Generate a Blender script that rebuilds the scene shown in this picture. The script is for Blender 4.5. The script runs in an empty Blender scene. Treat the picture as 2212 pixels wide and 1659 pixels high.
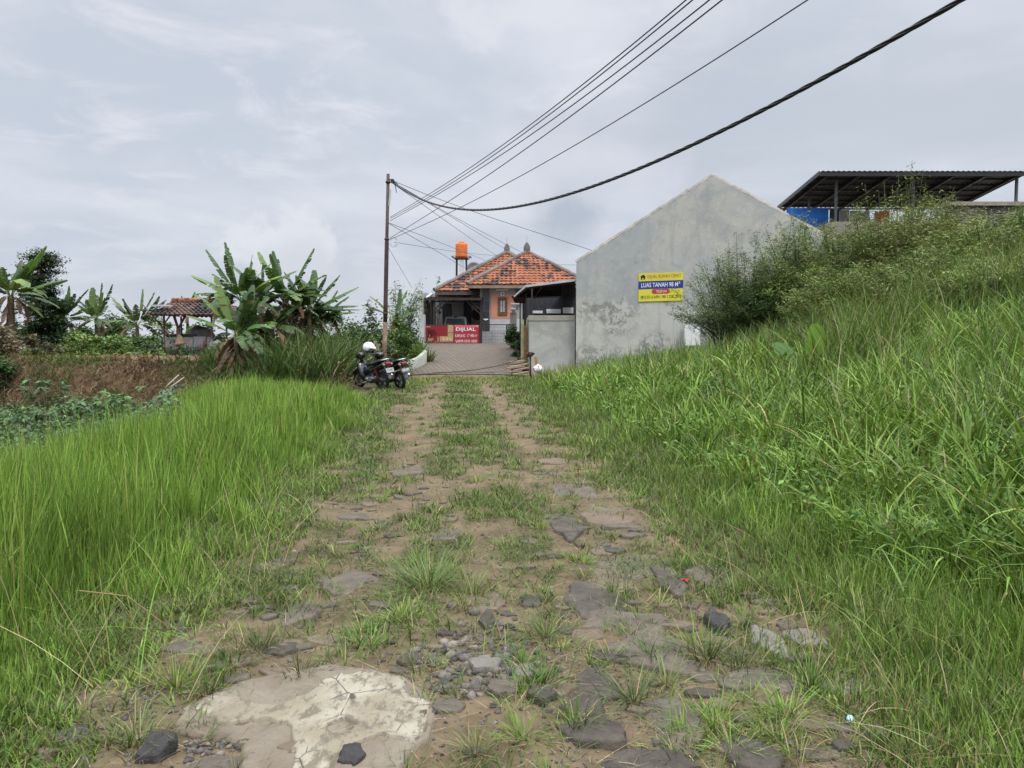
import bpy, bmesh, math, random
import numpy as np
from mathutils import Vector, Matrix

SC = bpy.context.scene
COL = SC.collection
rng = np.random.default_rng(11)
random.seed(11)
R = math.radians

# ------------------------------------------------------------------ camera, sky, sun, exposure
PITCH = R(3.458)
cam_d = bpy.data.cameras.new('camera')
cam = bpy.data.objects.new('camera', cam_d)
COL.objects.link(cam)
cam.location = (0, 0, 1.5)
cam.rotation_euler = (R(90) - PITCH, 0, 0)
cam_d.sensor_width = 36.0
cam_d.lens = 27.04
cam_d.clip_end = 5000
cam_d.clip_start = 0.05
SC.camera = cam

SUN_EL, SUN_AZ = R(62), R(150)      # azimuth clockwise from +Y
SC.view_settings.view_transform = 'Standard'
SC.view_settings.look = 'None'
SC.view_settings.gamma = 1.0
SC.view_settings.exposure = 0.0

world = bpy.data.worlds.new("World")
SC.world = world
world.use_nodes = True
wn, wl = world.node_tree.nodes, world.node_tree.links
wn.clear()


def wnode(t, **kw):
    n = wn.new(t)
    for k, v in kw.items():
        setattr(n, k, v)
    return n


def wmath(op, a, b=None, c=None, clamp=False):
    n = wn.new('ShaderNodeMath')
    n.operation = op
    n.use_clamp = clamp
    for i, x in enumerate((a, b, c)):
        if x is None:
            continue
        if isinstance(x, (int, float)):
            n.inputs[i].default_value = x
        else:
            wl.new(x, n.inputs[i])
    return n.outputs[0]


def wmix(f, a, b):
    n = wn.new('ShaderNodeMix')
    n.data_type = 'RGBA'
    for i, x in ((0, f), (6, a), (7, b)):
        if isinstance(x, tuple):
            n.inputs[i].default_value = (*x, 1)
        elif isinstance(x, (int, float)):
            n.inputs[i].default_value = x
        else:
            wl.new(x, n.inputs[i])
    return n.outputs[2]


def wrange(x, a, b, c=0.0, d=1.0):
    n = wn.new('ShaderNodeMapRange')
    n.interpolation_type = 'SMOOTHSTEP'
    wl.new(x, n.inputs[0])
    for i, v in enumerate((a, b, c, d)):
        n.inputs[i + 1].default_value = v
    return n.outputs[0]


wout = wnode('ShaderNodeOutputWorld')
tc = wnode('ShaderNodeTexCoord')
sepn = wnode('ShaderNodeSeparateXYZ')
wl.new(tc.outputs['Generated'], sepn.inputs[0])
dx, dy, dz = sepn.outputs
sky = wnode('ShaderNodeTexSky')
sky.sky_type = 'NISHITA'
sky.sun_disc = False
sky.sun_elevation = SUN_EL
sky.sun_rotation = SUN_AZ
sky.air_density = 1.0
sky.dust_density = 2.0
bg_sky = wnode('ShaderNodeBackground')
bg_sky.inputs[1].default_value = 0.10
wl.new(sky.outputs[0], bg_sky.inputs[0])
# cloud deck: direction projected on a flat layer overhead
den = wmath('ADD', wmath('MAXIMUM', dz, 0.0), 0.16)
comb = wnode('ShaderNodeCombineXYZ')
wl.new(wmath('DIVIDE', dx, den), comb.inputs[0])
wl.new(wmath('DIVIDE', dy, den), comb.inputs[1])


def wnoise(vec, scale, detail, rough, dist=0.0, off=(0, 0, 0)):
    m = wnode('ShaderNodeMapping')
    wl.new(vec, m.inputs[0])
    m.inputs[1].default_value = off
    n = wnode('ShaderNodeTexNoise')
    wl.new(m.outputs[0], n.inputs['Vector'])
    n.inputs['Scale'].default_value = scale
    n.inputs['Detail'].default_value = detail
    n.inputs['Roughness'].default_value = rough
    n.inputs['Distortion'].default_value = dist
    return n.outputs[0]


n1 = wnoise(comb.outputs[0], 1.1, 6, .55, .4, (3.1, 1.2, 0))
n2 = wnoise(comb.outputs[0], 3.2, 8, .6, .6, (7.7, 4.2, 0))
n3 = wnoise(comb.outputs[0], 0.5, 3, .5, .2, (0.7, 9.2, 0))
base = wmix(wrange(n1, .33, .68), (.595, .65, .745), (.765, .80, .875))
base = wmix(wmath('MULTIPLY', wrange(n2, .47, .70), .7), base, (.82, .84, .90))
base = wmix(wmath('MULTIPLY', wrange(n3, .50, .66), .6), base, (.50, .545, .63))
# slightly bluer and darker band low on the left, milky right at the horizon
base = wmix(wmath('MULTIPLY', wrange(dz, .26, .02), .42), base, (.575, .635, .725))
base = wmix(wmath('MULTIPLY', wrange(dz, .075, .0), .6), base, (.73, .76, .83))


def cloud_bump(cx, cz, rx, rz, col, amt, soft0, soft1, nz, top_sharp=False):
    """one cumulus standing in the sky round a fixed direction"""
    global base
    a = wmath('DIVIDE', wmath('SUBTRACT', wmath('DIVIDE', dx, wmath('MAXIMUM', dy, .05)), cx), rx)
    b = wmath('DIVIDE', wmath('SUBTRACT', wmath('DIVIDE', dz, wmath('MAXIMUM', dy, .05)), cz), rz)
    d2 = wmath('SQRT', wmath('ADD', wmath('MULTIPLY', a, a), wmath('MULTIPLY', b, b)))
    nn = wnoise(tc.outputs['Generated'], nz, 7, .58, .3, (cx * 9, cz * 7, 2))
    d3 = wmath('ADD', d2, wmath('MULTIPLY', wmath('SUBTRACT', nn, .5), 1.9))
    m = wrange(d3, soft1, soft0)
    m = wmath('MULTIPLY', m, wrange(dy, .1, .3))
    base = wmix(wmath('MULTIPLY', m, amt), base, col)


cloud_bump(-.285, .115, .085, .06, (.83, .845, .90), .75, .55, 1.05, 20)
cloud_bump(-.27, .075, .10, .05, (.60, .64, .72), .55, .5, 1.2, 12)
cloud_bump(.075, .165, .07, .055, (.43, .485, .575), .75, .3, 1.2, 9)
cloud_bump(.12, .205, .12, .05, (.74, .765, .84), .6, .5, 1.1, 11)
cloud_bump(.42, .30, .30, .14, (.60, .655, .73), .55, .3, 1.3, 6)
cloud_bump(.02, .175, .05, .03, (.74, .765, .83), .5, .5, 1.1, 12)
# sky above the frame brightened beyond a natural overcast to light the ground
zen = wrange(dz, .40, .90, 1.0, 5.6)
bg_c = wnode('ShaderNodeBackground')
wl.new(base, bg_c.inputs[0])
wl.new(zen, bg_c.inputs[1])
mx = wnode('ShaderNodeMixShader')
mx.inputs[0].default_value = .93
wl.new(bg_sky.outputs[0], mx.inputs[1])
wl.new(bg_c.outputs[0], mx.inputs[2])
wl.new(mx.outputs[0], wout.inputs[0])

sun_d = bpy.data.lights.new('sun', 'SUN')
sun_d.energy = 1.5
sun_d.angle = R(11)
sun_d.color = (1, .955, .88)
sun = bpy.data.objects.new('sun', sun_d)
COL.objects.link(sun)
sun.location = (0, 0, 30)
_sd = Vector((math.sin(SUN_AZ) * math.cos(SUN_EL), math.cos(SUN_AZ) * math.cos(SUN_EL), math.sin(SUN_EL)))
sun.rotation_euler = (-_sd).to_track_quat('-Z', 'Y').to_euler()

# ------------------------------------------------------------------ helpers
FP, CU, CV = 1661.5, 1106.0, 829.5
cp, sp = math.cos(PITCH), math.sin(PITCH)


def ray(u, v):
    d = CV - v
    return Vector((u - CU, FP * cp + d * sp, -FP * sp + d * cp))


def P(u, v, y):
    """point seen in direction (u, v), y metres ahead"""
    r = ray(u, v)
    return Vector((0, 0, 1.5)) + r * (y / r.y)


def G(u, v, z=0.0):
    r = ray(u, v)
    return Vector((0, 0, 1.5)) + r * ((z - 1.5) / r.z)


def ss(a, b, x):
    t = np.clip((np.asarray(x, float) - a) / (b - a), 0, 1)
    return t * t * (3 - 2 * t)


def vnoise(x, y, seed=0):
    x = np.asarray(x, float)
    y = np.asarray(y, float)
    xi, yi = np.floor(x).astype(np.int64), np.floor(y).astype(np.int64)
    fx, fy = x - xi, y - yi
    fx, fy = fx * fx * (3 - 2 * fx), fy * fy * (3 - 2 * fy)

    def h(a, b):
        n = (a * 374761393 + b * 668265263 + seed * 974711) & 0x7fffffff
        n = ((n ^ (n >> 13)) * 1274126177) & 0x7fffffff
        return ((n ^ (n >> 16)) & 0xffff) / 65535.0
    a = h(xi, yi) * (1 - fx) + h(xi + 1, yi) * fx
    b = h(xi, yi + 1) * (1 - fx) + h(xi + 1, yi + 1) * fx
    return a * (1 - fy) + b * fy


def fbm(x, y, seed=0, o=4, g=.5):
    s, a, t = 0, 1, 0
    for k in range(o):
        s = s + a * vnoise(np.asarray(x) * 2 ** k, np.asarray(y) * 2 ** k, seed + k * 17)
        t += a
        a *= g
    return s / t


def xc(y):
    return 0.1 - 0.076 * np.minimum(y, 30)


def xb(y):
    return -5.0 - 4.0 * ss(11, 22, y)


def H(x, y):
    """height of the ground"""
    x = np.asarray(x, float)
    y = np.asarray(y, float)
    off = x - xc(y)
    ramp = 1.15 * np.clip((y - 29.3) / 12.5, 0, 1)
    ramp = ramp * ss(29, 31.5, y) + 0 * x
    s = 0.225 - 0.11 * ss(13, 25, y)
    t = off - 2.3
    bank = s * (np.sqrt(t * t + .35) + t) * .5
    bank = bank + .10 * np.maximum(off - 5.5, 0) * ss(24, 16, y)
    bank = np.minimum(bank, 3.6) * (y > -30)
    bank = bank * (1 - .9 * ss(28.4, 30, y) * (x < 12))
    z = ramp + bank
    n = (fbm(x * .45, y * .45, 5, 3) - .5)
    L = 1 - ss(xb(y) - 1.5, xb(y) + .3, x)
    zl = -0.85 + 1.55 * ss(22.2, 24.6, y + 1.4 * n) + .2 * ss(26, 45, y) + .10 * n
    z = z * (1 - L) + zl * L
    z = z - 7 * ss(62, 130, y) - 5 * ss(45, 120, np.abs(x) - .3 * np.minimum(np.abs(y), 60))
    # small relief of the worn track
    near = np.exp(-np.maximum(y - 4, 0) / 7.0) * (np.abs(off) < 6)
    tr = np.exp(-((np.abs(off + .05) - .85) / .32) ** 2)
    z = z - .03 * tr * (y < 28)
    rr_ = ((x + .84) / .66) ** 2 + ((y - 2.95) / .64) ** 2
    near = near * (1 - np.exp(-rr_ ** 2))
    z = z + near * (.075 * (fbm(x * 2.2, y * 2.2, 9, 5, .6) - .5))
    return z


def Hs(x, y):
    return float(H(np.array([x]), np.array([y]))[0])


ORG = {}


def link(o, parent=None):
    COL.objects.link(o)
    if parent is not None:
        o.parent = parent
    return o


def tag(o, label=None, cat=None, group=None, kind=None):
    if label:
        o['label'] = label
    if cat:
        o['category'] = cat
    if group:
        o['group'] = group
    if kind:
        o['kind'] = kind
    return o


def thing(name, label, cat, loc=(0, 0, 0), group=None, local=False, rz=0.0):
    o = bpy.data.objects.new(name, None)
    o.empty_display_size = .2
    COL.objects.link(o)
    o.location = loc
    o.rotation_euler = (0, 0, rz)
    ORG[o.name] = Vector((0, 0, 0)) if local else Vector(loc)
    return tag(o, label, cat, group)


def finish(me, name, mat, parent, smooth, org=None):
    o = bpy.data.objects.new(name, me)
    link(o, parent)
    if parent is not None:
        ORG[o.name] = ORG[parent.name]
    if mat is not None:
        me.materials.append(mat)
    if smooth:
        me.polygons.foreach_set('use_smooth', np.ones(len(me.polygons), bool))
    if org is not None:
        o.location = org
    me.update()
    return o


class MB:
    """collects boxes, bars, tubes, lofts and text into one mesh"""

    def __init__(self):
        self.v, self.f, self.mi = [], [], []
        self.m = 0

    def add(self, vs, fs):
        n = len(self.v)
        self.v += [Vector(a) for a in vs]
        self.f += [tuple(i + n for i in f) for f in fs]
        self.mi += [self.m] * len(fs)
        return self

    def box(self, c, s, rz=0.0, M=None):
        hx, hy, hz = s[0] / 2, s[1] / 2, s[2] / 2
        vs = [Vector((a * hx, b * hy, d * hz)) for d in (-1, 1) for a, b in ((-1, -1), (1, -1), (1, 1), (-1, 1))]
        q = M if M is not None else Matrix.Rotation(rz, 3, 'Z')
        vs = [q @ a + Vector(c) for a in vs]
        return self.add(vs, [(3, 2, 1, 0), (4, 5, 6, 7), (0, 1, 5, 4), (1, 2, 6, 5), (2, 3, 7, 6), (3, 0, 4, 7)])

    def bb(self, a, b):
        return self.box([(a[i] + b[i]) / 2 for i in range(3)], [abs(b[i] - a[i]) for i in range(3)])

    def bar(self, p, q, w, h=None):
        """square bar from p to q"""
        p, q = Vector(p), Vector(q)
        d = q - p
        M = d.to_track_quat('Y', 'Z').to_matrix()
        return self.box((p + q) / 2, (w, d.length, h or w), M=M)

    def tube(self, pts, r, n=8, caps=True):
        pts = [Vector(a) for a in pts]
        rs = r if hasattr(r, '__len__') else [r] * len(pts)
        vs, fs = [], []
        up = Vector((0, 0, 1))
        t0 = (pts[1] - pts[0]).normalized()
        if abs(t0.dot(up)) > .95:
            up = Vector((1, 0, 0))
        s = t0.cross(up).normalized()
        for i, p in enumerate(pts):
            t = (pts[min(i + 1, len(pts) - 1)] - pts[max(i - 1, 0)]).normalized()
            s = (s - t * s.dot(t)).normalized()
            b = t.cross(s)
            for k in range(n):
                a = 2 * math.pi * k / n
                vs.append(p + (s * math.cos(a) + b * math.sin(a)) * rs[i])
        for i in range(len(pts) - 1):
            for k in range(n):
                fs.append((i * n + k, i * n + (k + 1) % n, (i + 1) * n + (k + 1) % n, (i + 1) * n + k))
        if caps:
            fs.append(tuple(range(n))[::-1])
            fs.append(tuple(range((len(pts) - 1) * n, len(pts) * n)))
        return self.add(vs, fs)

    def loft(self, rings, n=12, e=2.4, axis='x'):
        """closed body through superellipse rings (x, y, z, half width, half height)"""
        vs, fs = [], []
        for (x, y, z, w, h) in rings:
            for k in range(n):
                a = 2 * math.pi * k / n
                ca, sa = math.cos(a), math.sin(a)
                u = math.copysign(abs(ca) ** (2 / e), ca) * w
                t = math.copysign(abs(sa) ** (2 / e), sa) * h
                vs.append((x, y + u, z + t) if axis == 'x' else (x + u, y + t, z))
        for i in range(len(rings) - 1):
            for k in range(n):
                fs.append((i * n + k, i * n + (k + 1) % n, (i + 1) * n + (k + 1) % n, (i + 1) * n + k))
        fs.append(tuple(range(n))[::-1])
        fs.append(tuple(range((len(rings) - 1) * n, len(rings) * n)))
        return self.add(vs, fs)

    def prism(self, poly, d):
        """flat polygon (3-D points) pushed along vector d"""
        n = len(poly)
        d = Vector(d)
        vs = [Vector(a) for a in poly] + [Vector(a) + d for a in poly]
        fs = [tuple(range(n)), tuple(range(2 * n - 1, n - 1, -1))]
        fs += [(i, i + n, (i + 1) % n + n, (i + 1) % n) for i in range(n)]
        return self.add(vs, fs)

    def lathe(self, prof, c=(0, 0, 0), n=20):
        c = Vector(c)
        vs, fs = [], []
        for r, z in prof:
            for k in range(n):
                a = 2 * math.pi * k / n
                vs.append(c + Vector((r * math.cos(a), r * math.sin(a), z)))
        for i in range(len(prof) - 1):
            for k in range(n):
                fs.append((i * n + k, i * n + (k + 1) % n, (i + 1) * n + (k + 1) % n, (i + 1) * n + k))
        fs.append(tuple(range(n))[::-1])
        fs.append(tuple(range((len(prof) - 1) * n, len(prof) * n)))
        return self.add(vs, fs)

    def text(self, s, x0, x1, z0, z1, y=0.0, M=None, bold=.02):
        cu = bpy.data.curves.new('t', 'FONT')
        cu.body = s
        cu.size = 1
        cu.offset = bold
        cu.extrude = 0
        cu.resolution_u = 3
        ob = bpy.data.objects.new('t', cu)
        COL.objects.link(ob)
        bpy.context.view_layer.update()
        me = bpy.data.meshes.new_from_object(ob.evaluated_get(bpy.context.evaluated_depsgraph_get()))
        co = [v.co.copy() for v in me.vertices]
        ax, bx = min(c.x for c in co), max(c.x for c in co)
        ay, by = min(c.y for c in co), max(c.y for c in co)
        vs = [Vector((x0 + (c.x - ax) / (bx - ax) * (x1 - x0), y, z0 + (c.y - ay) / (by - ay) * (z1 - z0))) for c in co]
        if M is not None:
            vs = [M @ a for a in vs]
        self.add(vs, [tuple(p.vertices) for p in me.polygons])
        bpy.data.objects.remove(ob)
        bpy.data.curves.remove(cu)
        bpy.data.meshes.remove(me)
        return self

    def build(self, name, mat, parent=None, smooth=False, label=None, cat=None, group=None, base=None, bevel=0):
        """base: world point that becomes the origin of a one-mesh thing"""
        org = ORG[parent.name] if parent is not None else Vector(base if base is not None else (0, 0, 0))
        me = bpy.data.meshes.new(name)
        me.from_pydata([tuple(a - org) for a in self.v], [], self.f)
        mats = mat if isinstance(mat, (list, tuple)) else [mat]
        for m in mats:
            me.materials.append(m)
        me.polygons.foreach_set('material_index', np.array(self.mi, np.int32))
        if bevel:
            bm = bmesh.new()
            bm.from_mesh(me)
            bmesh.ops.bevel(bm, geom=[e for e in bm.edges if len(e.link_faces) == 2 and e.calc_face_angle(0) > .6],
                            offset=bevel, segments=2, affect='EDGES', profile=.6)
            bm.to_mesh(me)
            bm.free()
        o = finish(me, name, None, parent, smooth, None if parent is not None else org)
        return tag(o, label, cat, group)


def nmesh(name, V, loops, sizes, mat, col=None, parent=None, smooth=False, base=None):
    """big mesh straight from numpy arrays; col is one albedo per vertex"""
    me = bpy.data.meshes.new(name)
    V = np.asarray(V, np.float32)
    org = ORG[parent.name] if parent is not None else Vector(base if base is not None else (0, 0, 0))
    V = V - np.array(org, np.float32)
    me.vertices.add(len(V))
    me.vertices.foreach_set('co', V.ravel())
    sizes = np.asarray(sizes, np.int32)
    me.loops.add(int(sizes.sum()))
    me.loops.foreach_set('vertex_index', np.asarray(loops, np.int32))
    me.polygons.add(len(sizes))
    st = np.zeros(len(sizes), np.int32)
    st[1:] = np.cumsum(sizes)[:-1]
    me.polygons.foreach_set('loop_start', st)
    me.update(calc_edges=True)
    if col is not None:
        a = me.color_attributes.new('col', 'FLOAT_COLOR', 'POINT')
        c4 = np.ones((len(V), 4), np.float32)
        c4[:, :3] = col
        a.data.foreach_set('color', c4.ravel())
    return finish(me, name, mat, parent, smooth, None if parent is not None else org)


# ------------------------------------------------------------------ materials
class NT:
    def __init__(self, name):
        self.mat = bpy.data.materials.new(name)
        self.mat.use_nodes = True
        self.t = self.mat.node_tree
        self.n, self.l = self.t.nodes, self.t.links
        self.b = self.n['Principled BSDF']
        self.out = self.n['Material Output']
        self.tc = self.n.new('ShaderNodeTexCoord')

    def put(self, sock, x):
        if isinstance(x, (tuple, list)):
            sock.default_value = (*x, 1) if len(x) == 3 and len(sock.default_value) == 4 else tuple(x)
        elif isinstance(x, (int, float)):
            sock.default_value = x
        else:
            self.l.new(x, sock)

    def noise(self, scale, detail=4, rough=.55, dist=0, sc=(1, 1, 1), coord='Object', off=(0, 0, 0)):
        m = self.n.new('ShaderNodeMapping')
        self.l.new(self.tc.outputs[coord], m.inputs[0])
        m.inputs[1].default_value = off
        m.inputs[3].default_value = sc
        n = self.n.new('ShaderNodeTexNoise')
        self.l.new(m.outputs[0], n.inputs['Vector'])
        n.inputs['Scale'].default_value = scale
        n.inputs['Detail'].default_value = detail
        n.inputs['Roughness'].default_value = rough
        n.inputs['Distortion'].default_value = dist
        return n.outputs[0]

    def vor(self, scale, feat='F1', sc=(1, 1, 1), coord='Object'):
        m = self.n.new('ShaderNodeMapping')
        self.l.new(self.tc.outputs[coord], m.inputs[0])
        m.inputs[3].default_value = sc
        n = self.n.new('ShaderNodeTexVoronoi')
        n.feature = feat
        self.l.new(m.outputs[0], n.inputs['Vector'])
        n.inputs['Scale'].default_value = scale
        return n

    def xyz(self, coord='Object'):
        s = self.n.new('ShaderNodeSeparateXYZ')
        self.l.new(self.tc.outputs[coord], s.inputs[0])
        return s.outputs

    def math(self, op, a, b=None, clamp=False):
        n = self.n.new('ShaderNodeMath')
        n.operation = op
        n.use_clamp = clamp
        self.put(n.inputs[0], a)
        if b is not None:
            self.put(n.inputs[1], b)
        return n.outputs[0]

    def rng(self, x, a, b, c=0.0, d=1.0):
        n = self.n.new('ShaderNodeMapRange')
        n.interpolation_type = 'SMOOTHSTEP'
        self.put(n.inputs[0], x)
        for i, v in enumerate((a, b, c, d)):
            n.inputs[i + 1].default_value = v
        return n.outputs[0]

    def mix(self, f, a, b, mode='MIX'):
        n = self.n.new('ShaderNodeMix')
        n.data_type = 'RGBA'
        n.blend_type = mode
        for i, x in ((0, f), (6, a), (7, b)):
            self.put(n.inputs[i], x)
        return n.outputs[2]

    def attr(self, name='col'):
        n = self.n.new('ShaderNodeAttribute')
        n.attribute_name = name
        return n.outputs[0]

    def bump(self, h, s=.3, d=.02):
        n = self.n.new('ShaderNodeBump')
        n.inputs['Strength'].default_value = s
        n.inputs['Distance'].default_value = d
        self.l.new(h, n.inputs['Height'])
        self.l.new(n.outputs[0], self.b.inputs['Normal'])

    def set(self, col, rough=.8, metal=0.0, spec=.3):
        self.put(self.b.inputs['Base Color'], col)
        self.put(self.b.inputs['Roughness'], rough)
        self.put(self.b.inputs['Metallic'], metal)
        self.put(self.b.inputs['Specular IOR Level'], spec)
        return self.mat


def plain(name, col, rough=.7, metal=0.0, spec=.3, var=.2, scale=6, col2=None, bump=0.0, bscale=30, dist=.01, cut=(.35, .68)):
    t = NT(name)
    n = t.noise(scale, 5, .6)
    c2 = col2 or tuple(max(c * (1 - var * 1.6), 0) for c in col)
    c = t.mix(t.rng(n, *cut), c2, col)
    if bump:
        t.bump(t.noise(bscale, 4, .6), bump, dist)
    return t.set(c, rough, metal, spec)


def leafmat(name, trans=.35, rough=.55, spec=.3):
    t = NT(name)
    c = t.attr()
    m = t.set(c, rough, 0, spec)
    tr = t.n.new('ShaderNodeBsdfTranslucent')
    t.l.new(t.mix(1.0, c, (1.05, 1.12, .62), 'MULTIPLY'), tr.inputs[0])
    mx = t.n.new('ShaderNodeMixShader')
    mx.inputs[0].default_value = trans
    t.l.new(t.b.outputs[0], mx.inputs[1])
    t.l.new(tr.outputs[0], mx.inputs[2])
    t.l.new(mx.outputs[0], t.out.inputs[0])
    return m


def concrete(name, a, b, stain, z_lo=None, seed=0.0, mould=.5):
    """rendered wall with blotches, cracks and mould"""
    t = NT(name)
    o = (seed, seed * 1.7, seed * .6)
    n1 = t.noise(.55, 5, .62, .8, off=o)
    n2 = t.noise(2.3, 7, .66, .5, off=o)
    n3 = t.noise(11, 5, .7, off=o)
    c = t.mix(t.rng(n1, .41, .60), a, b)
    n4 = t.noise(.9, 8, .66, .35, sc=(1, 1, .8), off=(seed + 7, 3, 5))
    c = t.mix(t.math('MULTIPLY', t.rng(n4, .47, .64), .6), c, stain)
    c = t.mix(t.math('MULTIPLY', t.rng(n2, .5, .74), .5), c, stain)
    c = t.mix(t.math('MULTIPLY', t.rng(n3, .55, .75), .25), c, stain)
    if z_lo is not None:
        z = t.xyz()[2]
        zz = t.math('ADD', z, t.math('MULTIPLY', t.math('SUBTRACT', n2, .5), 2.0))
        low = t.rng(zz, z_lo + .1, z_lo - .05)
        c = t.mix(t.math('MULTIPLY', low, .6), c, tuple(x * 1.22 for x in b))
        md = t.math('MULTIPLY', low, t.rng(t.noise(3.2, 9, .78, .6, off=(seed + 4, 2, 1)), .46, .55))
        md = t.math('MULTIPLY', md, t.rng(t.noise(.5, 2, .5, off=(seed + 1, 6, 1)), .38, .56))
        c = t.mix(t.math('MULTIPLY', md, mould), c, (.09, .095, .09))
    st_ = t.noise(1.0, 6, .7, .2, sc=(4.5, 4.5, .28), off=(seed, 1, 8))
    c = t.mix(t.math('MULTIPLY', t.rng(st_, .52, .68), .38), c, stain)
    pt = t.noise(5.5, 3, .5, .3, off=(seed, 8, 2))
    c = t.mix(t.math('MULTIPLY', t.rng(pt, .60, .66), .22), c, tuple(min(x * 1.25, .6) for x in b))
    v = t.vor(.55, 'DISTANCE_TO_EDGE')
    m2 = t.n.new('ShaderNodeMix')
    m2.data_type = 'VECTOR'
    crack = t.math('MULTIPLY', t.rng(v.outputs[0], .006, .001), t.rng(n2, .56, .64))
    c = t.mix(t.math('MULTIPLY', crack, .45), c, (.12, .12, .115))
    t.bump(t.math('ADD', n3, n2), .35, .02)
    return t.set(c, .9, 0, .2)


M = {}
M['grass'] = leafmat('grass_blades', .18, .6, .13)
M['leaf'] = leafmat('leaves', .15, .6, .13)
M['gloss_leaf'] = leafmat('banana_leaves', .22, .5, .28)
M['dry'] = leafmat('dry_leaves', .2, .85, .1)
M['bark'] = plain('bark', (.16, .12, .085), .9, scale=9, bump=.6, bscale=22)
M['stem'] = plain('green_stem', (.10, .10, .045), .8, scale=12, col2=(.08, .06, .04))
M['black_paint'] = plain('black_paint', (.022, .022, .026), .35, spec=.5, var=.2)
M['black_steel'] = plain('black_steel', (.022, .02, .02), .55, spec=.4, col2=(.05, .03, .022), scale=5)
M['rubber'] = plain('rubber', (.02, .02, .021), .85)
M['white'] = plain('white_paint', (.75, .75, .74), .55, var=.08)
M['grey_paint'] = plain('grey_paint', (.36, .365, .37), .8, var=.12, scale=1.2)
M['pale_grey'] = plain('pale_grey_paint', (.5, .505, .52), .8, var=.1, scale=2)
M['chrome'] = plain('chrome', (.55, .55, .56), .22, 1.0, .5, var=.1)
M['rust'] = plain('rusty_steel', (.085, .042, .028), .8, .2, .3, scale=14, col2=(.045, .03, .025), bump=.3, bscale=60)
M['wood'] = plain('weathered_wood', (.17, .135, .10), .9, scale=8, bump=.3)
M['glass'] = plain('dark_glass', (.03, .035, .04), .08, 0, .6, var=.1)
# ------------------------------------------------------------------ ground: one sheet out to the horizon
def axis(lo, hi, step, grow, far):
    a = list(np.arange(lo, hi + 1e-6, step))
    s = step
    while a[-1] < far:
        s *= grow
        a.append(a[-1] + s)
    return a


pos = np.array(axis(0, 3.4, .03, 1.035, 900))
gx = np.concatenate([-pos[:0:-1], pos])
fw = np.array(axis(1.4, 8.0, .03, 1.022, 1500))
bk = np.array([-300, -80, -30, -12, -6, -3, -1, 0, .7, 1.1])
gy = np.concatenate([bk, fw])
X, Y = np.meshgrid(gx, gy)
Z = H(X, Y)
nx, ny = len(gx), len(gy)
idx = np.arange(nx * ny).reshape(ny, nx)
quads = np.stack([idx[:-1, :-1], idx[:-1, 1:], idx[1:, 1:], idx[1:, :-1]], -1).reshape(-1, 4)
off = X - xc(Y)


def bare(x, y):
    """0..1: how bare the trodden track is"""
    o = np.asarray(x) - xc(y)
    n = fbm(np.asarray(x) * 1.3, np.asarray(y) * .9, 31, 4) - .5
    n2 = fbm(np.asarray(x) * 4.5, np.asarray(y) * 3.2, 47, 3) - .5
    tr = np.maximum(np.exp(-((o + .72 + .6 * n) / .36) ** 2), np.exp(-((o - .92 + .6 * n) / .36) ** 2))
    tr = np.maximum(tr * (.85 + 1.3 * n2 + .25 * ss(8, 12, y)), 0)
    tr = tr * (.75 + .25 * ss(4, 9, y))
    gap = ss(-.04, .14, n + .6 * n2) * ss(2.1, 1.5, np.abs(o)) * .9
    fore = ss(4.6 + 2.2 * n, 3.3 + 2.2 * n, y) * ss(1.75, 1.35, np.abs(o + .05) + .5 * n)
    fg = ss(26, 29, y) * ss(2.4, 2.0, np.abs(o))
    end = ss(14, 17, y) * ss(.02, .16, n2) * ss(1.6, 1.1, np.abs(o)) * .6
    return np.clip(np.maximum.reduce([tr, gap, fore, fg, end]), 0, 1)


B = bare(X, Y)
L = 1 - ss(xb(Y) - 1.5, xb(Y) + .3, X)
dirt = np.array([.148, .112, .069])
loam = np.array([.070, .062, .032])
red = np.array([.125, .062, .042])
field = np.array([.085, .095, .042])
n = fbm(X * 1.7, Y * 1.7, 3, 4)
C = loam * (1 - B[..., None]) + dirt * B[..., None]
straw = ss(.5, .75, fbm(X * 5, Y * 5, 77, 3))[..., None] * (1 - B[..., None]) * .5
C = C * (1 - straw) + np.array([.20, .165, .085]) * straw
patch = ss(.42, .62, fbm(X * .35, Y * .35, 21, 3))[..., None]
bankm = (ss(21.8, 22.6, Y) * ss(26.5, 25.2, Y))[..., None]
lc = field * (1 - .55 * patch) + red * .55 * patch
rs = (ss(25.3, 25.9, Y) * ss(34.5, 32.5, Y - .25 * (X + 14)))[..., None]
lc = lc * (1 - rs) + red * 1.1 * rs
lc = lc * (1 - bankm) + np.array([.13, .085, .05]) * bankm
L3 = L[..., None]
C = C * (1 - L3) + lc * L3
gap_shade = (ss(2.6, 3.4, off) * ss(26, 22, Y) * (Y > 2))[..., None]
C = C * (1 - gap_shade) + np.array([.030, .027, .014]) * gap_shade  # bank soil deepened to paint the shaded gaps under the coarse grass
C = C * (.85 + .3 * n[..., None])
t = NT('soil')
c = t.attr()
nA = t.noise(3.1, 8, .68, .3)
nB = t.noise(38, 5, .7)
nC = t.noise(150, 3, .7)
c = t.mix(t.math('MULTIPLY', t.rng(nA, .42, .68), .5), c, (.36, .30, .22), 'MIX') if False else c
c = t.mix(t.rng(nA, .3, .7), t.mix(1.0, c, (.72, .70, .66), 'MULTIPLY'), t.mix(1.0, c, (1.2, 1.18, 1.14), 'MULTIPLY'))
c = t.mix(t.math('MULTIPLY', t.rng(nB, .55, .72), .5), c, t.mix(1.0, c, (.42, .40, .38), 'MULTIPLY'))
c = t.mix(t.math('MULTIPLY', t.rng(nC, .60, .72), .5), c, (.24, .21, .17))
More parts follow.
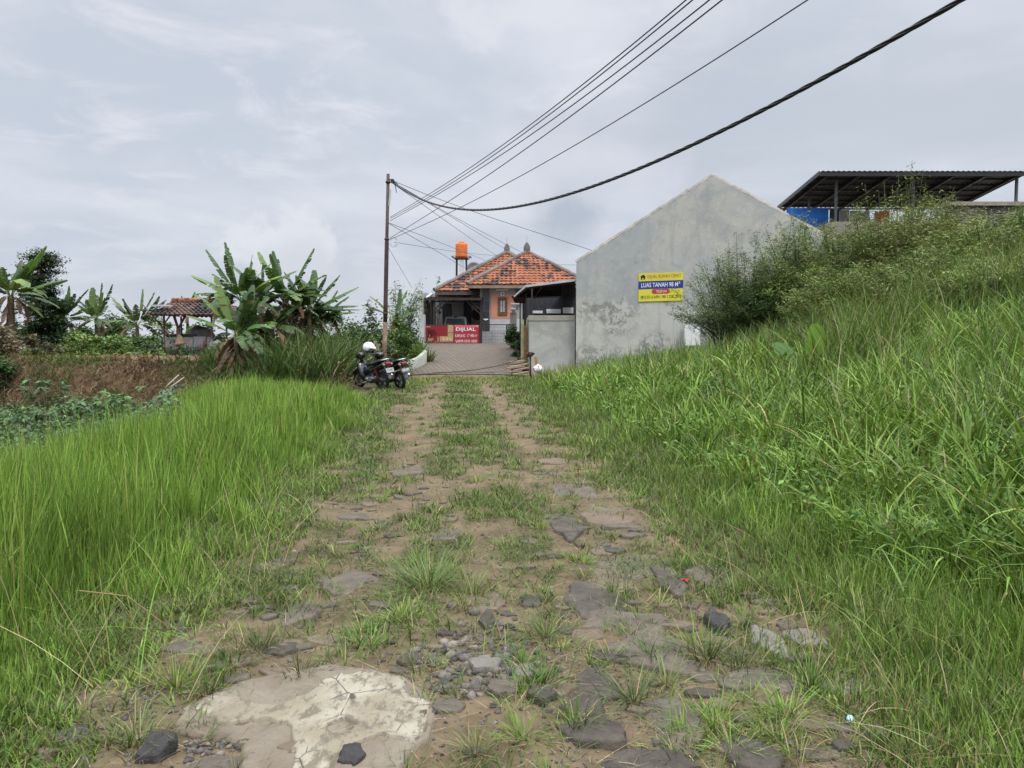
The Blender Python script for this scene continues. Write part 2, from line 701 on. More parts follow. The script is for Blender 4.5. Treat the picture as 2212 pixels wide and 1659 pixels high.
t.bump(t.math('ADD', t.math('MULTIPLY', nB, .8), t.math('ADD', nA, t.math('MULTIPLY', nC, .3))), .7, .025)
M['soil'] = t.set(c, .95, 0, .15)
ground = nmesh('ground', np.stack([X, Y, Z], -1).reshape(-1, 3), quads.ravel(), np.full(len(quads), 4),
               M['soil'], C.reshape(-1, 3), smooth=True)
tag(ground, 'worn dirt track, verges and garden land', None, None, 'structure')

# ------------------------------------------------------------------ paved driveway, one sheet lying on the ramp
ys = np.linspace(29.9, 42.6, 60)
us = np.linspace(0, 1, 26)
lx = np.interp(ys, [29.9, 31.5, 33.3, 36, 39, 42.6], [-4.25, -3.95, -3.85, -4.3, -4.6, -4.75])
rx = np.interp(ys, [29.9, 33, 37, 42.6], [.25, .35, .1, .15])
DX = lx[:, None] + (rx - lx)[:, None] * us[None, :]
DY = np.repeat(ys[:, None], 26, 1) + .35 * np.sin(us * 3.1)[None, :] * (ys[:, None] < 30.5)
DZ = H(DX, DY) + .03
idx = np.arange(60 * 26).reshape(60, 26)
q = np.stack([idx[:-1, :-1], idx[:-1, 1:], idx[1:, 1:], idx[1:, :-1]], -1).reshape(-1, 4)
t = NT('paving_blocks')
m = t.n.new('ShaderNodeMapping')
t.l.new(t.tc.outputs['Object'], m.inputs[0])
m.inputs[2].default_value = (0, 0, R(12))
wob = t.n.new('ShaderNodeMix')
wob.data_type = 'VECTOR'
br = t.n.new('ShaderNodeTexBrick')
t.l.new(m.outputs[0], br.inputs['Vector'])
br.inputs['Scale'].default_value = 1
br.inputs['Brick Width'].default_value = .23
br.inputs['Row Height'].default_value = .23
br.inputs['Mortar Size'].default_value = .022
br.inputs['Color1'].default_value = (.165, .132, .10, 1)
br.inputs['Color2'].default_value = (.125, .10, .08, 1)
br.inputs['Mortar'].default_value = (.06, .051, .04, 1)
nn = t.noise(.8, 5, .6)
c = t.mix(t.math('MULTIPLY', t.rng(nn, .5, .75), .45), br.outputs[0], (.115, .105, .065))
t.bump(br.outputs['Fac'], -.6, .03)
M['paving'] = t.set(c, .9, 0, .2)
drv = nmesh('driveway', np.stack([DX, DY, DZ], -1).reshape(-1, 3), q.ravel(), np.full(len(q), 4), M['paving'])
tag(drv, 'brown paving block driveway', None, None, 'structure')
mb = MB()
for i in range(12):
    x0, x1 = -4.6 + i * .4, -4.6 + (i + 1) * .4 - .006
    mb.bb((x0, 41.5, .95), (x1, 43.0, 1.155))
M['slab'] = concrete('slab_concrete', (.33, .30, .25), (.27, .25, .21), (.2, .185, .155))
tag(mb.build('pavement', M['slab'], base=(0, 41.5, 1.0)), 'pale concrete apron in front of the house gate', None, None, 'structure')
mb = MB()
mb.bb((-5.2, 43.02, .9), (8, 60, 1.18))
tag(mb.build('floor', M['slab'], base=(0, 43, 1.0)), 'concrete floor of the house plot', None, None, 'structure')

# ------------------------------------------------------------------ stones set in the track


def rockmat(name, a, b, dust=.35):
    t = NT(name)
    n1 = t.noise(5, 7, .65, .5)
    n2 = t.noise(34, 5, .7)
    c = t.mix(t.rng(n1, .34, .68), a, b)
    c = t.mix(t.math('MULTIPLY', t.rng(n2, .5, .72), .4), c, tuple(x * .55 for x in a))
    c = t.mix(t.math('MULTIPLY', t.rng(t.noise(3.0, 4, .6, .4, off=(5, 1, 2)), .5, .66), dust), c, (.135, .102, .071))
    t.bump(t.math('ADD', n1, t.math('MULTIPLY', n2, .6)), .8, .03)
    return t.set(c, .88, 0, .25)


M['rock_dark'] = rockmat('dark_basalt', (.055, .046, .037), (.100, .085, .066), .5)
M['rock_grey'] = rockmat('grey_stone', (.090, .075, .057), (.145, .120, .090), .65)
M['rock_tan'] = rockmat('tan_stone', (.135, .102, .070), (.17, .13, .09), .6)
M['rock_black'] = rockmat('black_stone', (.034, .032, .030), (.062, .058, .053), .3)
M['rock_pale'] = rockmat('pale_stone', (.155, .14, .115), (.20, .185, .152), .5)
STONES = []


def stone(u, v, wu, wv, mat, label, name='embedded_stone', h=.03, seed=0, group='flat stones set in the track', tilt=None):
    r = np.random.default_rng(seed + int(u * 7 + v * 13))
    c = G(u, v)
    a = G(u - wu / 2, v)
    b = G(u + wu / 2, v)
    hw = (b - a).length / 2
    y0, y1 = G(u, v + wv / 2).y, G(u, v - wv / 2).y
    hd = (y1 - y0) / 2
    c.y = (y0 + y1) / 2
    z0 = Hs(c.x, c.y)
    n = 26
    ang = np.linspace(0, 2 * math.pi, n, endpoint=False)
    k = r.integers(4, 7)
    h = h * (.42 if 'loose' not in name else .62)
    ph = r.uniform(0, 6.28, 6)
    pr = 1 / np.maximum.reduce([np.cos(ang - 2 * math.pi * j / k + ph[0] + r.normal(0, .17)) * r.uniform(.95, 1.2) for j in range(k)])
    pr = np.clip(pr, .6, 1.32) * (1 + .05 * np.sin(5 * ang + ph[1]) + .045 * r.normal(size=n))
    mb = MB()
    rings = [(1.05, -.05), (1.02, h * .45), (.97, h * .85), (.88, h * 1.0), (.6, h * 1.05), (.3, h * 1.06)]
    tx, ty = r.normal(0, .05), r.normal(0, .05)
    vs, fs = [], []
    for (s, zz) in rings:
        for i in range(n):
            x, y = hw * s * pr[i] * math.cos(ang[i]), hd * s * pr[i] * math.sin(ang[i])
            dz = (.35 if 'loose' not in name else 1.1) * h * (float(fbm(x * 11 + c.x, y * 11 + c.y, 3, 3)) - .5) + (tx * x + ty * y if zz > 0 else 0)
            vs.append(Vector((c.x + x, c.y + y, z0 + zz + dz)))
    vs.append(Vector((c.x, c.y, z0 + h * 1.05)))
    for j in range(len(rings) - 1):
        for i in range(n):
            fs.append((j * n + i, j * n + (i + 1) % n, (j + 1) * n + (i + 1) % n, (j + 1) * n + i))
    m0 = (len(rings) - 1) * n
    for i in range(n):
        fs.append((m0 + i, m0 + (i + 1) % n, len(vs) - 1))
    mb.add(vs, fs)
    o = mb.build(name, M[mat], None, 'loose' not in name, label, 'stone', group, base=(c.x, c.y, z0))
    STONES.append((c.x, c.y, hw, hd))
    return o


for s in [
    (1452, 1552, 120, 108, 'rock_grey', 'large rounded grey-brown stone in the track, right of bottom centre', .035),
    (1275, 1588, 140, 66, 'rock_dark', 'dark slab stone with a ridged edge at the bottom of the track', .055),
    (1628, 1632, 115, 90, 'rock_dark', 'dark pointed stone half buried at the bottom edge right of centre', .07),
    (1408, 1645, 190, 50, 'rock_dark', 'long dark flat stone cut by the bottom edge', .03),
    (1425, 1413, 250, 74, 'rock_grey', 'broad flat dusty stone with a straight far edge', .035),
    (1348, 1350, 200, 62, 'rock_grey', 'wide arched grey stone with a crack along its near side', .05),
    (1290, 1300, 130, 66, 'rock_dark', 'dark slanting stone just behind the arched grey stone', .04),
    (1358, 1222, 140, 52, 'rock_grey', 'smooth grey slab stone in the middle of the right track', .035),
    (1450, 1268, 56, 62, 'rock_dark', 'narrow upright-looking dark stone beside the red wrapper', .035),
    (1543, 1252, 120, 42, 'rock_grey', 'brownish flat stone at the edge of the right grass', .04),
    (1325, 1253, 120, 42, 'rock_tan', 'tan stone with ribbed face below the smooth grey slab', .03),
    (1312, 1121, 112, 34, 'rock_tan', 'sandy yellow block stone with a tuft of grass on it', .03),
    (1226, 1132, 64, 60, 'rock_dark', 'dark wedge stone left of the sandy block', .05),
    (1350, 1140, 110, 14, 'rock_grey', 'thin grey stone edge in front of the sandy block', .03),
    (1288, 1482, 110, 84, 'rock_dark', 'cracked dark flat stone right of the gravel patch', .03),
    (1262, 1535, 90, 40, 'rock_dark', 'small dark stone under a grass tuft below the cracked stone', .03),
    (350, 1362, 100, 42, 'rock_dark', 'dark square stone at the left edge of the track', .02),
    (640, 1318, 90, 56, 'rock_grey', 'grey flat stone in the left track with grass before it', .025),
    (762, 1260, 124, 40, 'rock_grey', 'wide grey stone in the left track behind grass tufts', .03),
    (715, 1383, 100, 26, 'rock_tan', 'brown flat stone below the wide grey stone', .02),
    (605, 1400, 76, 26, 'rock_dark', 'purplish dark stone left of the middle tuft', .035),
    (460, 1645, 120, 44, 'rock_grey', 'grey flat stone lying in the hole of the concrete', .03),
    (1145, 1297, 56, 26, 'rock_dark', 'small dark stone behind the gravel patch', .03),
    (1055, 1305, 60, 40, 'rock_tan', 'sandy bare stone beside the largest grass tuft', .02),
    (962, 1155, 60, 24, 'rock_grey', 'grey stone showing in the grassy middle strip', .02),
    (835, 1130, 46, 20, 'rock_dark', 'small dark stone in the left track further up', .02),
    (760, 1108, 70, 14, 'rock_grey', 'pale grey stone beside the tall grass', .02),
    (880, 1020, 76, 18, 'rock_grey', 'domed grey stone in the left track beyond the middle', .05),
    (505, 1320, 60, 14, 'rock_tan', 'thin tan stone at the foot of the tall grass', .02),
    (1640, 1480, 160, 50, 'rock_grey', 'dusty grey-brown stone left of the blue bottle cap', .02),
    (1830, 1487, 110, 52, 'rock_pale', 'pale rough broken concrete lump at the right grass edge', .05),
    (1660, 1400, 60, 50, 'rock_pale', 'pale mossy lump below the upright black stone', .05),
    (1740, 1395, 70, 40, 'rock_pale', 'pale mossy lump right of the other pale lump', .045),
    (1300, 1190, 50, 16, 'rock_tan', 'small tan stone above the smooth grey slab', .025),
    (1225, 1062, 56, 20, 'rock_grey', 'grey stone at the left side of the right track', .04),
    (1265, 1070, 50, 18, 'rock_grey', 'rounded grey stone in the right track', .05),
    (1205, 1000, 80, 12, 'rock_tan', 'flat tan stone far up the right track', .02),
]:
    stone(*s[:5], s[5], h=s[6])
stone(1550, 1358, 46, 44, 'rock_black', 'upright black stone with a white vein standing in the track', 'loose_stone', .085, 3, 'loose stones on the track')
stone(342, 1622, 58, 56, 'rock_black', 'black angular rock at the left end of the concrete', 'loose_stone', .075, 5, 'loose stones on the track')
stone(762, 1646, 52, 44, 'rock_black', 'dark pointed rock at the lower edge of the concrete', 'loose_stone', .05, 6, 'loose stones on the track')
stone(1170, 1520, 56, 30, 'rock_dark', 'dark loose rock at the right end of the gravel', 'loose_stone', .05, 7, 'loose stones on the track')
stone(1085, 1505, 66, 34, 'rock_grey', 'grey-brown loose rock next to the dark loose rock', 'loose_stone', .045, 8, 'loose stones on the track')
stone(1132, 1470, 44, 40, 'rock_pale', 'pale wedge shaped loose rock at the right of the gravel', 'loose_stone', .05, 9, 'loose stones on the track')
stone(1048, 1450, 74, 36, 'rock_pale', 'pale lump with reddish spots in the middle of the gravel', 'loose_stone', .05, 10, 'loose stones on the track')
stone(1053, 1350, 36, 26, 'rock_dark', 'dark loose rock at the top of the gravel', 'loose_stone', .05, 11, 'loose stones on the track')
stone(885, 1432, 48, 30, 'rock_dark', 'dark grey rock at the left of the gravel', 'loose_stone', .035, 12, 'loose stones on the track')

GS = random.Random(5)
for i in range(190):
    v = GS.uniform(1000, 1640)
    c = G(CU, v)
    x = xc(c.y) + GS.choice((-1, 1)) * abs(GS.gauss(.85, .42))
    if c.y > 13 or any(abs(x - a[0]) < a[2] * .8 and abs(c.y - a[1]) < a[3] * .8 for a in STONES):
        continue
    u = CU + x / c.y * FP
    w_ = GS.uniform(.05, .17) / c.y * FP
    stone(u, v, w_, w_ * GS.uniform(.5, .9) * 1.5 / c.y, GS.choice(['rock_grey', 'rock_grey', 'rock_dark', 'rock_tan', 'rock_tan']),
          'small flat cobble half buried in the dirt of the track', 'small_cobble', .035, i, 'small cobbles half buried in the track')
# gravel: crushed stone nobody could count
ico = [(0, 0, 1), (.89, 0, .45), (.28, .85, .45), (-.72, .53, .45), (-.72, -.53, .45), (.28, -.85, .45),
       (.72, .53, -.45), (-.28, .85, -.45), (-.89, 0, -.45), (-.28, -.85, -.45), (.72, -.53, -.45), (0, 0, -1)]
icf = [(0, 1, 2), (0, 2, 3), (0, 3, 4), (0, 4, 5), (0, 5, 1), (1, 6, 2), (2, 7, 3), (3, 8, 4), (4, 9, 5), (5, 10, 1),
       (6, 7, 2), (7, 8, 3), (8, 9, 4), (9, 10, 5), (10, 6, 1), (6, 11, 7), (7, 11, 8), (8, 11, 9), (9, 11, 10), (10, 11, 6)]
pts = []
for k in range(620):                                   # the heap right of the concrete
    u, v = rng.normal(1040, 68), rng.normal(1440, 44)
    pts.append((G(u, v), min(.004 + rng.exponential(.009), .034)))
for k in range(90):
    pts.append((G(rng.uniform(400, 505), rng.uniform(1590, 1650)), rng.uniform(.006, .018)))
for k in range(120):
    pts.append((G(rng.normal(300, 45), rng.normal(1520, 55)), rng.uniform(.004, .016)))
for k in range(7000):
    x, y = rng.uniform(-1.8, 1.8), 2.4 + 5.5 * rng.random() ** 1.5
    if rng.random() < bare(x, y):
        pts.append((Vector((x, y, 0)), rng.uniform(.002, .009) * (2.2 if rng.random() < .08 else 1)))
for k in range(700):
    x, y = rng.uniform(.1, 1.2), rng.uniform(2.5, 3.6)
    pts.append((Vector((x, y, 0)), rng.uniform(.002, .008)))
V, F, CC = [], [], []
for c, s in pts:
    n0 = len(V)
    q = Matrix.Rotation(rng.uniform(0, 6.28), 3, 'Z') @ Matrix.Rotation(rng.normal(0, .5), 3, 'X')
    sc = Vector((rng.uniform(.7, 1.4), rng.uniform(.7, 1.2), rng.uniform(.45, .95))) * s
    z = Hs(c.x, c.y) + s * .12
    g = rng.uniform(.6, 1.3)
    base = np.array([(.12, .105, .09), (.145, .125, .10), (.09, .082, .073), (.19, .165, .135)][rng.integers(0, 4)]) * g
    for p in ico:
        p = Vector(p) * rng.uniform(.6, 1.3)
        p = q @ Vector((p.x * sc.x, p.y * sc.y, p.z * sc.z))
        V.append((c.x + p.x, c.y + p.y, z + p.z))
        CC.append(base)
    F += [tuple(i + n0 for i in f) for f in icf]
t = NT('gravel_stone')
c = t.mix(t.rng(t.noise(60, 4, .7), .4, .7), t.attr(), t.mix(1.0, t.attr(), (.6, .58, .56), 'MULTIPLY'))
M['gravel'] = t.set(c, .9, 0, .2)
F = np.array(F)
tag(nmesh('gravel', np.array(V), F.ravel(), np.full(len(F), 3), M['gravel'], np.array(CC)),
    'loose crushed stone and pebbles on the track', None, None, 'stuff')

# broken concrete: a grey-brown slab and the cream crust left on it


def inside(poly, x, y):
    c = np.zeros(np.shape(x), bool)
    j = len(poly) - 1
    for i in range(len(poly)):
        xi, yi = poly[i]
        xj, yj = poly[j]
        c ^= ((yi > y) != (yj > y)) & (x < (xj - xi) * (y - yi) / (yj - yi + 1e-12) + xi)
        j = i
    return c


def sheet(poly_uv, top, name, mat, label, cat, holes=(), step=.012, rag=.02, seed=0):
    poly = [(G(u, v).x, G(u, v).y) for u, v in poly_uv]
    hl = [[(G(u, v).x, G(u, v).y) for u, v in h] for h in holes]
    xs = np.arange(min(p[0] for p in poly) - .1, max(p[0] for p in poly) + .1, step)
    ys = np.arange(min(p[1] for p in poly) - .1, max(p[1] for p in poly) + .1, step)
    XX, YY = np.meshgrid(xs, ys)
    wx = XX + rag * 2 * (fbm(XX * 9, YY * 9, seed, 6, .74) - .5)
    wy = YY + rag * 2 * (fbm(XX * 9 + 40, YY * 9, seed + 5, 6, .74) - .5)
    ins = inside(poly, wx, wy)
    for h in hl:
        ins &= ~inside(h, wx, wy)
    # soft-edged height: count neighbours
    e = ins.astype(float)
    for _ in range(1):
        e = (e + np.roll(e, 1, 0) + np.roll(e, -1, 0) + np.roll(e, 1, 1) + np.roll(e, -1, 1)) / 5
    hz = H(XX, YY) + top * ss(.38, .56, e) + .006 * (fbm(XX * 24, YY * 24, seed + 9, 5, .7) - .5) - .03 * (e < .2)
    cell = ins[:-1, :-1] | ins[1:, 1:] | ins[:-1, 1:] | ins[1:, :-1]
    idx = np.arange(XX.size).reshape(XX.shape)
    q = np.stack([idx[:-1, :-1], idx[:-1, 1:], idx[1:, 1:], idx[1:, :-1]], -1)[cell]
    used, inv = np.unique(q, return_inverse=True)
    V = np.stack([XX, YY, hz], -1).reshape(-1, 3)[used]
    b = V.mean(0)
    o = nmesh(name, V, inv.ravel(), np.full(len(q), 4), mat, None, None, True, base=(float(b[0]), float(b[1]), 0))
    return tag(o, label, cat)


t = NT('old_concrete')
n1, n2, n3 = t.noise(4, 7, .65, .4), t.noise(40, 5, .7), t.noise(2.2, 5, .6, off=(3, 7, 1))
c = t.mix(t.rng(n1, .35, .65), (.15, .122, .088), (.20, .168, .126))
c = t.mix(t.math('MULTIPLY', t.rng(n2, .5, .7), .45), c, (.115, .092, .067))
c = t.mix(t.math('MULTIPLY', t.rng(n3, .55, .7), .5), c, (.17, .15, .126))
t.bump(t.math('ADD', n1, t.math('MULTIPLY', n2, .7)), .5, .02)
M['old_concrete'] = t.set(c, .92, 0, .15)
t = NT('cream_crust')
n1, n2 = t.noise(3.5, 6, .6, .3, off=(1, 1, 0)), t.noise(26, 6, .72, sc=(1, .45, 1))
n3 = t.noise(15, 6, .72, .3, sc=(1, .7, 1), off=(4, 4, 0))
c = t.mix(t.rng(n1, .40, .60), (.215, .185, .128), (.30, .27, .205))
c = t.mix(t.math('MULTIPLY', t.rng(n3, .50, .60), .85), c, (.125, .102, .073))
c = t.mix(t.math('MULTIPLY', t.rng(n2, .52, .64), .7), c, (.115, .097, .076))
vk = t.vor(5.5, 'DISTANCE_TO_EDGE', (1, .8, 1))
c = t.mix(t.math('MULTIPLY', t.rng(vk.outputs[0], .02, .004), t.rng(n1, .48, .56)), c, (.07, .058, .043))
c = t.mix(t.math('MULTIPLY', t.rng(t.noise(1.7, 4, .6, off=(2, 9, 0)), .47, .62), .7), c, (.165, .135, .098))
t.bump(t.math('ADD', n3, n2), .5, .006)
M['crust'] = t.set(c, .9, 0, .2)
sheet([(372, 1580), (400, 1530), (470, 1492), (520, 1470), (600, 1450), (720, 1438), (810, 1455), (880, 1478), (918, 1510),
       (940, 1560), (930, 1612), (880, 1640), (850, 1700), (560, 1720), (520, 1668), (524, 1610), (480, 1582), (430, 1588)],
      .018, 'concrete_slab', M['old_concrete'], 'worn grey-brown concrete slab with a hole, flat on the track', 'concrete slab', seed=2)
sheet([(422, 1537), (455, 1512), (505, 1490), (520, 1512), (560, 1526), (600, 1522), (660, 1500), (735, 1466), (800, 1464), (872, 1484),
       (884, 1515), (928, 1538), (934, 1585), (915, 1602), (905, 1632), (862, 1618), (822, 1606), (778, 1622), (722, 1648), (690, 1690),
       (622, 1690), (632, 1600), (622, 1572), (574, 1556), (524, 1558), (470, 1566)],
      .030, 'concrete_crust', M['crust'], 'cream coloured broken concrete crust on the grey-brown slab', 'concrete crust',
      holes=[[(700, 1585), (740, 1570), (796, 1578), (790, 1594), (730, 1600)]], step=.008, rag=.045, seed=8)
# ------------------------------------------------------------------ roofs of curved clay tiles


def tilemat(name, a, a2, dark, cover, seed=0.0):
    t = NT(name)
    c = t.mix(t.rng(t.noise(2.1, 4, .6, off=(seed, 0, 3)), .3, .7), a, a2)
    wn_ = t.n.new('ShaderNodeTexWhiteNoise')
    wn_.noise_dimensions = '3D'
    m = t.n.new('ShaderNodeVectorMath')
    m.operation = 'SNAP'
    t.l.new(t.tc.outputs['Object'], m.inputs[0])
    m.inputs[1].default_value = (.24, 5, .16)
    t.l.new(m.outputs[0], wn_.inputs[0])
    c = t.mix(t.math('MULTIPLY', wn_.outputs[0], .45), c, t.mix(1.0, c, (.55, .45, .4), 'MULTIPLY'))
    d = t.math('ADD', t.noise(1.15, 6, .7, .3, off=(seed, 2, 1)), t.math('MULTIPLY', t.math('SUBTRACT', wn_.outputs[0], .5), .22))
    c = t.mix(t.rng(d, cover, cover + .07), c, dark)
    return t.set(c, .85, 0, .2)


M['tile'] = tilemat('clay_tiles', (.26, .092, .044), (.325, .135, .072), (.045, .036, .032), .52)
M['old_tile'] = tilemat('old_clay_tiles', (.095, .062, .050), (.15, .10, .078), (.035, .03, .027), .50, 4)
M['ridge'] = concrete('ridge_mortar', (.20, .175, .16), (.16, .14, .13), (.06, .055, .05))


def tile_face(mb, a, b, apex0, apex1, row=.34, col=.27, amp=.024, lift=.055):
    """tiled slope between eave a-b and top edge apex0-apex1, as overlapping wavy rows"""
    a, b, p, q = Vector(a), Vector(b), Vector(apex0), Vector(apex1)
    n = (b - a).cross(p - a).normalized()
    if n.z < 0:
        n = -n
    L = ((p + q) / 2 - (a + b) / 2).length
    nr = max(3, int(L / row))
    for j in range(nr):
        t0, t1 = j / nr, (j + 1.25) / nr
        t1 = min(t1, 1.0)
        l0, r0 = a.lerp(p, t0), b.lerp(q, t0)
        l1, r1 = a.lerp(p, t1), b.lerp(q, t1)
        w = (r0 - l0).length
        m = max(2, int(w / col * 4))
        vs, fs = [], []
        for i in range(m + 1):
            s = i / m
            ph = s * w / col * 2 * math.pi + 2 * math.pi * (l0 - a).dot((b - a).normalized()) / col
            wv = amp * math.sin(ph)
            jit = random.uniform(-.012, .012)
            vs.append(l0.lerp(r0, s) + n * (lift + wv + jit))
            vs.append(l1.lerp(r1, s) + n * (wv * .7))
            vs.append(l0.lerp(r0, s) + n * (wv - .03))
        for i in range(m):
            k = 3 * i
            fs.append((k, k + 3, k + 4, k + 1))
            fs.append((k + 2, k + 5, k + 3, k))
        mb.add(vs, fs)


def finial(parent, c, s=1.0):
    mb = MB()
    c = Vector(c)
    mb.box(c + Vector((0, 0, .12 * s)), (.40 * s, .40 * s, .45 * s))
    mb.box(c + Vector((0, 0, .40 * s)), (.30 * s, .30 * s, .14 * s))
    mb.box(c + Vector((0, 0, .52 * s)), (.16 * s, .16 * s, .12 * s))
    f = mb.build('finial', M['ridge'], parent)
    mb = MB()
    mb.tube([c + Vector((0, 0, .5 * s)), c + Vector((0, 0, 1.0 * s))], .014, 6)
    mb.build('lightning_rod', M['grey_paint'], f)


# ------------------------------------------------------------------ the orange roofed house
gz = 1.17
house = thing('house', 'grey and salmon house with two orange tiled hip roofs behind the red gate', 'house', (0, 44.5, gz))
yf, yb_ = 44.6, 49.0
xl, xr = P(1037, 700, yf).x, 4.2
zt = 4.55
# front bay
mb = MB()
mb.bb((xl, yf, gz), (xr, yf + .2, zt))
mb.bb((xl, yf + .2, gz), (xl + .2, 55, zt))
mb.bb((xr - .2, yf + .2, gz), (xr, 55, zt))
mb.build('wall', M['grey_paint'], house)
xo = P(915, 650, yb_).x
mb = MB()
mb.bb((xo, yb_, gz), (xl, yb_ + .2, 4.3))
mb.bb((xo - .2, yb_, gz), (xo, 55, 4.3))
w2 = mb.build('wall', M['grey_paint'], house)
w2['label'] = 'recessed grey wall at the back of the carport'


def zz(x, y, d):
    """point on a front at depth d from the close-up of the house"""
    return P(884.8 + x * .18518, 507.9 + y * .18518, d)


def panel(x0, y0, x1, y1, d, name, mat, parent, th=.03):
    a, b = zz(x0, y1, d), zz(x1, y0, d)
    m = MB()
    m.bb((a.x, d, a.z), (b.x, d - th, b.z))
    return m.build(name, mat, parent)


M['salmon'] = plain('salmon_paint', (.62, .27, .17), .8, var=.06, scale=2)
t = NT('black_wall_tile')
br = t.n.new('ShaderNodeTexBrick')
sx = t.n.new('ShaderNodeSeparateXYZ')
cx_ = t.n.new('ShaderNodeCombineXYZ')
t.l.new(t.tc.outputs['Object'], sx.inputs[0])
t.l.new(sx.outputs[0], cx_.inputs[0])
t.l.new(sx.outputs[2], cx_.inputs[1])
t.l.new(cx_.outputs[0], br.inputs['Vector'])
br.inputs['Scale'].default_value = 1
br.inputs['Brick Width'].default_value = .8
br.inputs['Row Height'].default_value = .62
br.inputs['Mortar Size'].default_value = .02
br.inputs['Color1'].default_value = (.028, .032, .045, 1)
br.inputs['Color2'].default_value = (.04, .042, .052, 1)
br.inputs['Mortar'].default_value = (.10, .10, .11, 1)
M['black_tile'] = t.set(br.outputs[0], .35, 0, .5)
panel(950, 690, 1232, 975, yf, 'salmon_panel', M['salmon'], house, .04)
panel(852, 596, 930, 1116, yf, 'tiled_pilaster', M['black_tile'], house, .12)
panel(1238, 575, 1312, 700, yf, 'tiled_pilaster', M['black_tile'], house, .12)
panel(935, 978, 1300, 1120, yf, 'plinth', M['pale_grey'], house, .05)
panel(820, 1118, 1300, 1290, yf, 'plinth', concrete('plinth_render', (.40, .40, .40), (.33, .33, .33), (.2, .2, .2)), house, .09)
M['frame_wood'] = plain('brown_frame', (.17, .085, .045), .6, var=.2)
a, b = zz(1030, 935, yf), zz(1140, 725, yf)
mb = MB()
wy = yf - .04
fwd = .14
mb.bb((a.x, wy, a.z), (a.x + fwd, wy - .05, b.z))
mb.bb((b.x - fwd, wy, a.z), (b.x, wy - .05, b.z))
mb.bb((a.x + fwd, wy, b.z - fwd), (b.x - fwd, wy - .05, b.z))
mb.bb((a.x + fwd, wy, a.z), (b.x - fwd, wy - .05, a.z + fwd))
win = mb.build('window', M['frame_wood'], house)
mb = MB()
mb.bb((a.x + fwd, wy - .004, a.z + fwd), (b.x - fwd, wy - .012, b.z - fwd))
mb.build('pane', M['glass'], win)
mb = MB()                                             # two gathered white curtains
n = 14
for side in (-1, 1):
    vs, fs = [], []
    cx0 = (a.x + b.x) / 2
    for j in range(9):
        tt = j / 8
        wid = .30 * (1 - .55 * math.exp(-((tt - .45) / .22) ** 2))
        for i in range(n + 1):
            vs.append((cx0 + side * (.02 + wid * i / n), wy - .02 - .012 * math.sin(i * 1.9), b.z - fwd - .05 - tt * (b.z - a.z - 2 * fwd - .1)))
    for j in range(8):
        for i in range(n):
            k = j * (n + 1) + i
            fs.append((k, k + 1, k + n + 2, k + n + 1))
    mb.add(vs, fs)
mb.build('curtain', plain('curtain', (.52, .53, .53), .9, var=.2, scale=12), win)
panel(1008, 630, 1150, 648, yf - .03, 'tube_light', M['white'], house, .08)
v0 = panel(1062, 666, 1106, 706, yf - .04, 'vent', M['white'], house, .05)
panel(1072, 676, 1096, 696, yf - .09, 'vent_opening', M['glass'], v0, .004)
# recessed wall furniture
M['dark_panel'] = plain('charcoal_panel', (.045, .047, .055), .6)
M['light_panel'] = plain('light_panel', (.30, .29, .275), .8, var=.08)
panel(632, 690, 716, 1060, yb_, 'pilaster', M['dark_panel'], house, .10)
panel(300, 690, 632, 745, yb_, 'fascia', M['dark_panel'], house, .06)
for k, (x0, y0, x1, y1) in enumerate([(316, 800, 384, 900), (316, 910, 384, 1015), (492, 800, 630, 896), (492, 908, 630, 1020)]):
    panel(x0, y0, x1, y1, yb_, 'wall_panel', M['light_panel'], house, .03)
dr = panel(386, 800, 488, 1060, yb_, 'door', plain('dark_door', (.05, .028, .024), .5), house, .06)
panel(402, 815, 472, 950, yb_ - .06, 'pane', M['glass'], dr, .006)
rc = zz(784, 928, yb_ - .05)
mb = MB()
mb.tube([rc, rc + Vector((0, .05, 0))], .34, 24)
disc = mb.build('round_ornament', plain('dark_wood_disc', (.05, .025, .018), .6), house)
mb = MB()
mb.tube([rc + Vector((.27 * math.cos(a_), -.02, .27 * math.sin(a_))) for a_ in np.linspace(0, 6.283, 25)], .03, 6, False)
mb.tube([rc + Vector((.12 * math.cos(a_), -.02, .12 * math.sin(a_))) for a_ in np.linspace(0, 6.283, 17)], .02, 6, False)
mb.build('carved_ring', plain('reddish_wood', (.12, .04, .025), .6), disc)
sl = zz(888, 982, yf - .12)
mb = MB()
mb.box(sl, (.28, .05, .07))
mb.tube([sl + Vector((-.12, -.03, 0)), sl + Vector((0, -.05, -.06)), sl + Vector((.12, -.03, 0))], .02, 6)
mb.build('wall_lamp', M['white'], house)
# roofs
ye = 44.05
ea, eb = P(1009, 614, ye), P(1009, 614, ye)
eb.x = 4.55
ap0 = Vector((.92, 48.0, 6.78))
zE = ea.z
bkr = 56.0
mb = MB()
tile_face(mb, (ea.x, ye, zE), (eb.x, ye, zE), ap0, ap0)
tile_face(mb, (ea.x, bkr, zE), (ea.x, ye, zE), ap0 + Vector((0, 5, 0)), ap0)
tile_face(mb, (eb.x, ye, zE), (eb.x, bkr, zE), ap0, ap0 + Vector((0, 5, 0)))
rf = mb.build('roof', M['tile'], house)
mb = MB()
for (p, q) in (((ea.x, ye, zE), ap0), ((eb.x, ye, zE), ap0), (ap0, ap0 + Vector((0, 5, 0)))):
    p, q = Vector(p), Vector(q)
    mb.tube([p.lerp(q, i / 14) + Vector((0, 0, .04 + random.uniform(-.015, .015))) for i in range(15)], .125, 8)
mb.build('ridge_cap', M['ridge'], rf)
finial(rf, ap0, 1.0)
mb = MB()
mb.bb((ea.x + .05, ye + .03, zE - .22), (eb.x, ye + .08, zE - .03))
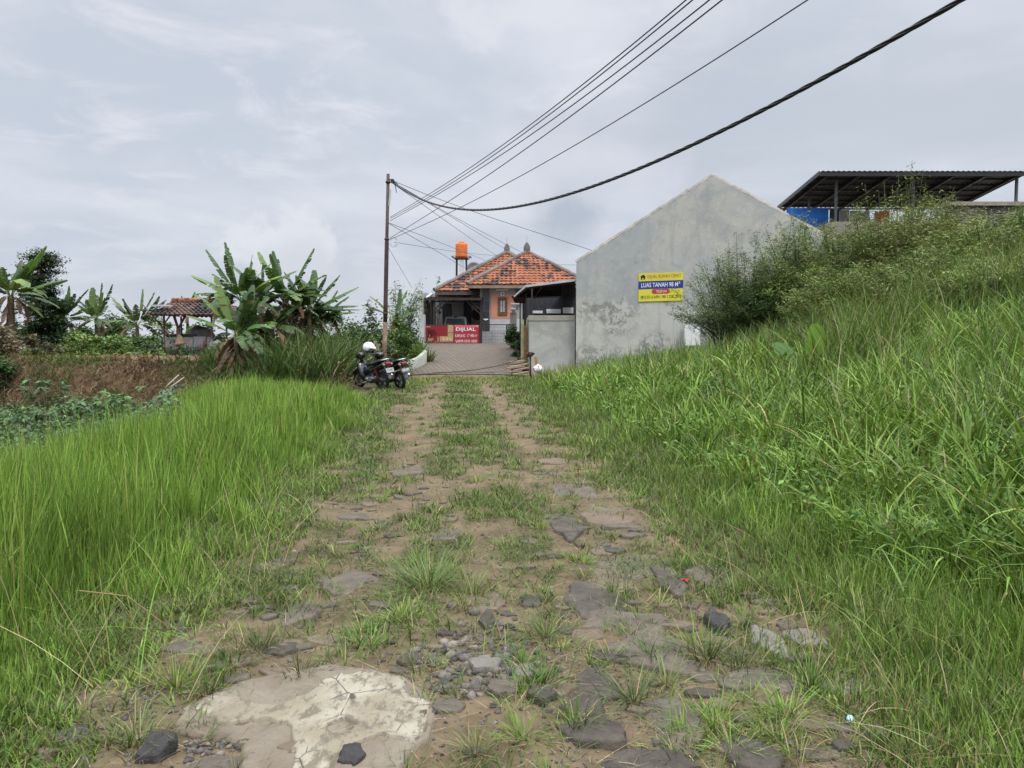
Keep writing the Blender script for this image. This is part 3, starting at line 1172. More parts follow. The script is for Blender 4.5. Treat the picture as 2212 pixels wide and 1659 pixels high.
mb.bb((ea.x + .05, ye + .08, zE - .22), (ea.x + .1, 50, zE - .03))
mb.bb((ea.x + .1, ye + .08, zE - .13), (eb.x, yf, zE - .10))
mb.build('fascia_board', plain('beige_board', (.33, .26, .19), .8), house)
ye2 = 46.6
e2 = P(938, 628, ye2)
ap2 = Vector((P(1095, 545, 51).x, 51, P(1095, 545, 51).z))
z2 = e2.z
mb = MB()
xr2 = 2 * ap2.x - e2.x
tile_face(mb, (e2.x, ye2, z2), (xr2, ye2, z2), ap2, ap2)
tile_face(mb, (e2.x, 58, z2), (e2.x, ye2, z2), ap2 + Vector((0, 4, 0)), ap2)
tile_face(mb, (xr2, ye2, z2), (xr2, 58, z2), ap2, ap2 + Vector((0, 4, 0)))
rf2 = mb.build('roof', M['tile'], house)
rf2['label'] = 'larger orange tiled hip roof behind the front one'
mb = MB()
for (p, q) in (((e2.x, ye2, z2), ap2), ((xr2, ye2, z2), ap2), (ap2, ap2 + Vector((0, 4, 0)))):
    p, q = Vector(p), Vector(q)
    mb.tube([p.lerp(q, i / 16) + Vector((0, 0, .04 + random.uniform(-.02, .02))) for i in range(17)], .14, 8)
mb.build('ridge_cap', M['ridge'], rf2)
finial(rf2, ap2, .95)
mb = MB()
mb.bb((e2.x + .05, ye2 + .03, z2 - .25), (xl, ye2 + .08, z2 - .03))
mb.bb((e2.x + .05, ye2 + .08, z2 - .12), (xl, yb_, z2 - .09))
mb.build('fascia_board', plain('dark_board', (.12, .10, .085), .8), house)
# carport frame in front of the recess
cp_z = zz(400, 745, 42.8).z
cx0, cx1 = zz(172, 700, 42.8).x, zz(838, 700, 42.8).x
carp = thing('carport', 'black steel carport frame with diagonal braces over the parked car', 'carport', (cx0, 42.8, gz))
mb = MB()
mb.bar((cx0, 42.85, cp_z), (cx1, 42.85, cp_z), .10, .12)
mb.bar((cx0, 48.2, cp_z + .1), (cx1, 48.2, cp_z + .1), .08)
for i in range(6):
    x = cx0 + (cx1 - cx0) * i / 5
    mb.bar((x, 42.9, cp_z + .06), (x, 48.2, cp_z + .16), .05)
mb.build('frame', M['black_steel'], carp)
for x, y in ((cx0 + .08, 43.5), (cx0 + .34, 43.9), (cx1 - .05, 43.4), (cx0 + .52, 43.0)):
    mb = MB()
    mb.bar((x, y, gz), (x, y, cp_z - .01), .13)
    mb.build('post', M['black_steel'], carp)
for s, x in ((1, cx0 + .5), (-1, cx1 - .05)):
    mb = MB()
    for k in (0, .25):
        mb.bar((x, 43.0, cp_z - .85 + k), (x + s * (.85 - k), 43.0, cp_z - .05), .05)
    mb.build('brace', M['black_steel'], carp)
mb = MB()
vs, fs = [], []
nn_ = 60
for i in range(nn_ + 1):
    x = cx0 + (cx1 - cx0) * i / nn_
    w = .02 * math.sin(i * 2.1)
    vs += [(x, 42.9, cp_z + .11 + w), (x, 46.5, cp_z + .22 + w)]
fs = [(2 * i, 2 * i + 2, 2 * i + 3, 2 * i + 1) for i in range(nn_)]
mb.add(vs, fs)
mb.build('roof_sheet', M['black_steel'], carp)
# satellite dish on the roof
dc = P(1025, 584, 50.5)
dish = thing('satellite_dish', 'dark round satellite dish peeking over the rear orange roof', 'satellite dish', dc - Vector((0, 0, .9)))
mb = MB()
mb.lathe([(.02, -.02), (.3, .02), (.45, .08), (.54, .15), (.53, .165), (.44, .1), (.28, .04), (.02, 0)], (0, 0, 0), 22)
q = Matrix.Rotation(R(58), 3, 'X') @ Matrix.Rotation(R(20), 3, 'Y')
mb.v = [q @ a + dc for a in mb.v]
mb.build('reflector', plain('mesh_grey', (.13, .13, .13), .7), dish, True)
mb = MB()
mb.tube([dc + Vector((0, .1, 0)), dc - Vector((0, -.1, .9))], .04, 8)
mb.build('mast', M['grey_paint'], dish)
# water tank and its stand
tc_ = P(997, 558, 54)
M['tank'] = plain('orange_plastic', (.72, .17, .035), .45, spec=.4, var=.12, scale=3)
tz = tc_.z
tank = thing('water_tank', 'orange plastic water tank standing on a steel tower behind the house', 'water tank', (tc_.x, 54, tz))
mb = MB()
r0 = .415
prof = [(r0 * .9, 0.0), (r0, .04)]
for k in range(7):
    z = .10 + k * .115
    prof += [(r0, z), (r0 * 1.02, z + .03), (r0, z + .06)]
prof += [(r0, .96), (r0 * .93, 1.02), (r0 * .55, 1.06)]
mb.lathe(prof, (tc_.x, 54, tz), 24)
mb.build('barrel', M['tank'], tank, True)
mb = MB()
mb.lathe([(.21, 0), (.21, .07), (.18, .10), (.05, .11)], (tc_.x, 54, tz + 1.06), 18)
mb.build('lid', M['tank'], tank, True)
tower = thing('tank_tower', 'thin steel tower with a railed platform under the orange tank', 'tower', (tc_.x, 54, gz))
mb = MB()
for sx_ in (-1, 1):
    for sy_ in (-1, 1):
        mb.bar((tc_.x + sx_ * .42, 54 + sy_ * .4, gz), (tc_.x + sx_ * .33, 54 + sy_ * .3, tz - .06), .07)
for z in (3.5, 5.6):
    for sy_ in (-.35, .35):
        mb.bar((tc_.x - .36, 54 + sy_, z), (tc_.x + .36, 54 + sy_, z), .04)
mb.build('leg_frame', M['black_steel'], tower)
mb = MB()
mb.box((tc_.x, 54, tz - .035), (.95, .9, .06))
mb.build('platform', M['black_steel'], tower)
mb = MB()
for z in (tz + .10,):
    for p, q in (((-.66, -.5), (.66, -.5)), ((.66, -.5), (.66, .5)), ((.66, .5), (-.66, .5)), ((-.66, .5), (-.66, -.5))):
        mb.bar((tc_.x + p[0], 54 + p[1], z), (tc_.x + q[0], 54 + q[1], z), .035)
        mb.bar((tc_.x + p[0] * .6, 54 + p[1] * .6, tz - .06), (tc_.x + p[0], 54 + p[1], z), .03)
mb.build('railing', M['black_steel'], tower)
mb = MB()
for k in (-.08, .05, .13):
    mb.tube([(tc_.x + k, 53.7, tz - .06), (tc_.x + k, 53.75, gz + 1)], .02, 6)
mb.build('pipe', M['pale_grey'], tower)

# ------------------------------------------------------------------ boundary walls and gate
M['white_wall'] = concrete('whitewashed_render', (.50, .50, .48), (.42, .42, .40), (.27, .265, .245))
a = zz(136, 655, 42.2)
b = zz(268, 722, 45.5)
lw = thing('boundary_wall', 'whitewashed stepped boundary wall left of the red gate', 'wall', (a.x, 41.2, gz))
mb = MB()
mb.prism([(a.x - .12, 42.0, .7), (a.x - .12, 48, .7), (a.x - .12, 48, 4.25), (a.x - .12, 44.5, 3.75), (a.x - .12, 42.0, P(914, 629, 42).z)], (.16, 0, 0))
mb.build('wall', M['white_wall'], lw)
c1 = zz(102, 925, 41.4)
mb = MB()
mb.bb((c1.x, 41.2, .6), (zz(172, 1000, 41.4).x, 41.98, c1.z))
mb.build('pier', M['white_wall'], lw)
# gate: two leaves, the left covered by a panel
yg = 42.0
gl, gm, gr_ = zz(186, 1100, yg).x, zz(818, 1100, yg).x, zz(1130, 1100, yg).x
gt, gb = zz(600, 1048, yg).z, zz(600, 1300, yg).z
gate = thing('gate', 'black steel double gate across the paved driveway', 'gate', ((gl + gr_) / 2, yg, 1.1))
mb = MB()
for x in (gl, (gl + gm) / 2, gm - .03):
    mb.bar((x, yg, gb), (x, yg, gt), .05)
for z in (gb + .04, gb + .14, gt):
    mb.bar((gl + .03, yg, z), (gm - .06, yg, z), .05)
for i in range(14):
    x = gl + .1 + (gm - gl - .2) * i / 13
    mb.bar((x, yg, gb + .17), (x, yg, gt - .03), .016)
mb.build('gate_leaf', M['black_steel'], gate)
mb = MB()
gt2 = zz(900, 1040, yg).z
for x in (gm + .05, gr_):
    mb.bar((x, yg, gb + .02), (x, yg, gt2), .055)
for z in (gb + .05, gt2 - .02):
    mb.bar((gm + .08, yg, z), (gr_ - .03, yg, z), .045)
for i in range(1, 17):
    x = gm + .05 + (gr_ - gm - .05) * i / 17
    mb.bar((x, yg + .004, gb + .08), (x, yg + .004, gt2 - .05), .008)
for i in range(1, 7):
    z = gb + .05 + (gt2 - gb - .05) * i / 7
    mb.bar((gm + .08, yg - .008, z), (gr_ - .03, yg - .008, z), .007)
gl2 = mb.build('gate_leaf', M['black_steel'], gate)
gl2['label'] = 'open wire mesh leaf on the right'
for x in (gl + .3, gm - .3):
    mb = MB()
    mb.tube([(x, yg - .03, gb - .03), (x, yg + .03, gb - .03)], .06, 14)
    mb.build('wheel', M['rubber'], gate)
# patterned red hoarding on the gate (floral scroll and tan blocks)
yp = yg - .045
M['maroon'] = plain('maroon_vinyl', (.26, .022, .028), .5, spec=.3, var=.12, scale=4)
M['tan_vinyl'] = plain('tan_vinyl', (.48, .335, .17), .6, var=.15, scale=9)
M['dark_red'] = plain('dark_red_print', (.06, .012, .012), .6)
M['cream_print'] = plain('cream_print', (.62, .50, .33), .6, var=.1)
px0, px1 = zz(188, 1100, yp).x, zz(511, 1100, yp).x
pz0, pz1 = zz(300, 1284, yp).z, zz(300, 1052, yp).z
hoard = thing('hoarding', 'maroon patterned hoarding with a floral scroll on the left of the gate', 'hoarding', (px0, yp, pz0))
mb = MB()
mb.bb((px0, yp, pz0 + .16), (px1, yp - .012, pz1))
mb.build('panel', M['maroon'], hoard)


def pz(x, y):
    q = zz(x, y, yp)
    return Vector((q.x, yp - .016, q.z))


mb = MB()
for x0, y0, x1, y1 in ((446, 1050, 508, 1136), (446, 1158, 508, 1180), (352, 1180, 508, 1242)):
    p, q = pz(x0, y1), pz(x1, y0)
    mb.bb((p.x, yp - .012, p.z), (q.x, yp - .02, q.z))
mb.build('tan_block', M['tan_vinyl'], hoard)
mb = MB()
for x0, y0, x1, y1 in ((190, 1066, 245, 1074), (328, 1186, 336, 1244), (446, 1144, 508, 1150), (446, 1154, 508, 1157)) + tuple((388 + 38 * k, 1196, 408 + 38 * k, 1226) for k in range(3)):
    p, q = pz(x0, y1), pz(x1, y0)
    mb.bb((p.x, yp - .021, p.z), (q.x, yp - .025, q.z))
for pts_ in ([(215, 1238), (228, 1222), (246, 1215), (262, 1206), (278, 1212), (270, 1228), (258, 1224)],
             [(222, 1196), (230, 1212), (246, 1216)], [(214, 1210), (232, 1220)], [(232, 1240), (244, 1226)], [(246, 1218), (258, 1240)],
             [(228, 1168), (240, 1176), (228, 1180)]):
    mb.tube([pz(*p_) + Vector((0, -.008, 0)) for p_ in pts_], .018, 5)
mb.build('cream_scroll', M['cream_print'], hoard)
mb = MB()
for pts_ in ([(215, 1170), (222, 1140), (245, 1124), (272, 1132), (280, 1156), (262, 1170), (244, 1160), (248, 1144), (262, 1148)],
             [(228, 1088), (246, 1104), (270, 1112), (292, 1104)], [(280, 1132), (300, 1126), (316, 1136)], [(284, 1154), (302, 1160), (312, 1150)],
             [(214, 1104), (226, 1118), (222, 1140)], [(230, 1200), (222, 1182), (236, 1170)]):
    mb.tube([pz(*p_) + Vector((0, -.006, 0)) for p_ in pts_], .022, 5)
mb.build('dark_scroll', M['dark_red'], hoard)
mb = MB()
mb.bb((px0 + .06, yp, pz0), (px1, yp - .012, pz0 + .155))
mb.build('lower_strip', plain('faded_strip', (.25, .14, .11), .7, var=.35, scale=14), hoard)
# DIJUAL banner
bx0, bx1 = zz(515, 1100, yp).x, zz(808, 1100, yp).x
bz0, bz1 = zz(600, 1284, yp).z, zz(600, 1050, yp).z
ban = thing('sale_banner', 'red land-for-sale banner with white lettering tied to the gate', 'banner', (bx0, yp, bz0))
M['red_vinyl'] = plain('red_vinyl', (.42, .035, .045), .45, spec=.35, var=.1, scale=3)
mb = MB()
vs, fs = [], []
for j in range(9):
    for i in range(13):
        s, t_ = i / 12, j / 8
        vs.append((bx0 + (bx1 - bx0) * s, yp - .02 + .006 * math.sin(s * 9 + t_ * 5) * t_, bz0 + (bz1 - bz0) * t_ - .015 * math.sin(s * math.pi) * t_))
for j in range(8):
    for i in range(12):
        k = j * 13 + i
        fs.append((k, k + 1, k + 14, k + 13))
mb.add(vs, fs)
o = mb.build('cloth', M['red_vinyl'], ban, True)
o.modifiers.new('thick', 'SOLIDIFY').thickness = .004


def zt_(m, s, x0, y0, x1, y1, bold=.02):
    p, q = zz(x0, y1, yp), zz(x1, y0, yp)
    m.text(s, p.x, q.x, p.z, q.z, yp - .042, None, bold)


for a_ in (('DIJUAL', 541, 1077, 772, 1130, .02), ('KAPLING', 533, 1157, 648, 1190, .01),
           ('LT 480 m²', 672, 1154, 788, 1188, .0), ('0878 2525 2505', 556, 1222, 788, 1250, .01)):
    mb = MB()
    zt_(mb, *a_)
    mb.build('lettering', M['white'], ban)
mb = MB()
for pts_ in ([(538, 1228), (541, 1236), (546, 1248), (551, 1256)], [(537, 1230), (543, 1226)], [(548, 1256), (553, 1250)]):
    mb.tube([zz(p_[0], p_[1], yp) + Vector((0, -.042, 0)) for p_ in pts_], .014, 5)
mb.build('phone_mark', M['white'], ban)
mb = MB()
p0 = zz(770, 1052, yp - .03)
p1 = zz(800, 1080, yp - .03)
mb.prism([p0, p0 + Vector((.1, 0, -.02)), p1, p1 + Vector((-.06, 0, .04))], (0, -.006, 0))
mb.build('folded_corner', M['cream_print'], ban)
# right hand gate pillar with two jutting caps
gp = thing('gate_pillar', 'weathered grey gate pillar with two stacked overhanging caps', 'pillar', (zz(1200, 1200, 41.6).x, 41.6, 1.0))
M['pier'] = concrete('pier_render', (.21, .205, .19), (.15, .15, .14), (.09, .09, .08), seed=2)
x0, x1 = zz(1170, 900, 41.6).x, zz(1216, 900, 41.6).x
mb = MB()
mb.bb((x0, 41.3, .9), (x1 + .15, 41.9, zz(1200, 905, 41.6).z))
mb.bb((zz(1135, 1000, 41.6).x, 41.5, .9), (x0, 41.8, zz(1150, 1035, 41.6).z))
mb.build('shaft', M['pier'], gp)
for y0, y1, e0, e1 in ((795, 818, 1182, 1288), (852, 872, 1180, 1240)):
    mb = MB()
    zc0, zc1 = zz(1200, y1, 41.4).z, zz(1200, y0, 41.4).z
    xa, xb2 = zz(e0, 800, 41.2).x, zz(e1, 800, 41.2).x
    mb.add([(xa + .14, 41.3, zc0 - .22), (xb2 - .1, 41.3, zc0 - .22), (xb2 - .1, 41.9, zc0 - .22), (xa + .14, 41.9, zc0 - .22),
            (xa, 41.1, zc1 - .07), (xb2, 41.1, zc1 - .07), (xb2, 42.1, zc1 - .07), (xa, 42.1, zc1 - .07),
            (xa, 41.1, zc1), (xb2, 41.1, zc1), (xb2, 42.1, zc1), (xa, 42.1, zc1)],
           [(0, 3, 2, 1), (0, 1, 5, 4), (1, 2, 6, 5), (2, 3, 7, 6), (3, 0, 4, 7), (4, 5, 9, 8), (5, 6, 10, 9), (6, 7, 11, 10), (7, 4, 8, 11), (8, 9, 10, 11)])
    mb.build('cap', M['pale_grey'], gp)

# ------------------------------------------------------------------ the grey gable house
SL = -.105


def fac(u, v):
    """point on the gable front, which stands a little askew"""
    r = ray(u, v)
    k = r.x / r.y
    y = (28.6 - SL * 2.39) / (1 - SL * k)
    return P(u, v, y)


bd = Vector((-SL, 1, 0)).normalized()
gA, gP = fac(1245, 568), fac(1540, 380)
fr = Vector((1, SL, 0)).normalized()
slope = (gP.z - fac(1712, 472).z) / ((fac(1712, 472) - gP).dot(fr))
wR = (gP.z - 4.1) / slope
gB = gP + fr * wR
gB.z = 4.1
z0 = -.3
M['gable'] = concrete('gable_render', (.36, .37, .36), (.44, .425, .38), (.285, .295, .295), 2.75, 1.0, .62)
gh = thing('gable_house', 'unpainted grey rendered gable house with stained lower wall', 'house', (gA.x, gA.y, 0))
mb = MB()
front = [Vector((gA.x, gA.y, z0)), Vector((gB.x, gB.y, z0)), gB, gP, gA]
mb.prism(front, bd * .22)
wl_ = mb.build('wall', M['gable'], gh)
wl_['label'] = 'tall gable end wall'
mb = MB()
k = bd * .23
for p, q in ((gA, None), (gB, None)):
    b0 = Vector((p.x, p.y, z0)) + k
    inn = -fr if p is gB else fr
    mb.prism([b0, b0 + inn * .2, b0 + inn * .2 + Vector((0, 0, p.z - z0 - .1)), b0 + Vector((0, 0, p.z - z0 - .1))], bd * 10)
b0 = Vector((gA.x, gA.y, 0)) + bd * 10.3
mb.prism([f_ + bd * 10.25 - Vector((0, 0, .05)) for f_ in front], bd * .2)
mb.build('wall', M['gable'], gh)
mb = MB()
dn = Vector((0, 0, -.16))
for p, q in ((gA, gP), (gP, gB)):
    mb.prism([p + bd * .24 + dn, q + bd * .24 + dn, q + bd * .24 + dn + Vector((0, 0, .08)), p + bd * .24 + dn + Vector((0, 0, .08))], bd * 10)
mb.build('roof', M['old_tile'], gh)
mb = MB()                                              # worn mortar along the slopes
for p, q in ((gA, gP), (gP, gB)):
    n_ = 40
    pts_ = [p.lerp(q, i / n_) + bd * .11 + Vector((0, 0, random.uniform(0, .025))) for i in range(n_ + 1)]
    mb.tube(pts_, [.105 + random.uniform(-.012, .012) for _ in pts_], 6)
mb.build('coping', concrete('coping_mortar', (.30, .28, .245), (.36, .33, .27), (.16, .155, .145)), gh)
# low yard wall
yw = 29.0
wl0, wl1 = P(1143, 700, yw).x, gA.x - .005
ztop = P(1190, 681, yw).z
M['yard'] = concrete('yard_render', (.36, .36, .34), (.43, .42, .39), (.27, .27, .255), None, 3.0)
yl = thing('yard_wall', 'low grey concrete yard wall joining the gable house', 'wall', (wl0, yw, 0))
mb = MB()
mb.bb((wl0, yw, -.2), (wl1, yw + .18, ztop - .2))
mb.bb((wl0, yw + .181, -.2), (wl0 + .18, 35.5, ztop - .2))
mb.build('wall', M['yard'], yl)
mb = MB()
mb.bb((wl0 - .02, yw - .02, ztop - .199), (wl1, yw + .2, ztop))
mb.bb((wl0 - .02, yw + .201, ztop - .199), (wl0 + .2, 35.5, ztop - .02))
mb.build('coping', concrete('coping_beige', (.36, .33, .26), (.30, .28, .235), (.2, .19, .165)), yl)
mb = MB()
p, q = P(1158, 772, yw - .003), P(1163, 793, yw - .003)
mb.prism([(p.x - .03, yw - .003, q.z), (p.x + .08, yw - .003, q.z - .02), (p.x + .02, yw - .003, p.z), (p.x - .06, yw - .003, p.z + .02)], (0, -.01, 0))
mb.build('yellow_strip', plain('yellow_ochre', (.42, .25, .04), .7), yl)
# patio canopy behind the yard wall
M['zinc_black'] = plain('dark_zinc', (.030, .030, .032), .5, .3, .4, scale=3, col2=(.055, .05, .045))
FL, FR = P(1138, 618, 30.2), Vector((gA.x + .1, 30.2, P(1243, 605, 30.2).z))
BR_, BL_ = Vector((gA.x + 1.0, 41, 3.55)), P(1112, 640, 37.5)
can = thing('patio_canopy', 'black corrugated canopy on steel purlins behind the low yard wall', 'canopy', (wl0, 30.2, 0))
mb = MB()
vs, fs = [], []
n_ = 44
for i in range(n_ + 1):
    t_ = i / n_
    p, q = FL.lerp(FR, t_), Vector((BL_.x, 37.5, FL.z - .02)).lerp(Vector((BR_.x, 41, FR.z - .02)), t_)
    w = .018 * math.sin(i * 2.4)
    vs += [p + Vector((0, 0, w)), q + Vector((0, 0, w))]
fs = [(2 * i, 2 * i + 2, 2 * i + 3, 2 * i + 1) for i in range(n_)]
mb.add(vs, fs)
o = mb.build('roof_sheet', M['zinc_black'], can)
o.modifiers.new('thick', 'SOLIDIFY').thickness = .015
mb = MB()
mb.bar(FL + Vector((-.02, -.03, .0)), FR + Vector((0, -.03, .0)), .035, .09)
mb.bar(FL + Vector((-.03, 0, 0)), (BL_.x - .03, 37.5, FL.z - .02), .035, .09)
mb.build('edge_flashing', M['pale_grey'], can)
mb = MB()
for i in range(9):
    t_ = i / 8
    p = FL.lerp(Vector((BL_.x, 37.5, FL.z)), t_)
    q = FR.lerp(Vector((BR_.x, 41, FR.z)), t_)
    mb.bar(p + Vector((.03, .1, -.07)), q + Vector((0, .1, -.07)), .05, .06)
for t_ in (.3, .75):
    mb.bar(FL.lerp(FR, t_) + Vector((0, .05, -.12)), Vector((BL_.x, 37.5, FL.z)).lerp(Vector((BR_.x, 41, FR.z)), t_) + Vector((0, 0, -.12)), .05, .06)
mb.build('purlin_frame', plain('rusty_purlins', (.05, .032, .028), .7, .1, col2=(.025, .022, .022)), can)
for x, y in ((wl0 + .12, 29.6), (BL_.x + .25, 36.5), (wl0 - .05, 33)):
    mb = MB()
    mb.bar((x, y, 0), (x, y, FL.z - .14), .06)
    mb.build('post', M['black_steel'], can)
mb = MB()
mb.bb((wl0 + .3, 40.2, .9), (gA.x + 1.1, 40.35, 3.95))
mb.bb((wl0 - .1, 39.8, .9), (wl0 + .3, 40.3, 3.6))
mb.build('back_wall', M['dark_panel'], can)  # charcoal colour stands in for the shaded interior under the canopy
mb = MB()
for x0_, x1_ in ((.35, .95), (1.15, 1.9), (2.0, 2.55)):
    mb.bb((wl0 + x0_, 40.19, 2.76), (wl0 + x1_, 40.15, 2.86 + .10 * x0_))
mb.build('bright_panel', M['white'], can)
# small flared brown awning at the end of the canopy
aw = thing('awning', 'small flared brown awning at the far end of the black canopy', 'awning', (P(1120, 660, 38).x, 38, 1))
a0, a1, a2, a3 = zz(1188, 708, 38), zz(1375, 712, 38), zz(1345, 800, 38.6), zz(1225, 790, 38.6)
mb = MB()
mb.prism([a0, a1, a2, a3], (0, .06, .02))
for t_ in (.25, .5, .75):
    mb.bar(a0.lerp(a3, t_) + Vector((0, -.02, 0)), a1.lerp(a2, t_) + Vector((0, -.02, 0)), .035)
mb.build('slope', plain('red_brown_sheet', (.075, .032, .025), .6), aw)
mb = MB()
mb.bar(a2 + Vector((-.05, .1, 0)), (a2.x - .05, 38.7, .6), .07)
mb.build('post', M['black_steel'], aw)
# olive gate leaf folded open against the yard wall
og = thing('open_gate_leaf', 'olive steel gate leaf with an orange bar standing open by the yard wall', 'gate leaf', (P(1132, 780, 29.3).x, 29.3, .1))
M['olive'] = plain('olive_paint', (.33, .33, .19), .55, var=.18, scale=4)
mb = MB()
x0, x1 = P(1125, 700, 29.4).x, P(1142, 700, 29.4).x
z0_, z1_ = .12, P(1130, 690, 29.4).z
xm = (x0 + x1) / 2
mb.prism([(x0, 29.45, z0_ + .1), (xm - .03, 29.45, z0_ + .1), (xm - .03, 29.45, z1_), (x0 + .06, 29.45, z1_), (x0, 29.45, z1_ - .14)], (0, .04, 0))
mb.prism([(xm + .06, 29.55, z0_ + .1), (x1, 29.55, z0_ + .1), (x1, 29.55, z1_), (xm + .06, 29.55, z1_)], (0, .04, 0))
mb.build('sheet', M['olive'], og)
mb = MB()
mb.bar((xm + .015, 29.43, z0_), (xm + .015, 29.43, z1_ - .22), .07)
mb.build('frame_bar', plain('orange_primer', (.34, .15, .05), .7, var=.3), og)
mb = MB()
mb.bar((x0 - .1, 29.6, 0.05), (x0 - .1, 29.6, 1.0), .06)
mb.build('post', M['black_steel'], og)
# yellow banner on the gable
bu, bv = (1379, 1474), (588, 651)
pa, pb, pc, pd = fac(1379, 652), fac(1475, 649), fac(1474, 586), fac(1378, 591)
W_, Hh = (pb - pa).length, pd.z - pa.z
rot = math.atan2(SL, 1)
sb = thing('sale_banner', 'yellow and blue house-for-sale banner fixed to the grey gable', 'banner', pa - bd * .02, None, True, rot)
M['yellow_v'] = plain('yellow_vinyl', (.66, .60, .055), .5, var=.06, scale=2)
M['blue_v'] = plain('blue_vinyl', (.022, .045, .27), .5, var=.1)
M['red_v'] = plain('orange_red_print', (.50, .10, .035), .5, var=.1)
M['red_pill'] = plain('red_print', (.50, .055, .05), .5)
M['ink'] = plain('black_print', (.02, .022, .015), .5)
lft = .003 * W_


def rise(x):
    return (pb.z - pa.z) * x / W_


Msk = Matrix(((1, 0, 0), (0, 1, 0), ((pb.z - pa.z) / W_, 0, 1)))


def bbx(m, x0, x1, z0_, z1_, y0, y1):
    m.box(((x0 + x1) / 2 * W_, (y0 + y1) / 2, (z0_ + z1_) / 2 * Hh), ((x1 - x0) * W_, abs(y1 - y0), (z1_ - z0_) * Hh))


def shear(m):
    m.v = [Msk @ a_ for a_ in m.v]
    return m


mb = MB()
bbx(mb, 0, 1, 0, 1, 0, -.012)
shear(mb).build('cloth', M['yellow_v'], sb)
mb = MB()
bbx(mb, 0, 1, .44, .72, -.0125, -.016)
shear(mb).build('blue_band', M['blue_v'], sb)
mb = MB()
pill = [(.5 * W_ + sx_ * .15 * W_ + .085 * Hh * math.cos(a_), -.0125, .345 * Hh + .085 * Hh * math.sin(a_))
        for sx_, r_ in ((1, np.linspace(-1.57, 1.57, 9)), (-1, np.linspace(1.57, 4.71, 9))) for a_ in r_]
mb.prism(pill, (0, -.003, 0))
shear(mb).build('red_pill', M['red_pill'], sb)


def st(m, s, x0, x1, z0_, z1_, bold=.02):
    m.text(s, x0 * W_, x1 * W_, z0_ * Hh, z1_ * Hh, -.018, None, bold)


for a_ in (('LUAS TANAH 98 M', .06, .885, .50, .66, .012), ('2', .895, .935, .60, .675, .01), ('TELEFON', .395, .63, .30, .39, .0)):
    mb = MB()
    st(mb, *a_)
    shear(mb).build('lettering', M['white'], sb)
mb = MB()
st(mb, 'DIJUAL RUMAH CEPAT', .19, .95, .785, .945, .0)
shear(mb).build('lettering', M['red_v'], sb)
mb = MB()
st(mb, '0812 8116 6494 | 0813 2282 3003', .05, .955, .07, .21, .0)
shear(mb).build('lettering', M['ink'], sb)
mb = MB()
ico_ = [(.05, .785), (.145, .785), (.145, .87), (.165, .87), (.135, .91), (.135, .945), (.125, .945), (.125, .92), (.097, .955), (.03, .875), (.05, .875)]
mb.prism([(a_ * W_, -.0125, b_ * Hh) for a_, b_ in ico_], (0, -.004, 0))
shear(mb).build('house_icon', M['ink'], sb)
mb = MB()
mb.prism([(a_ * W_, -.0168, b_ * Hh) for a_, b_ in ((.085, .785), (.108, .785), (.108, .84), (.085, .84))], (0, -.002, 0))
shear(mb).build('icon_door', M['yellow_v'], sb)
# white sheet at the foot of the gable wall
wp = fac(1487, 722)
wb = thing('white_box', 'white plastic box at the foot of the gable wall by the shrub', 'box', (wp.x - .1, wp.y - .5, Hs(wp.x, wp.y - .5)))
mb = MB()
mb.box((wp.x + .05, wp.y - .35, wp.z), (.55, .35, .85), R(-8))
mb.build('body', M['white'], wb, bevel=.03)
mb = MB()
mb.box((wp.x + .05, wp.y - .35, wp.z + .445), (.6, .4, .035), R(-8))
mb.build('lid', M['white'], wb, bevel=.01)

# ------------------------------------------------------------------ upper right: unfinished block and open shed
blk = thing('concrete_block_house', 'rough tan concrete house wall below the open black shed', 'house', (13, 31.5, 0))
M['tan_render'] = concrete('tan_render', (.27, .235, .185), (.33, .29, .225), (.17, .155, .13), None, 5)
zt2 = P(1790, 479, 31.5).z
mb = MB()
mb.bb((12.95, 31.5, 0), (23.5, 31.7, zt2))
mb.bb((12.95, 31.7, 0), (13.15, 37.3, zt2))
mb.bb((23.3, 31.7, 0), (23.5, 37.3, zt2))
mb.bb((13.15, 31.7, zt2 - 1.0), (23.3, 37.3, zt2 - .8))
mb.bb((13.15, 37.1, zt2 - .8), (23.3, 37.3, zt2))
mb.build('wall', M['tan_render'], blk)
# open shed: a lean-to, high in front, falling to the rear
nL, nR = P(1772, 371, 32), P(2212, 369, 32)
nR.z = nL.z
fL, fR = P(1681, 447, 36.9), None
fR = Vector((nR.x, 36.9, fL.z))
shed = thing('open_shed', 'open black roofed shed on steel posts above the bank', 'shed', (12.9, 32, zt2 - .8))
mb = MB()
vs, fs = [], []
n_ = 110
for i in range(n_ + 1):
    t_ = i / n_
    w = .02 * math.sin(i * 2.25)
    vs += [nL.lerp(nR, t_) + Vector((0, -.15, w)), fL.lerp(fR, t_) + Vector((0, .1, w))]
mb.add(vs, [(2 * i, 2 * i + 2, 2 * i + 3, 2 * i + 1) for i in range(n_)])
o = mb.build('roof_sheet', plain('charcoal_zinc', (.058, .062, .062), .5, .2, .4, scale=2), shed)
o.modifiers.new('thick', 'SOLIDIFY').thickness = .012
mb = MB()
for i in range(7):
    t_ = (i + .2) / 6.4
    mb.bar(nL.lerp(nR, t_) + Vector((0, 0, -.14)), fL.lerp(fR, t_) + Vector((0, 0, -.14)), .08, .13)
mb.bar(nL + Vector((-.05, -.1, -.12)), nR + Vector((.05, -.1, -.12)), .06, .14)
mb.bar(nL + Vector((-.03, 0, -.05)), fL + Vector((-.03, 0, -.05)), .05, .16)
mb.bar(nR + Vector((.03, 0, -.05)), fR + Vector((.03, 0, -.05)), .05, .16)
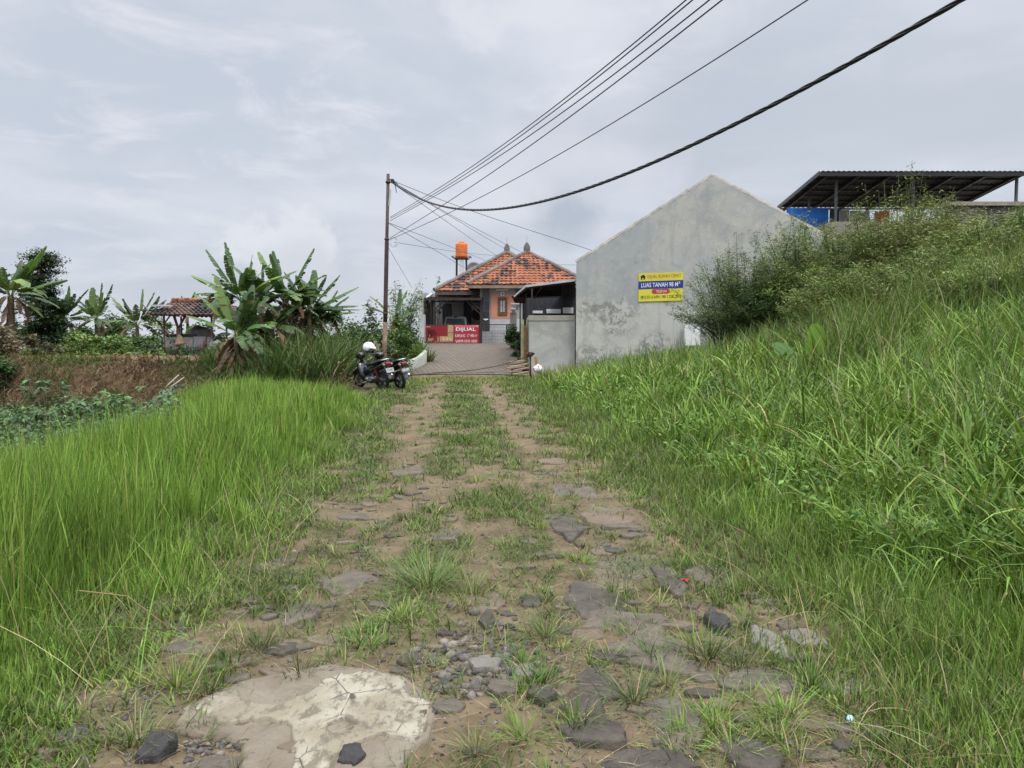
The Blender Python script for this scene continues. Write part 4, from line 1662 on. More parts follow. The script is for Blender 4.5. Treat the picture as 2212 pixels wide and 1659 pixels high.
for i in range(1, 7):
    t_ = i / 6.5
    mb.bar(nL.lerp(fL, t_) + Vector((0, 0, -.06)), nR.lerp(fR, t_) + Vector((0, 0, -.06)), .05, .06)
mb.build('rafter_frame', M['black_paint'], shed)
mb = MB()
mb.bar(fL + Vector((-.05, -.05, -.1)), fR + Vector((.05, -.05, -.1)), .06, .08)
mb.build('gutter', M['pale_grey'], shed)
for t_, s in ((.085, .6), (.11, .12), (.49, .1), (.72, .75), (.985, .05), (.985, .8)):
    p = nL.lerp(nR, t_)
    q = fL.lerp(fR, t_)
    a_ = p.lerp(q, s)
    mb = MB()
    mb.tube([(a_.x, a_.y, zt2 - .8), (a_.x, a_.y, a_.z - .14)], .065, 8)
    mb.build('post', plain('steel_post_grey', (.12, .125, .13), .5, .3) if t_ == .085 else bpy.data.materials['steel_post_grey'], shed)
mb = MB()
mb.bar((nR.x, 32.2, nR.z - 1.6), (nR.x - 2.6, 32.2, nR.z - 2.35), .07)
mb.build('brace', M['black_paint'], shed)
M['blue'] = plain('blue_sheet', (.012, .14, .52), .5, var=.25, scale=2)
p, q = P(1701, 478, 33.6), P(1790, 449, 33.6)
bl = thing('blue_hoarding', 'bright blue sheet under the left end of the black shed', 'sheet', (p.x, 33.6, zt2 - .8))
mb = MB()
mb.bb((p.x, 33.6, zt2 - .78), (q.x, 33.63, q.z))
mb.build('sheet', M['blue'], bl)
mb = MB()
for t_ in (0, .5, 1):
    x = p.x + (q.x - p.x) * t_
    mb.bar((x, 33.66, zt2 - .8), (x, 33.66, q.z + .02), .04)
mb.build('batten', M['black_steel'], bl)
p, q = P(1792, 478, 34.4), P(1880, 452, 34.4)
gs = thing('grey_hoarding', 'dull grey boards beside the blue sheet under the shed', 'boards', (p.x, 34.4, zt2 - .8))
for i in range(4):
    mb = MB()
    x = p.x + (q.x - p.x) * i / 4
    mb.bb((x, 34.4 + .01 * (i % 2), zt2 - .78), (x + (q.x - p.x) / 4 - .02, 34.43 + .01 * (i % 2), q.z - .03 * i))
    mb.build('board', [M['dark_panel'], M['light_panel'], M['grey_paint'], M['light_panel']][i], gs)
p = P(1905, 462, 33)
rd = MB()
vs, fs = [], []
for j in range(7):
    for i in range(9):
        vs.append((p.x - .3 + .6 * i / 8, 33 + .05 * math.sin(i * 1.3 + j * .4), p.z + .12 - .95 * j / 6 - .04 * math.sin(i * .8)))
for j in range(6):
    for i in range(8):
        k_ = j * 9 + i
        fs.append((k_, k_ + 1, k_ + 10, k_ + 9))
rd.add(vs, fs)
o = rd.build('red_cloth', plain('red_cloth', (.42, .05, .035), .9), None, True, 'red cloth hanging under the open black shed', 'cloth', None, (p.x, 33, p.z - .8))
o.modifiers.new('thick', 'SOLIDIFY').thickness = .01
mb = MB()
mb.tube([(p.x - .9, 33, p.z + .13), (p.x, 33, p.z + .1), (p.x + 1.2, 33, p.z + .16)], .012, 5)
mb.build('clothes_line', M['black_steel'], None, False, 'thin line holding the red cloth under the shed', 'line', None, (p.x, 33, p.z))
p = P(2040, 462, 29)
db = thing('water_drum', 'small blue plastic drum beside the rough stone wall', 'drum', (p.x, 29, p.z - .9))
mb = MB()
mb.lathe([(.27, -.9), (.29, -.85), (.29, -.5), (.31, -.47), (.29, -.44), (.29, -.1), (.31, -.07), (.29, -.04), (.29, .25), (.26, .3)], (p.x, 29, p.z), 18)
mb.build('body', M['blue'], db, True)
mb = MB()
mb.lathe([(.28, .3), (.28, .36), (.1, .38)], (p.x, 29, p.z), 18)
mb.build('lid', M['black_paint'], db, True)
# rough stone wall at the far right
t = NT('rough_stone')
v = t.vor(5.5, 'DISTANCE_TO_EDGE', (1, 1, 2.2))
vc = t.vor(5.5, 'F1', (1, 1, 2.2))
n1 = t.noise(9, 6, .7)
c = t.mix(t.rng(n1, .3, .7), (.21, .19, .155), (.32, .29, .24))
c = t.mix(t.math('MULTIPLY', vc.outputs['Color'], .35), c, (.15, .13, .105))
c = t.mix(t.math('MULTIPLY', t.rng(v.outputs[0], .08, .0), .6), c, (.13, .12, .10))
t.bump(t.math('ADD', t.rng(v.outputs[0], 0, .2), n1), 1.0, .08)
M['stone_wall'] = t.set(c, .92, 0, .15)
pw0, pw1 = P(2044, 437, 24), P(2290, 428, 24)
sw = thing('stone_wall', 'rough grey-brown stone retaining wall at the right edge above the shrubs', 'wall', (pw0.x, 24, 2))
mb = MB()
vs, fs = [], []
na, nb = 60, 40
for j in range(nb + 1):
    for i in range(na + 1):
        x = pw0.x + 8 * i / na
        z = 1.5 + (pw0.z - .12 - 1.5) * j / nb
        vs.append((x, 24 - .10 * float(fbm(x * 2.6, z * 4.5, 61, 3)), z))
for j in range(nb):
    for i in range(na):
        k_ = j * (na + 1) + i
        fs.append((k_, k_ + 1, k_ + na + 2, k_ + na + 1))
mb.add(vs, fs)
mb.bb((pw0.x, 24.02, 1.5), (pw0.x + 8, 24.5, pw0.z - .12))
mb.build('masonry', M['stone_wall'], sw)
mb = MB()
mb.bb((pw0.x - .03, 23.86, pw0.z - .119), (pw0.x + 8.05, 24.52, pw0.z))
mb.build('coping', M['tan_render'], sw)
# ------------------------------------------------------------------ utility pole
pbx, pby = P(829, 790, 24.5).x, 24.5
ptx, ptz = P(838.5, 376, 24.5).x, P(838.5, 376, 24.5).z
pz0 = Hs(pbx, pby)


def pole_at(z):
    return Vector((pbx + (ptx - pbx) * (z - pz0) / (ptz - pz0), pby, z))


pole = thing('utility_pole', 'rusty brown steel utility pole with a tan painted foot beside the motorcycles', 'utility pole', (pbx, pby, pz0))
M['pole'] = plain('brown_pole_paint', (.050, .028, .022), .6, spec=.3, scale=5, col2=(.085, .05, .04))
zj, zp = P(832, 520, 24.5).z, P(830, 696, 24.5).z
mb = MB()
mb.tube([pole_at(zp + .001), pole_at(zp + .5), pole_at(zj - .05), pole_at(zj)], [.068, .068, .066, .058], 14)
mb.tube([pole_at(zj), pole_at(zj + .03), pole_at(ptz)], [.056, .052, .050], 14)
mb.build('shaft', M['pole'], pole, True)
mb = MB()
mb.tube([pole_at(pz0 - .1), pole_at(zp)], [.072, .069], 14)
mb.build('painted_foot', plain('tan_pole_paint', (.25, .175, .115), .7, scale=6, col2=(.12, .07, .045)), pole, True)
for z in (zp + .25, zj + .02, ptz - .28):
    mb = MB()
    mb.tube([pole_at(z), pole_at(z + .06)], .078, 14)
    mb.build('collar', M['pole'], pole, True)
ct = P(846, 391, 24.45)
mb = MB()
mb.bar(pole_at(ct.z + .05), ct + Vector((.02, 0, .03)), .035)
mb.box(ct + Vector((.02, 0, 0)), (.09, .07, .12))
for k in range(3):
    mb.tube([ct + Vector((.06 + .05 * k, 0, .02 - .05 * k)), ct + Vector((.1 + .05 * k, 0, -.06 - .05 * k))], .028, 7)
mb.tube([ct + Vector((.1, 0, -.1)), ct + Vector((.13, .02, -.25)), ct + Vector((.15, 0, -.36))], .012, 5)
mb.build('cable_clamp', M['black_steel'], pole)
mb = MB()
p = P(842, 427, 24.42)
mb.box(p, (.055, .012, .5), M=Matrix.Rotation(R(5), 3, 'Y'))
mb.build('number_plate', M['pale_grey'], pole)
mb = MB()
p = P(850, 523, 24.4)
for r_ in (.10, .12, .14):
    mb.tube([p + Vector((r_ * math.cos(a_), .02 * math.sin(3 * a_), r_ * 1.2 * math.sin(a_))) for a_ in np.linspace(0, 6.28, 22)], .006, 4, False)
mb.build('wire_coil', M['pale_grey'], pole)

# ------------------------------------------------------------------ cables and wires


def in_plane(u, v, a, b):
    """where the sight line crosses the upright plane through a and b"""
    r = ray(u, v)
    ex, ey = b[0] - a[0], b[1] - a[1]
    # a + s e = k r
    det = ex * (-r.y) + r.x * ey
    s = (a[0] * r.y - a[1] * r.x) / (ex * (-r.y) + r.x * ey) if abs(det) > 1e-9 else 0
    x, y = a[0] + s * ex, a[1] + s * ey
    return P(u, v, y)


def curve_pts(ctrl, n=40):
    """smooth line through points, sampled by distance along the ground"""
    c = [Vector(p) for p in ctrl]
    s = [0]
    for i in range(1, len(c)):
        s.append(s[-1] + math.hypot(c[i].x - c[i - 1].x, c[i].y - c[i - 1].y))
    z = np.polyfit(s, [p.z for p in c], min(3, len(c) - 1))
    out = []
    for t_ in np.linspace(0, s[-1], n):
        i = min(max(np.searchsorted(s, t_) - 1, 0), len(c) - 2)
        f = (t_ - s[i]) / (s[i + 1] - s[i])
        q = c[i].lerp(c[i + 1], f)
        out.append(Vector((q.x, q.y, float(np.polyval(z, t_)))))
    return out


M['cable'] = plain('cable_black', (.018, .018, .021), .5, spec=.4, var=.1)
A0, B0 = (ct.x + .08, ct.y), (4.35, 4.6)
pts_ = [in_plane(u, v, A0, B0) for u, v in ((850, 394), (925, 436), (1010, 454), (1065, 454), (1283, 397), (1460, 325), (1635, 241), (1880, 128), (2123, 0))]
d_ = pts_[-1] - pts_[-2]
pts_.append(pts_[-1] + d_ * .6 + Vector((0, 0, .25)))
path = curve_pts(pts_, 260)
mb = MB()
for k in range(4):
    mb.tube([p + Vector((.015 * math.cos(i * .55 + k * 1.571), 0, .015 * math.sin(i * .55 + k * 1.571))) for i, p in enumerate(path)], .0115, 6)
mb.build('power_cable', M['cable'], None, True, 'thick twisted black power cable sagging across the sky', 'cable', None, path[0])


def wire(name, label, ctrl, r=.009, group=None, n=40):
    m = MB()
    p = curve_pts(ctrl, n)
    m.tube(p, r, 5)
    return m.build(name, M['wire'], None, True, label, 'wire', group, p[0])


M['wire'] = plain('wire_dark', (.035, .036, .042), .6, var=.1)
B1 = (5.5, -4.0)
up = 'thin wires running up from the pole to the top of the picture'
for lab, uv in (
    ('uppermost thin wire of the bundle above the thick cable', [(843, 469), (1065, 328), (1260, 182), (1480, 0)]),
    ('second thin wire of the bundle, just under the uppermost', [(843, 472), (1065, 336), (1266, 187), (1494, 0)]),
    ('third thin wire of the bundle, leaving the frame right of two others', [(843, 477), (1065, 346), (1285, 192), (1530, 0)]),
    ('fourth thin wire, lowest of the four leaving the frame together', [(843, 514), (1065, 371), (1299, 202), (1558, 0)]),
    ('lone thin wire halfway between the bundle and the thick cable', [(843, 517), (1065, 412), (1380, 232), (1741, 0)])):
    A1 = tuple(pole_at(P(uv[0][0], uv[0][1], pby).z))[:2]
    b1 = (7.5, -4.0) if 'lone' in lab else B1
    q = [in_plane(u, v, A1, b1) for u, v in uv]
    q.append(q[-1] + (q[-1] - q[-2]) * .35)
    wire('overhead_wire', lab, q, .0075, up)
dg = 'wires dropping from the pole to the houses'


def drop(label, u0, v0, end, mids=(), r=.009):
    a_ = pole_at(P(u0, v0, pby).z) if u0 < 845 else P(u0, v0, pby - .05)
    e_ = Vector(end)
    ctrl = [a_] + [in_plane(u, v, a_, e_) for u, v in mids] + [e_]
    return wire('drop_wire', label, ctrl, r, dg)


drop('wire from the pole top to the grey gable edge', 848, 390, fac(1278, 542) + Vector((0, 0, .02)), [(940, 427), (1049, 466)])
drop('wire from the pole top to the front roof ridge, upper of a pair', 848, 393, P(1150, 556, 47), [(939, 445), (1049, 505)])
drop('wire from the pole top to the front roof ridge, lower of a pair', 848, 394, P(1120, 553, 48.5), [(939, 447), (1049, 513)])
drop('steep wire from the pole top to the rear roof slope', 848, 396, P(1085, 558, 49.5), [(898, 431), (1049, 537)])
drop('wire from the middle of the pole to the roof under the orange tank', 843, 481, P(1010, 583, 47.5), [(910, 523)])
drop('wire from the middle of the pole passing behind the orange tank', 843, 480, P(1048, 562, 52), [(940, 520)])
drop('nearly level thin wire across the orange tank', 852, 523, P(1090, 553, 51), [(960, 540)], .007)
drop('short thin wire slanting into the bamboo right of the pole', 843, 529, P(890, 622, 30), [], .006)
wire('roof_wire', 'faint level wire from the front roof to the grey gable', [P(1190, 571, 46), fac(1247, 572) + Vector((-.05, .1, 0))], .006)
insul = MB()

# ------------------------------------------------------------------ motorcycles
M['bike_black'] = plain('gloss_black', (.012, .012, .015), .14, spec=.6, var=.1)
M['bike_matt'] = plain('matt_black', (.025, .025, .028), .6)
M['bike_grey'] = plain('dark_grey_plastic', (.13, .135, .145), .5, var=.1)
M['red_lens'] = plain('red_lens', (.15, .010, .009), .15, spec=.6, var=.05)
M['amber'] = plain('pale_lens', (.20, .165, .10), .2, spec=.5, var=.05)
M['red_paint'] = plain('red_spring', (.17, .014, .014), .35, spec=.5)
M['plate'] = plain('number_plate_paint', (.50, .52, .52), .5, var=.1)
M['metal'] = plain('dull_alloy', (.22, .22, .225), .4, .7, .5)


def torus(m, c, R_, r_, n=28, k=10, ax='y'):
    vs, fs = [], []
    for i in range(n):
        a_ = 2 * math.pi * i / n
        for j in range(k):
            b_ = 2 * math.pi * j / k
            rr = R_ + r_ * math.cos(b_)
            vs.append((c[0] + rr * math.cos(a_), c[1] + r_ * 1.05 * math.sin(b_), c[2] + rr * math.sin(a_)))
    for i in range(n):
        for j in range(k):
            fs.append((i * k + j, i * k + (j + 1) % k, ((i + 1) % n) * k + (j + 1) % k, ((i + 1) % n) * k + j))
    m.add(vs, fs)


def make_bike(label):
    b = thing('motorcycle', label, 'motorcycle', (0, 0, 0), None, True)
    for x in (-.62, .62):
        m = MB()
        torus(m, (x, 0, .285), .235, .05 if x < 0 else .042)
        w = m.build('wheel', M['rubber'], b, True)
        m = MB()
        torus(m, (x, 0, .285), .185, .016, 26, 6)
        for k in range(5):
            a_ = k * 1.2566 + .3
            for s in (-.12, .12):
                m.bar((x + .04 * math.cos(a_ + s * 4), 0, .285 + .04 * math.sin(a_ + s * 4)), (x + .18 * math.cos(a_ + s), 0, .285 + .18 * math.sin(a_ + s)), .022)
        m.tube([(x, -.06, .285), (x, .06, .285)], .045, 12)
        m.build('rim', M['metal'], w)
    m = MB()
    for s in (-1, 1):
        m.tube([(.62, .075 * s, .285), (.44, .075 * s, .72), (.40, .06 * s, .88)], [.022, .026, .026], 8)
    m.build('front_fork', M['metal'], b, True)

    def fender(x, z, r0, a0, a1, w, mt, nm):
        m = MB()
        vs, fs = [], []
        na, nb = 14, 6
        for i in range(na + 1):
            a_ = a0 + (a1 - a0) * i / na
            for j in range(nb + 1):
                s = j / nb * 2 - 1
                rr = r0 - .035 * s * s
                ww = w * (1 - .35 * abs(i / na * 2 - 1) ** 3)
                vs.append((x + rr * math.cos(a_), ww * s, z + rr * math.sin(a_)))
        for i in range(na):
            for j in range(nb):
                k = i * (nb + 1) + j
                fs.append((k, k + 1, k + nb + 2, k + nb + 1))
        m.add(vs, fs)
        o = m.build(nm, mt, b, True)
        o.modifiers.new('thick', 'SOLIDIFY').thickness = .008
        return o
    fender(.62, .285, .325, R(20), R(165), .07, M['bike_black'], 'front_mudguard')
    m = MB()                                            # steering head, shield and legs cover
    m.loft([(.60, 0, .93, .03, .03), (.55, 0, .95, .10, .075), (.44, 0, .985, .145, .10), (.34, 0, .99, .13, .09), (.27, 0, .99, .06, .05)], 16)
    m.build('headlight_cowl', M['bike_black'], b, True)
    m = MB()
    m.loft([(.52, 0, .80, .10, .09), (.42, 0, .70, .17, .17), (.33, 0, .56, .20, .20), (.24, 0, .42, .19, .14), (.16, 0, .36, .10, .07)], 14)
    m.build('leg_shield', M['bike_black'], b, True)
    m = MB()
    m.loft([(.30, 0, .60, .06, .06), (.10, 0, .52, .075, .08), (-.10, 0, .56, .085, .10), (-.30, 0, .62, .125, .10),
            (-.55, 0, .67, .135, .095), (-.80, 0, .755, .105, .08), (-.96, 0, .83, .055, .05), (-.99, 0, .845, .03, .03)], 14)
    m.build('body', M['bike_black'], b, True)
    for s in (-1, 1):
        m = MB()
        m.tube([(-.20, .132 * s, .58), (-.5, .145 * s, .66), (-.8, .115 * s, .77), (-.93, .075 * s, .83)], [.008, .012, .012, .006], 6)
        m.build('side_stripe', M['chrome'], b, True)
    m = MB()
    m.loft([(.02, 0, .70, .06, .03), (-.10, 0, .745, .115, .05), (-.30, 0, .765, .135, .05), (-.48, 0, .80, .145, .055),
            (-.68, 0, .855, .13, .05), (-.82, 0, .89, .09, .035), (-.86, 0, .895, .05, .02)], 14)
    m.build('seat', M['bike_matt'], b, True)
    m = MB()
    m.tube([(-.62, .13, .83), (-.85, .12, .885), (-.98, .06, .91), (-.98, -.06, .91), (-.85, -.12, .885), (-.62, -.13, .83)], .017, 8)
    m.build('grab_rail', M['chrome'], b, True)
    m = MB()
    m.loft([(-.93, 0, .775, .075, .07), (-.985, 0, .765, .085, .075), (-1.015, 0, .755, .065, .055)], 14, 3)
    m.build('tail_light', M['red_lens'], b, True)
    for s in (-1, 1):
        m = MB()
        m.loft([(-.90, .115 * s, .765, .035, .035), (-.96, .125 * s, .755, .04, .04), (-.99, .125 * s, .75, .02, .02)], 10)
        m.build('indicator', M['amber'], b, True)
    m = MB()
    Mt = Matrix.Rotation(R(18), 3, 'Y')
    m.box((-1.035, 0, .60), (.010, .25, .125), M=Mt)
    pl = m.build('licence_plate', M['plate'], b)
    m = MB()
    for s_, y0, y1 in (('B 3477', -.105, .045), ('KZ', .06, .105)):
        m.text(s_, -y1, -y0, -.035, .03, 0, None, .02)
    Mx = Matrix(((0, 1, 0), (-1, 0, 0), (0, 0, 1)))
    m.v = [Mt @ (Mx @ a_ + Vector((-.0062, 0, .008))) + Vector((-1.035, 0, .60)) for a_ in m.v]
    m.build('lettering', M['ink'], pl)
    m = MB()
    vs, fs = [], []
    for i in range(9):
        t_ = i / 8
        x, z = -.88 - .17 * t_ - .03 * math.sin(t_ * 3), .70 - .36 * t_
        for j in range(7):
            s = j / 6 * 2 - 1
            vs.append((x + .035 * s * s, s * (.075 - .015 * t_), z))
    for i in range(8):
        for j in range(6):
            k = i * 7 + j
            fs.append((k, k + 1, k + 8, k + 7))
    m.add(vs, fs)
    o = m.build('rear_mudguard', M['bike_grey'], b, True)
    o.modifiers.new('thick', 'SOLIDIFY').thickness = .008
    m = MB()
    m.tube([(.10, -.10, .22), (-.15, -.15, .22), (-.42, -.165, .28), (-.46, -.165, .29)], [.02, .022, .025, .05], 10)
    m.tube([(-.46, -.165, .29), (-.86, -.175, .42)], [.055, .058], 14)
    m.build('exhaust', M['bike_matt'], b, True)
    m = MB()
    m.tube([(-.855, -.175, .418), (-.885, -.176, .428)], [.062, .060], 16)
    m.tube([(-.875, -.1757, .425), (-.90, -.1763, .433)], [.03, .03], 12)
    m.build('exhaust_tip', M['chrome'], b, True)
    for s in (-1, 1):
        m = MB()
        c0, c1_ = Vector((-.60, .135 * s, .33)), Vector((-.47, .12 * s, .62))
        m.tube([c0, c1_], .014, 8)
        hp = [c0.lerp(c1_, i / 60) + Vector((.03 * math.cos(i * .75), .03 * math.sin(i * .75), 0)) for i in range(6, 55)]
        m.tube(hp, .009, 6)
        m.build('shock_absorber', M['red_paint'], b, True)
    m = MB()
    m.loft([(.22, 0, .34, .06, .07), (.12, 0, .30, .11, .10), (-.02, 0, .29, .13, .11), (-.16, 0, .30, .12, .10), (-.26, 0, .32, .06, .06)], 12)
    m.tube([(.02, -.16, .30), (.02, .16, .30)], .07, 12)
    m.build('engine', M['metal'], b, True)
    m = MB()
    for s in (-1, 1):
        m.bar((-.15, .10 * s, .30), (-.64, .10 * s, .285), .035, .06)
    m.build('swing_arm', M['bike_matt'], b)
    m = MB()
    m.tube([(0, -.30, .24), (0, .30, .24)], .016, 8)
    m.tube([(-.22, -.24, .30), (-.22, .24, .30)], .014, 8)
    m.tube([(-.10, .12, .24), (-.16, .24, .01)], .014, 8)
    m.build('footrest', M['metal'], b, True)
    m = MB()
    m.tube([(.33, 0, 1.03), (.31, -.16, 1.06), (.24, -.33, 1.055)], .013, 8)
    m.tube([(.33, 0, 1.03), (.31, .16, 1.06), (.24, .33, 1.055)], .013, 8)
    hb = m.build('handlebar', M['bike_matt'], b, True)
    for s in (-1, 1):
        m = MB()
        m.tube([(.285, .235 * s, 1.058), (.23, .36 * s, 1.054)], .021, 10)
        m.tube([(.33, .2 * s, 1.06), (.31, .34 * s, 1.055)], .007, 6)
        m.build('grip', M['rubber'], hb, True)
        m = MB()
        m.tube([(.32, .17 * s, 1.06), (.33, .22 * s, 1.15), (.31, .30 * s, 1.18)], .008, 6)
        m.loft([(.33, .33 * s, 1.19, .055, .038), (.30, .335 * s, 1.19, .07, .048), (.287, .335 * s, 1.19, .062, .042)], 12)
        mr = m.build('mirror', M['bike_matt'], b, True)
        m = MB()
        m.loft([(.2865, .335 * s, 1.19, .058, .039), (.284, .335 * s, 1.19, .057, .038)], 12)
        m.build('mirror_glass', M['chrome'], mr)
    return b


def copy_tree(o, parent=None):
    c = o.copy()
    COL.objects.link(c)
    c.parent = parent
    for ch in o.children:
        copy_tree(ch, c)
    return c


bike = make_bike('black motorcycle with a pale plate and a white helmet on its handlebar')
bike2 = copy_tree(bike)
bike['group'] = bike2['group'] = 'motorcycles parked by the pole'
bike2['label'] = 'black motorcycle with a dark grey plate, parked closest to the driveway'


def set_bike(b, u, v, d, yaw, lean):
    q = P(u, v, d)
    f_ = Vector((-math.sin(R(yaw)), math.cos(R(yaw)), 0))
    c = Vector((q.x, d, 0)) + f_ * .62
    b.location = (c.x, c.y, Hs(c.x, c.y) - .01)
    b.rotation_euler = (R(lean), 0, R(yaw + 90))


set_bike(bike, 829, 843, 21.9, 43, -6)
set_bike(bike2, 866, 838, 22.1, 38, -7)
for ch in bike2.children:
    if ch.name.startswith('licence_plate'):
        ch.data = ch.data.copy()
        ch.data.materials[0] = plain('dark_plate', (.16, .17, .17), .5, var=.1)
        for g in ch.children:
            g.data = g.data.copy()
            g.data.materials[0] = M['white']
# helmet on the first motorcycle
hm = thing('helmet', 'white open face helmet hung on the handlebar of a motorcycle', 'helmet', (0, 0, 0), None, True)
vs, fs = [], []
na, nb = 28, 16
for j in range(nb + 1):
    el = R(90) - j / nb * R(150)
    for i in range(na):
        az = 2 * math.pi * i / na
        r_ = 1.0
        vs.append((.155 * math.cos(el) * math.cos(az) * 1.08, .135 * math.cos(el) * math.sin(az), .145 * math.sin(el)))
for j in range(nb):
    for i in range(na):
        az = 2 * math.pi * (i + .5) / na
        el = R(90) - (j + .5) / nb * R(150)
        face = math.cos(az) > .48 and el < R(20)
        if not face:
            fs.append((j * na + i, j * na + (i + 1) % na, (j + 1) * na + (i + 1) % na, (j + 1) * na + i))
mb = MB()
mb.add(vs, fs)
M['helmet'] = plain('helmet_white', (.78, .78, .77), .3, spec=.5, var=.05)
o = mb.build('shell', M['helmet'], hm, True)
sm_ = o.modifiers.new('thick', 'SOLIDIFY')
sm_.thickness = .022
mb = MB()
mb.tube([(.155 * math.cos(a_) * 1.0, .128 * math.sin(a_), -.105) for a_ in np.linspace(R(62), R(298), 24)], .016, 7)
mb.build('rim_trim', M['bike_matt'], hm, True)
mb = MB()
vs, fs = [], []
for j in range(4):
    for i in range(13):
        a_ = R(-62) + R(124) * i / 12
        rr = .172 + .05 * j / 3 * math.cos(a_)
        vs.append((rr * math.cos(a_), (.15 + .01 * j) * math.sin(a_), .06 - .02 * j))
for j in range(3):
    for i in range(12):
        k = j * 13 + i
        fs.append((k, k + 1, k + 14, k + 13))
mb.add(vs, fs)
o = mb.build('peak', M['helmet'], hm, True)
o.modifiers.new('thick', 'SOLIDIFY').thickness = .006
hp_ = P(797, 751, bike.location.y + .35)
hm.location = hp_
hm.rotation_euler = (0, R(10), R(-12))

# ------------------------------------------------------------------ van in the carport
vx = zz(531, 1000, 44.4).x
van = thing('van', 'silver grey van seen from behind in the carport over the red gate', 'van', (vx, 46.2, gz), None, True)
M['van_paint'] = plain('silver_paint', (.55, .56, .58), .35, .1, .5, var=.05)
mb = MB()
mb.loft([(-2.0, 0, .62, .78, .34), (-1.9, 0, .64, .83, .38), (0, 0, .66, .84, .40), (1.7, 0, .62, .83, .36), (2.05, 0, .58, .70, .26)], 20, 5)
mb.build('lower_body', M['van_paint'], van, True)
mb = MB()
vs = [(-1.95, -.79, .98), (-1.95, .79, .98), (-1.66, .66, 1.74), (-1.66, -.66, 1.74), (1.5, -.78, .98), (1.5, .78, .98), (.75, .64, 1.72), (.75, -.64, 1.72)]
mb.add(vs, [(0, 1, 2, 3), (5, 4, 7, 6), (3, 2, 6, 7), (0, 3, 7, 4), (1, 5, 6, 2), (0, 4, 5, 1)])
mb.build('cabin', M['van_paint'], van, bevel=.06)
mb = MB()
th = math.atan2(.29, .76)
Mw = Matrix.Rotation(th, 3, 'Y')
mb.prism([Mw @ Vector((-.012, y, z)) + Vector((-1.81, 0, 1.36)) for y, z in ((-.66, -.31), (.66, -.31), (.575, .27), (-.575, .27))], (-.012, 0, .004))
rw = mb.build('rear_window', plain('van_glass', (.10, .135, .165), .12, 0, .6, var=.1), van)
mb = MB()
for y, z, r_ in ((-.5, .16, .03), (.48, -.16, .05)):
    c = Mw @ Vector((-.026, y, z)) + Vector((-1.81, 0, 1.36))
    mb.tube([c, c + Vector((-.004, 0, 0))], r_, 12)
mb.build('sticker', M['white'], rw)
mb = MB()
mb.loft([(-1.72, 0, 1.70, .09, .03), (-1.69, 0, 1.73, .13, .03), (-1.62, 0, 1.76, .1, .02)], 10)
mb.build('brake_light', M['red_lens'], van, True)
for s in (-1, 1):
    mb = MB()
    mb.loft([(-1.99, .74 * s, .78, .06, .16), (-1.92, .76 * s, .80, .08, .18)], 10)
    mb.build('tail_light', M['red_lens'], van, True)
for x in (-1.25, 1.25):
    for s in (-1, 1):
        m = MB()
        torus(m, (x, .76 * s, .30), .22, .08, 24, 8)
        w = m.build('wheel', M['rubber'], van, True)
        m = MB()
        m.tube([(x, .70 * s, .30), (x, .80 * s, .30)], .17, 16)
        m.build('rim', M['metal'], w)
van.rotation_euler = (0, 0, R(90))
van.scale = (.88, .88, .88)

# ------------------------------------------------------------------ chain across the track
cx_p = P(1146, 812, 27)
cpz = Hs(cx_p.x, 27)
cpst = thing('chain_post', 'short rusty post with a knot of wire on top, right end of the chain', 'post', (cx_p.x, 27, cpz))
tz_ = P(1145, 764, 27).z
mb = MB()
mb.tube([(cx_p.x, 27, cpz - .1), (cx_p.x - .01, 27, tz_)], .035, 10)
mb.build('shaft', M['rust'], cpst, True)
mb = MB()
for k in range(5):
    mb.tube([(cx_p.x - .01 + (.075 + .012 * k) * math.cos(a_) * (1.3 if k % 2 else .9), 27 + .08 * math.sin(a_), tz_ - .02 + .022 * k - .05 + .03 * math.sin(2 * a_ + k)) for a_ in np.linspace(0, 6.28, 14)], .015, 5, False)
mb.build('wire_knot', M['rust'], cpst, True)
ce = P(889, 808, 28.6)
c0_ = Vector((ce.x, 28.6, .10))
c1_ = Vector((cx_p.x - .03, 26.98, tz_ - .06))
mb = MB()
uvs = [(889, 804), (930, 806), (985, 804), (1035, 798), (1085, 787), (1142, 768)]
ctrl = [Vector((c0_.x, c0_.y, .09))] + [in_plane(u, v, c0_, c1_) for u, v in uvs[1:-1]] + [c1_]
cpath = curve_pts(ctrl, 118)
for i in range(0, len(cpath) - 1):
    p, q = cpath[i], cpath[i + 1]
    d_ = (q - p)
    m_ = (p + q) / 2
    f_ = d_.normalized()
    s_ = f_.cross(Vector((0, 0, 1))).normalized() if i % 2 else f_.cross(f_.cross(Vector((0, 0, 1)))).normalized()
    L_ = d_.length * .68
    pts_ = [m_ + f_ * (L_ * math.cos(a_)) + s_ * (.019 * math.sin(a_)) for a_ in np.linspace(0, 2 * math.pi, 9)]
    mb.tube(pts_, .0065, 4, False)
mb.build('chain', M['rust'], None, False, 'rusty chain hung across the bottom of the driveway', 'chain', None, c0_)
# stakes the chain starts from on the left
mb = MB()
mb.tube([(c0_.x, c0_.y, -.05), (c0_.x + .01, c0_.y, .16)], .022, 8)
mb.build('iron_peg', M['rust'], None, True, 'low rusty peg at the left end of the chain', 'peg', None, (c0_.x, c0_.y, 0))
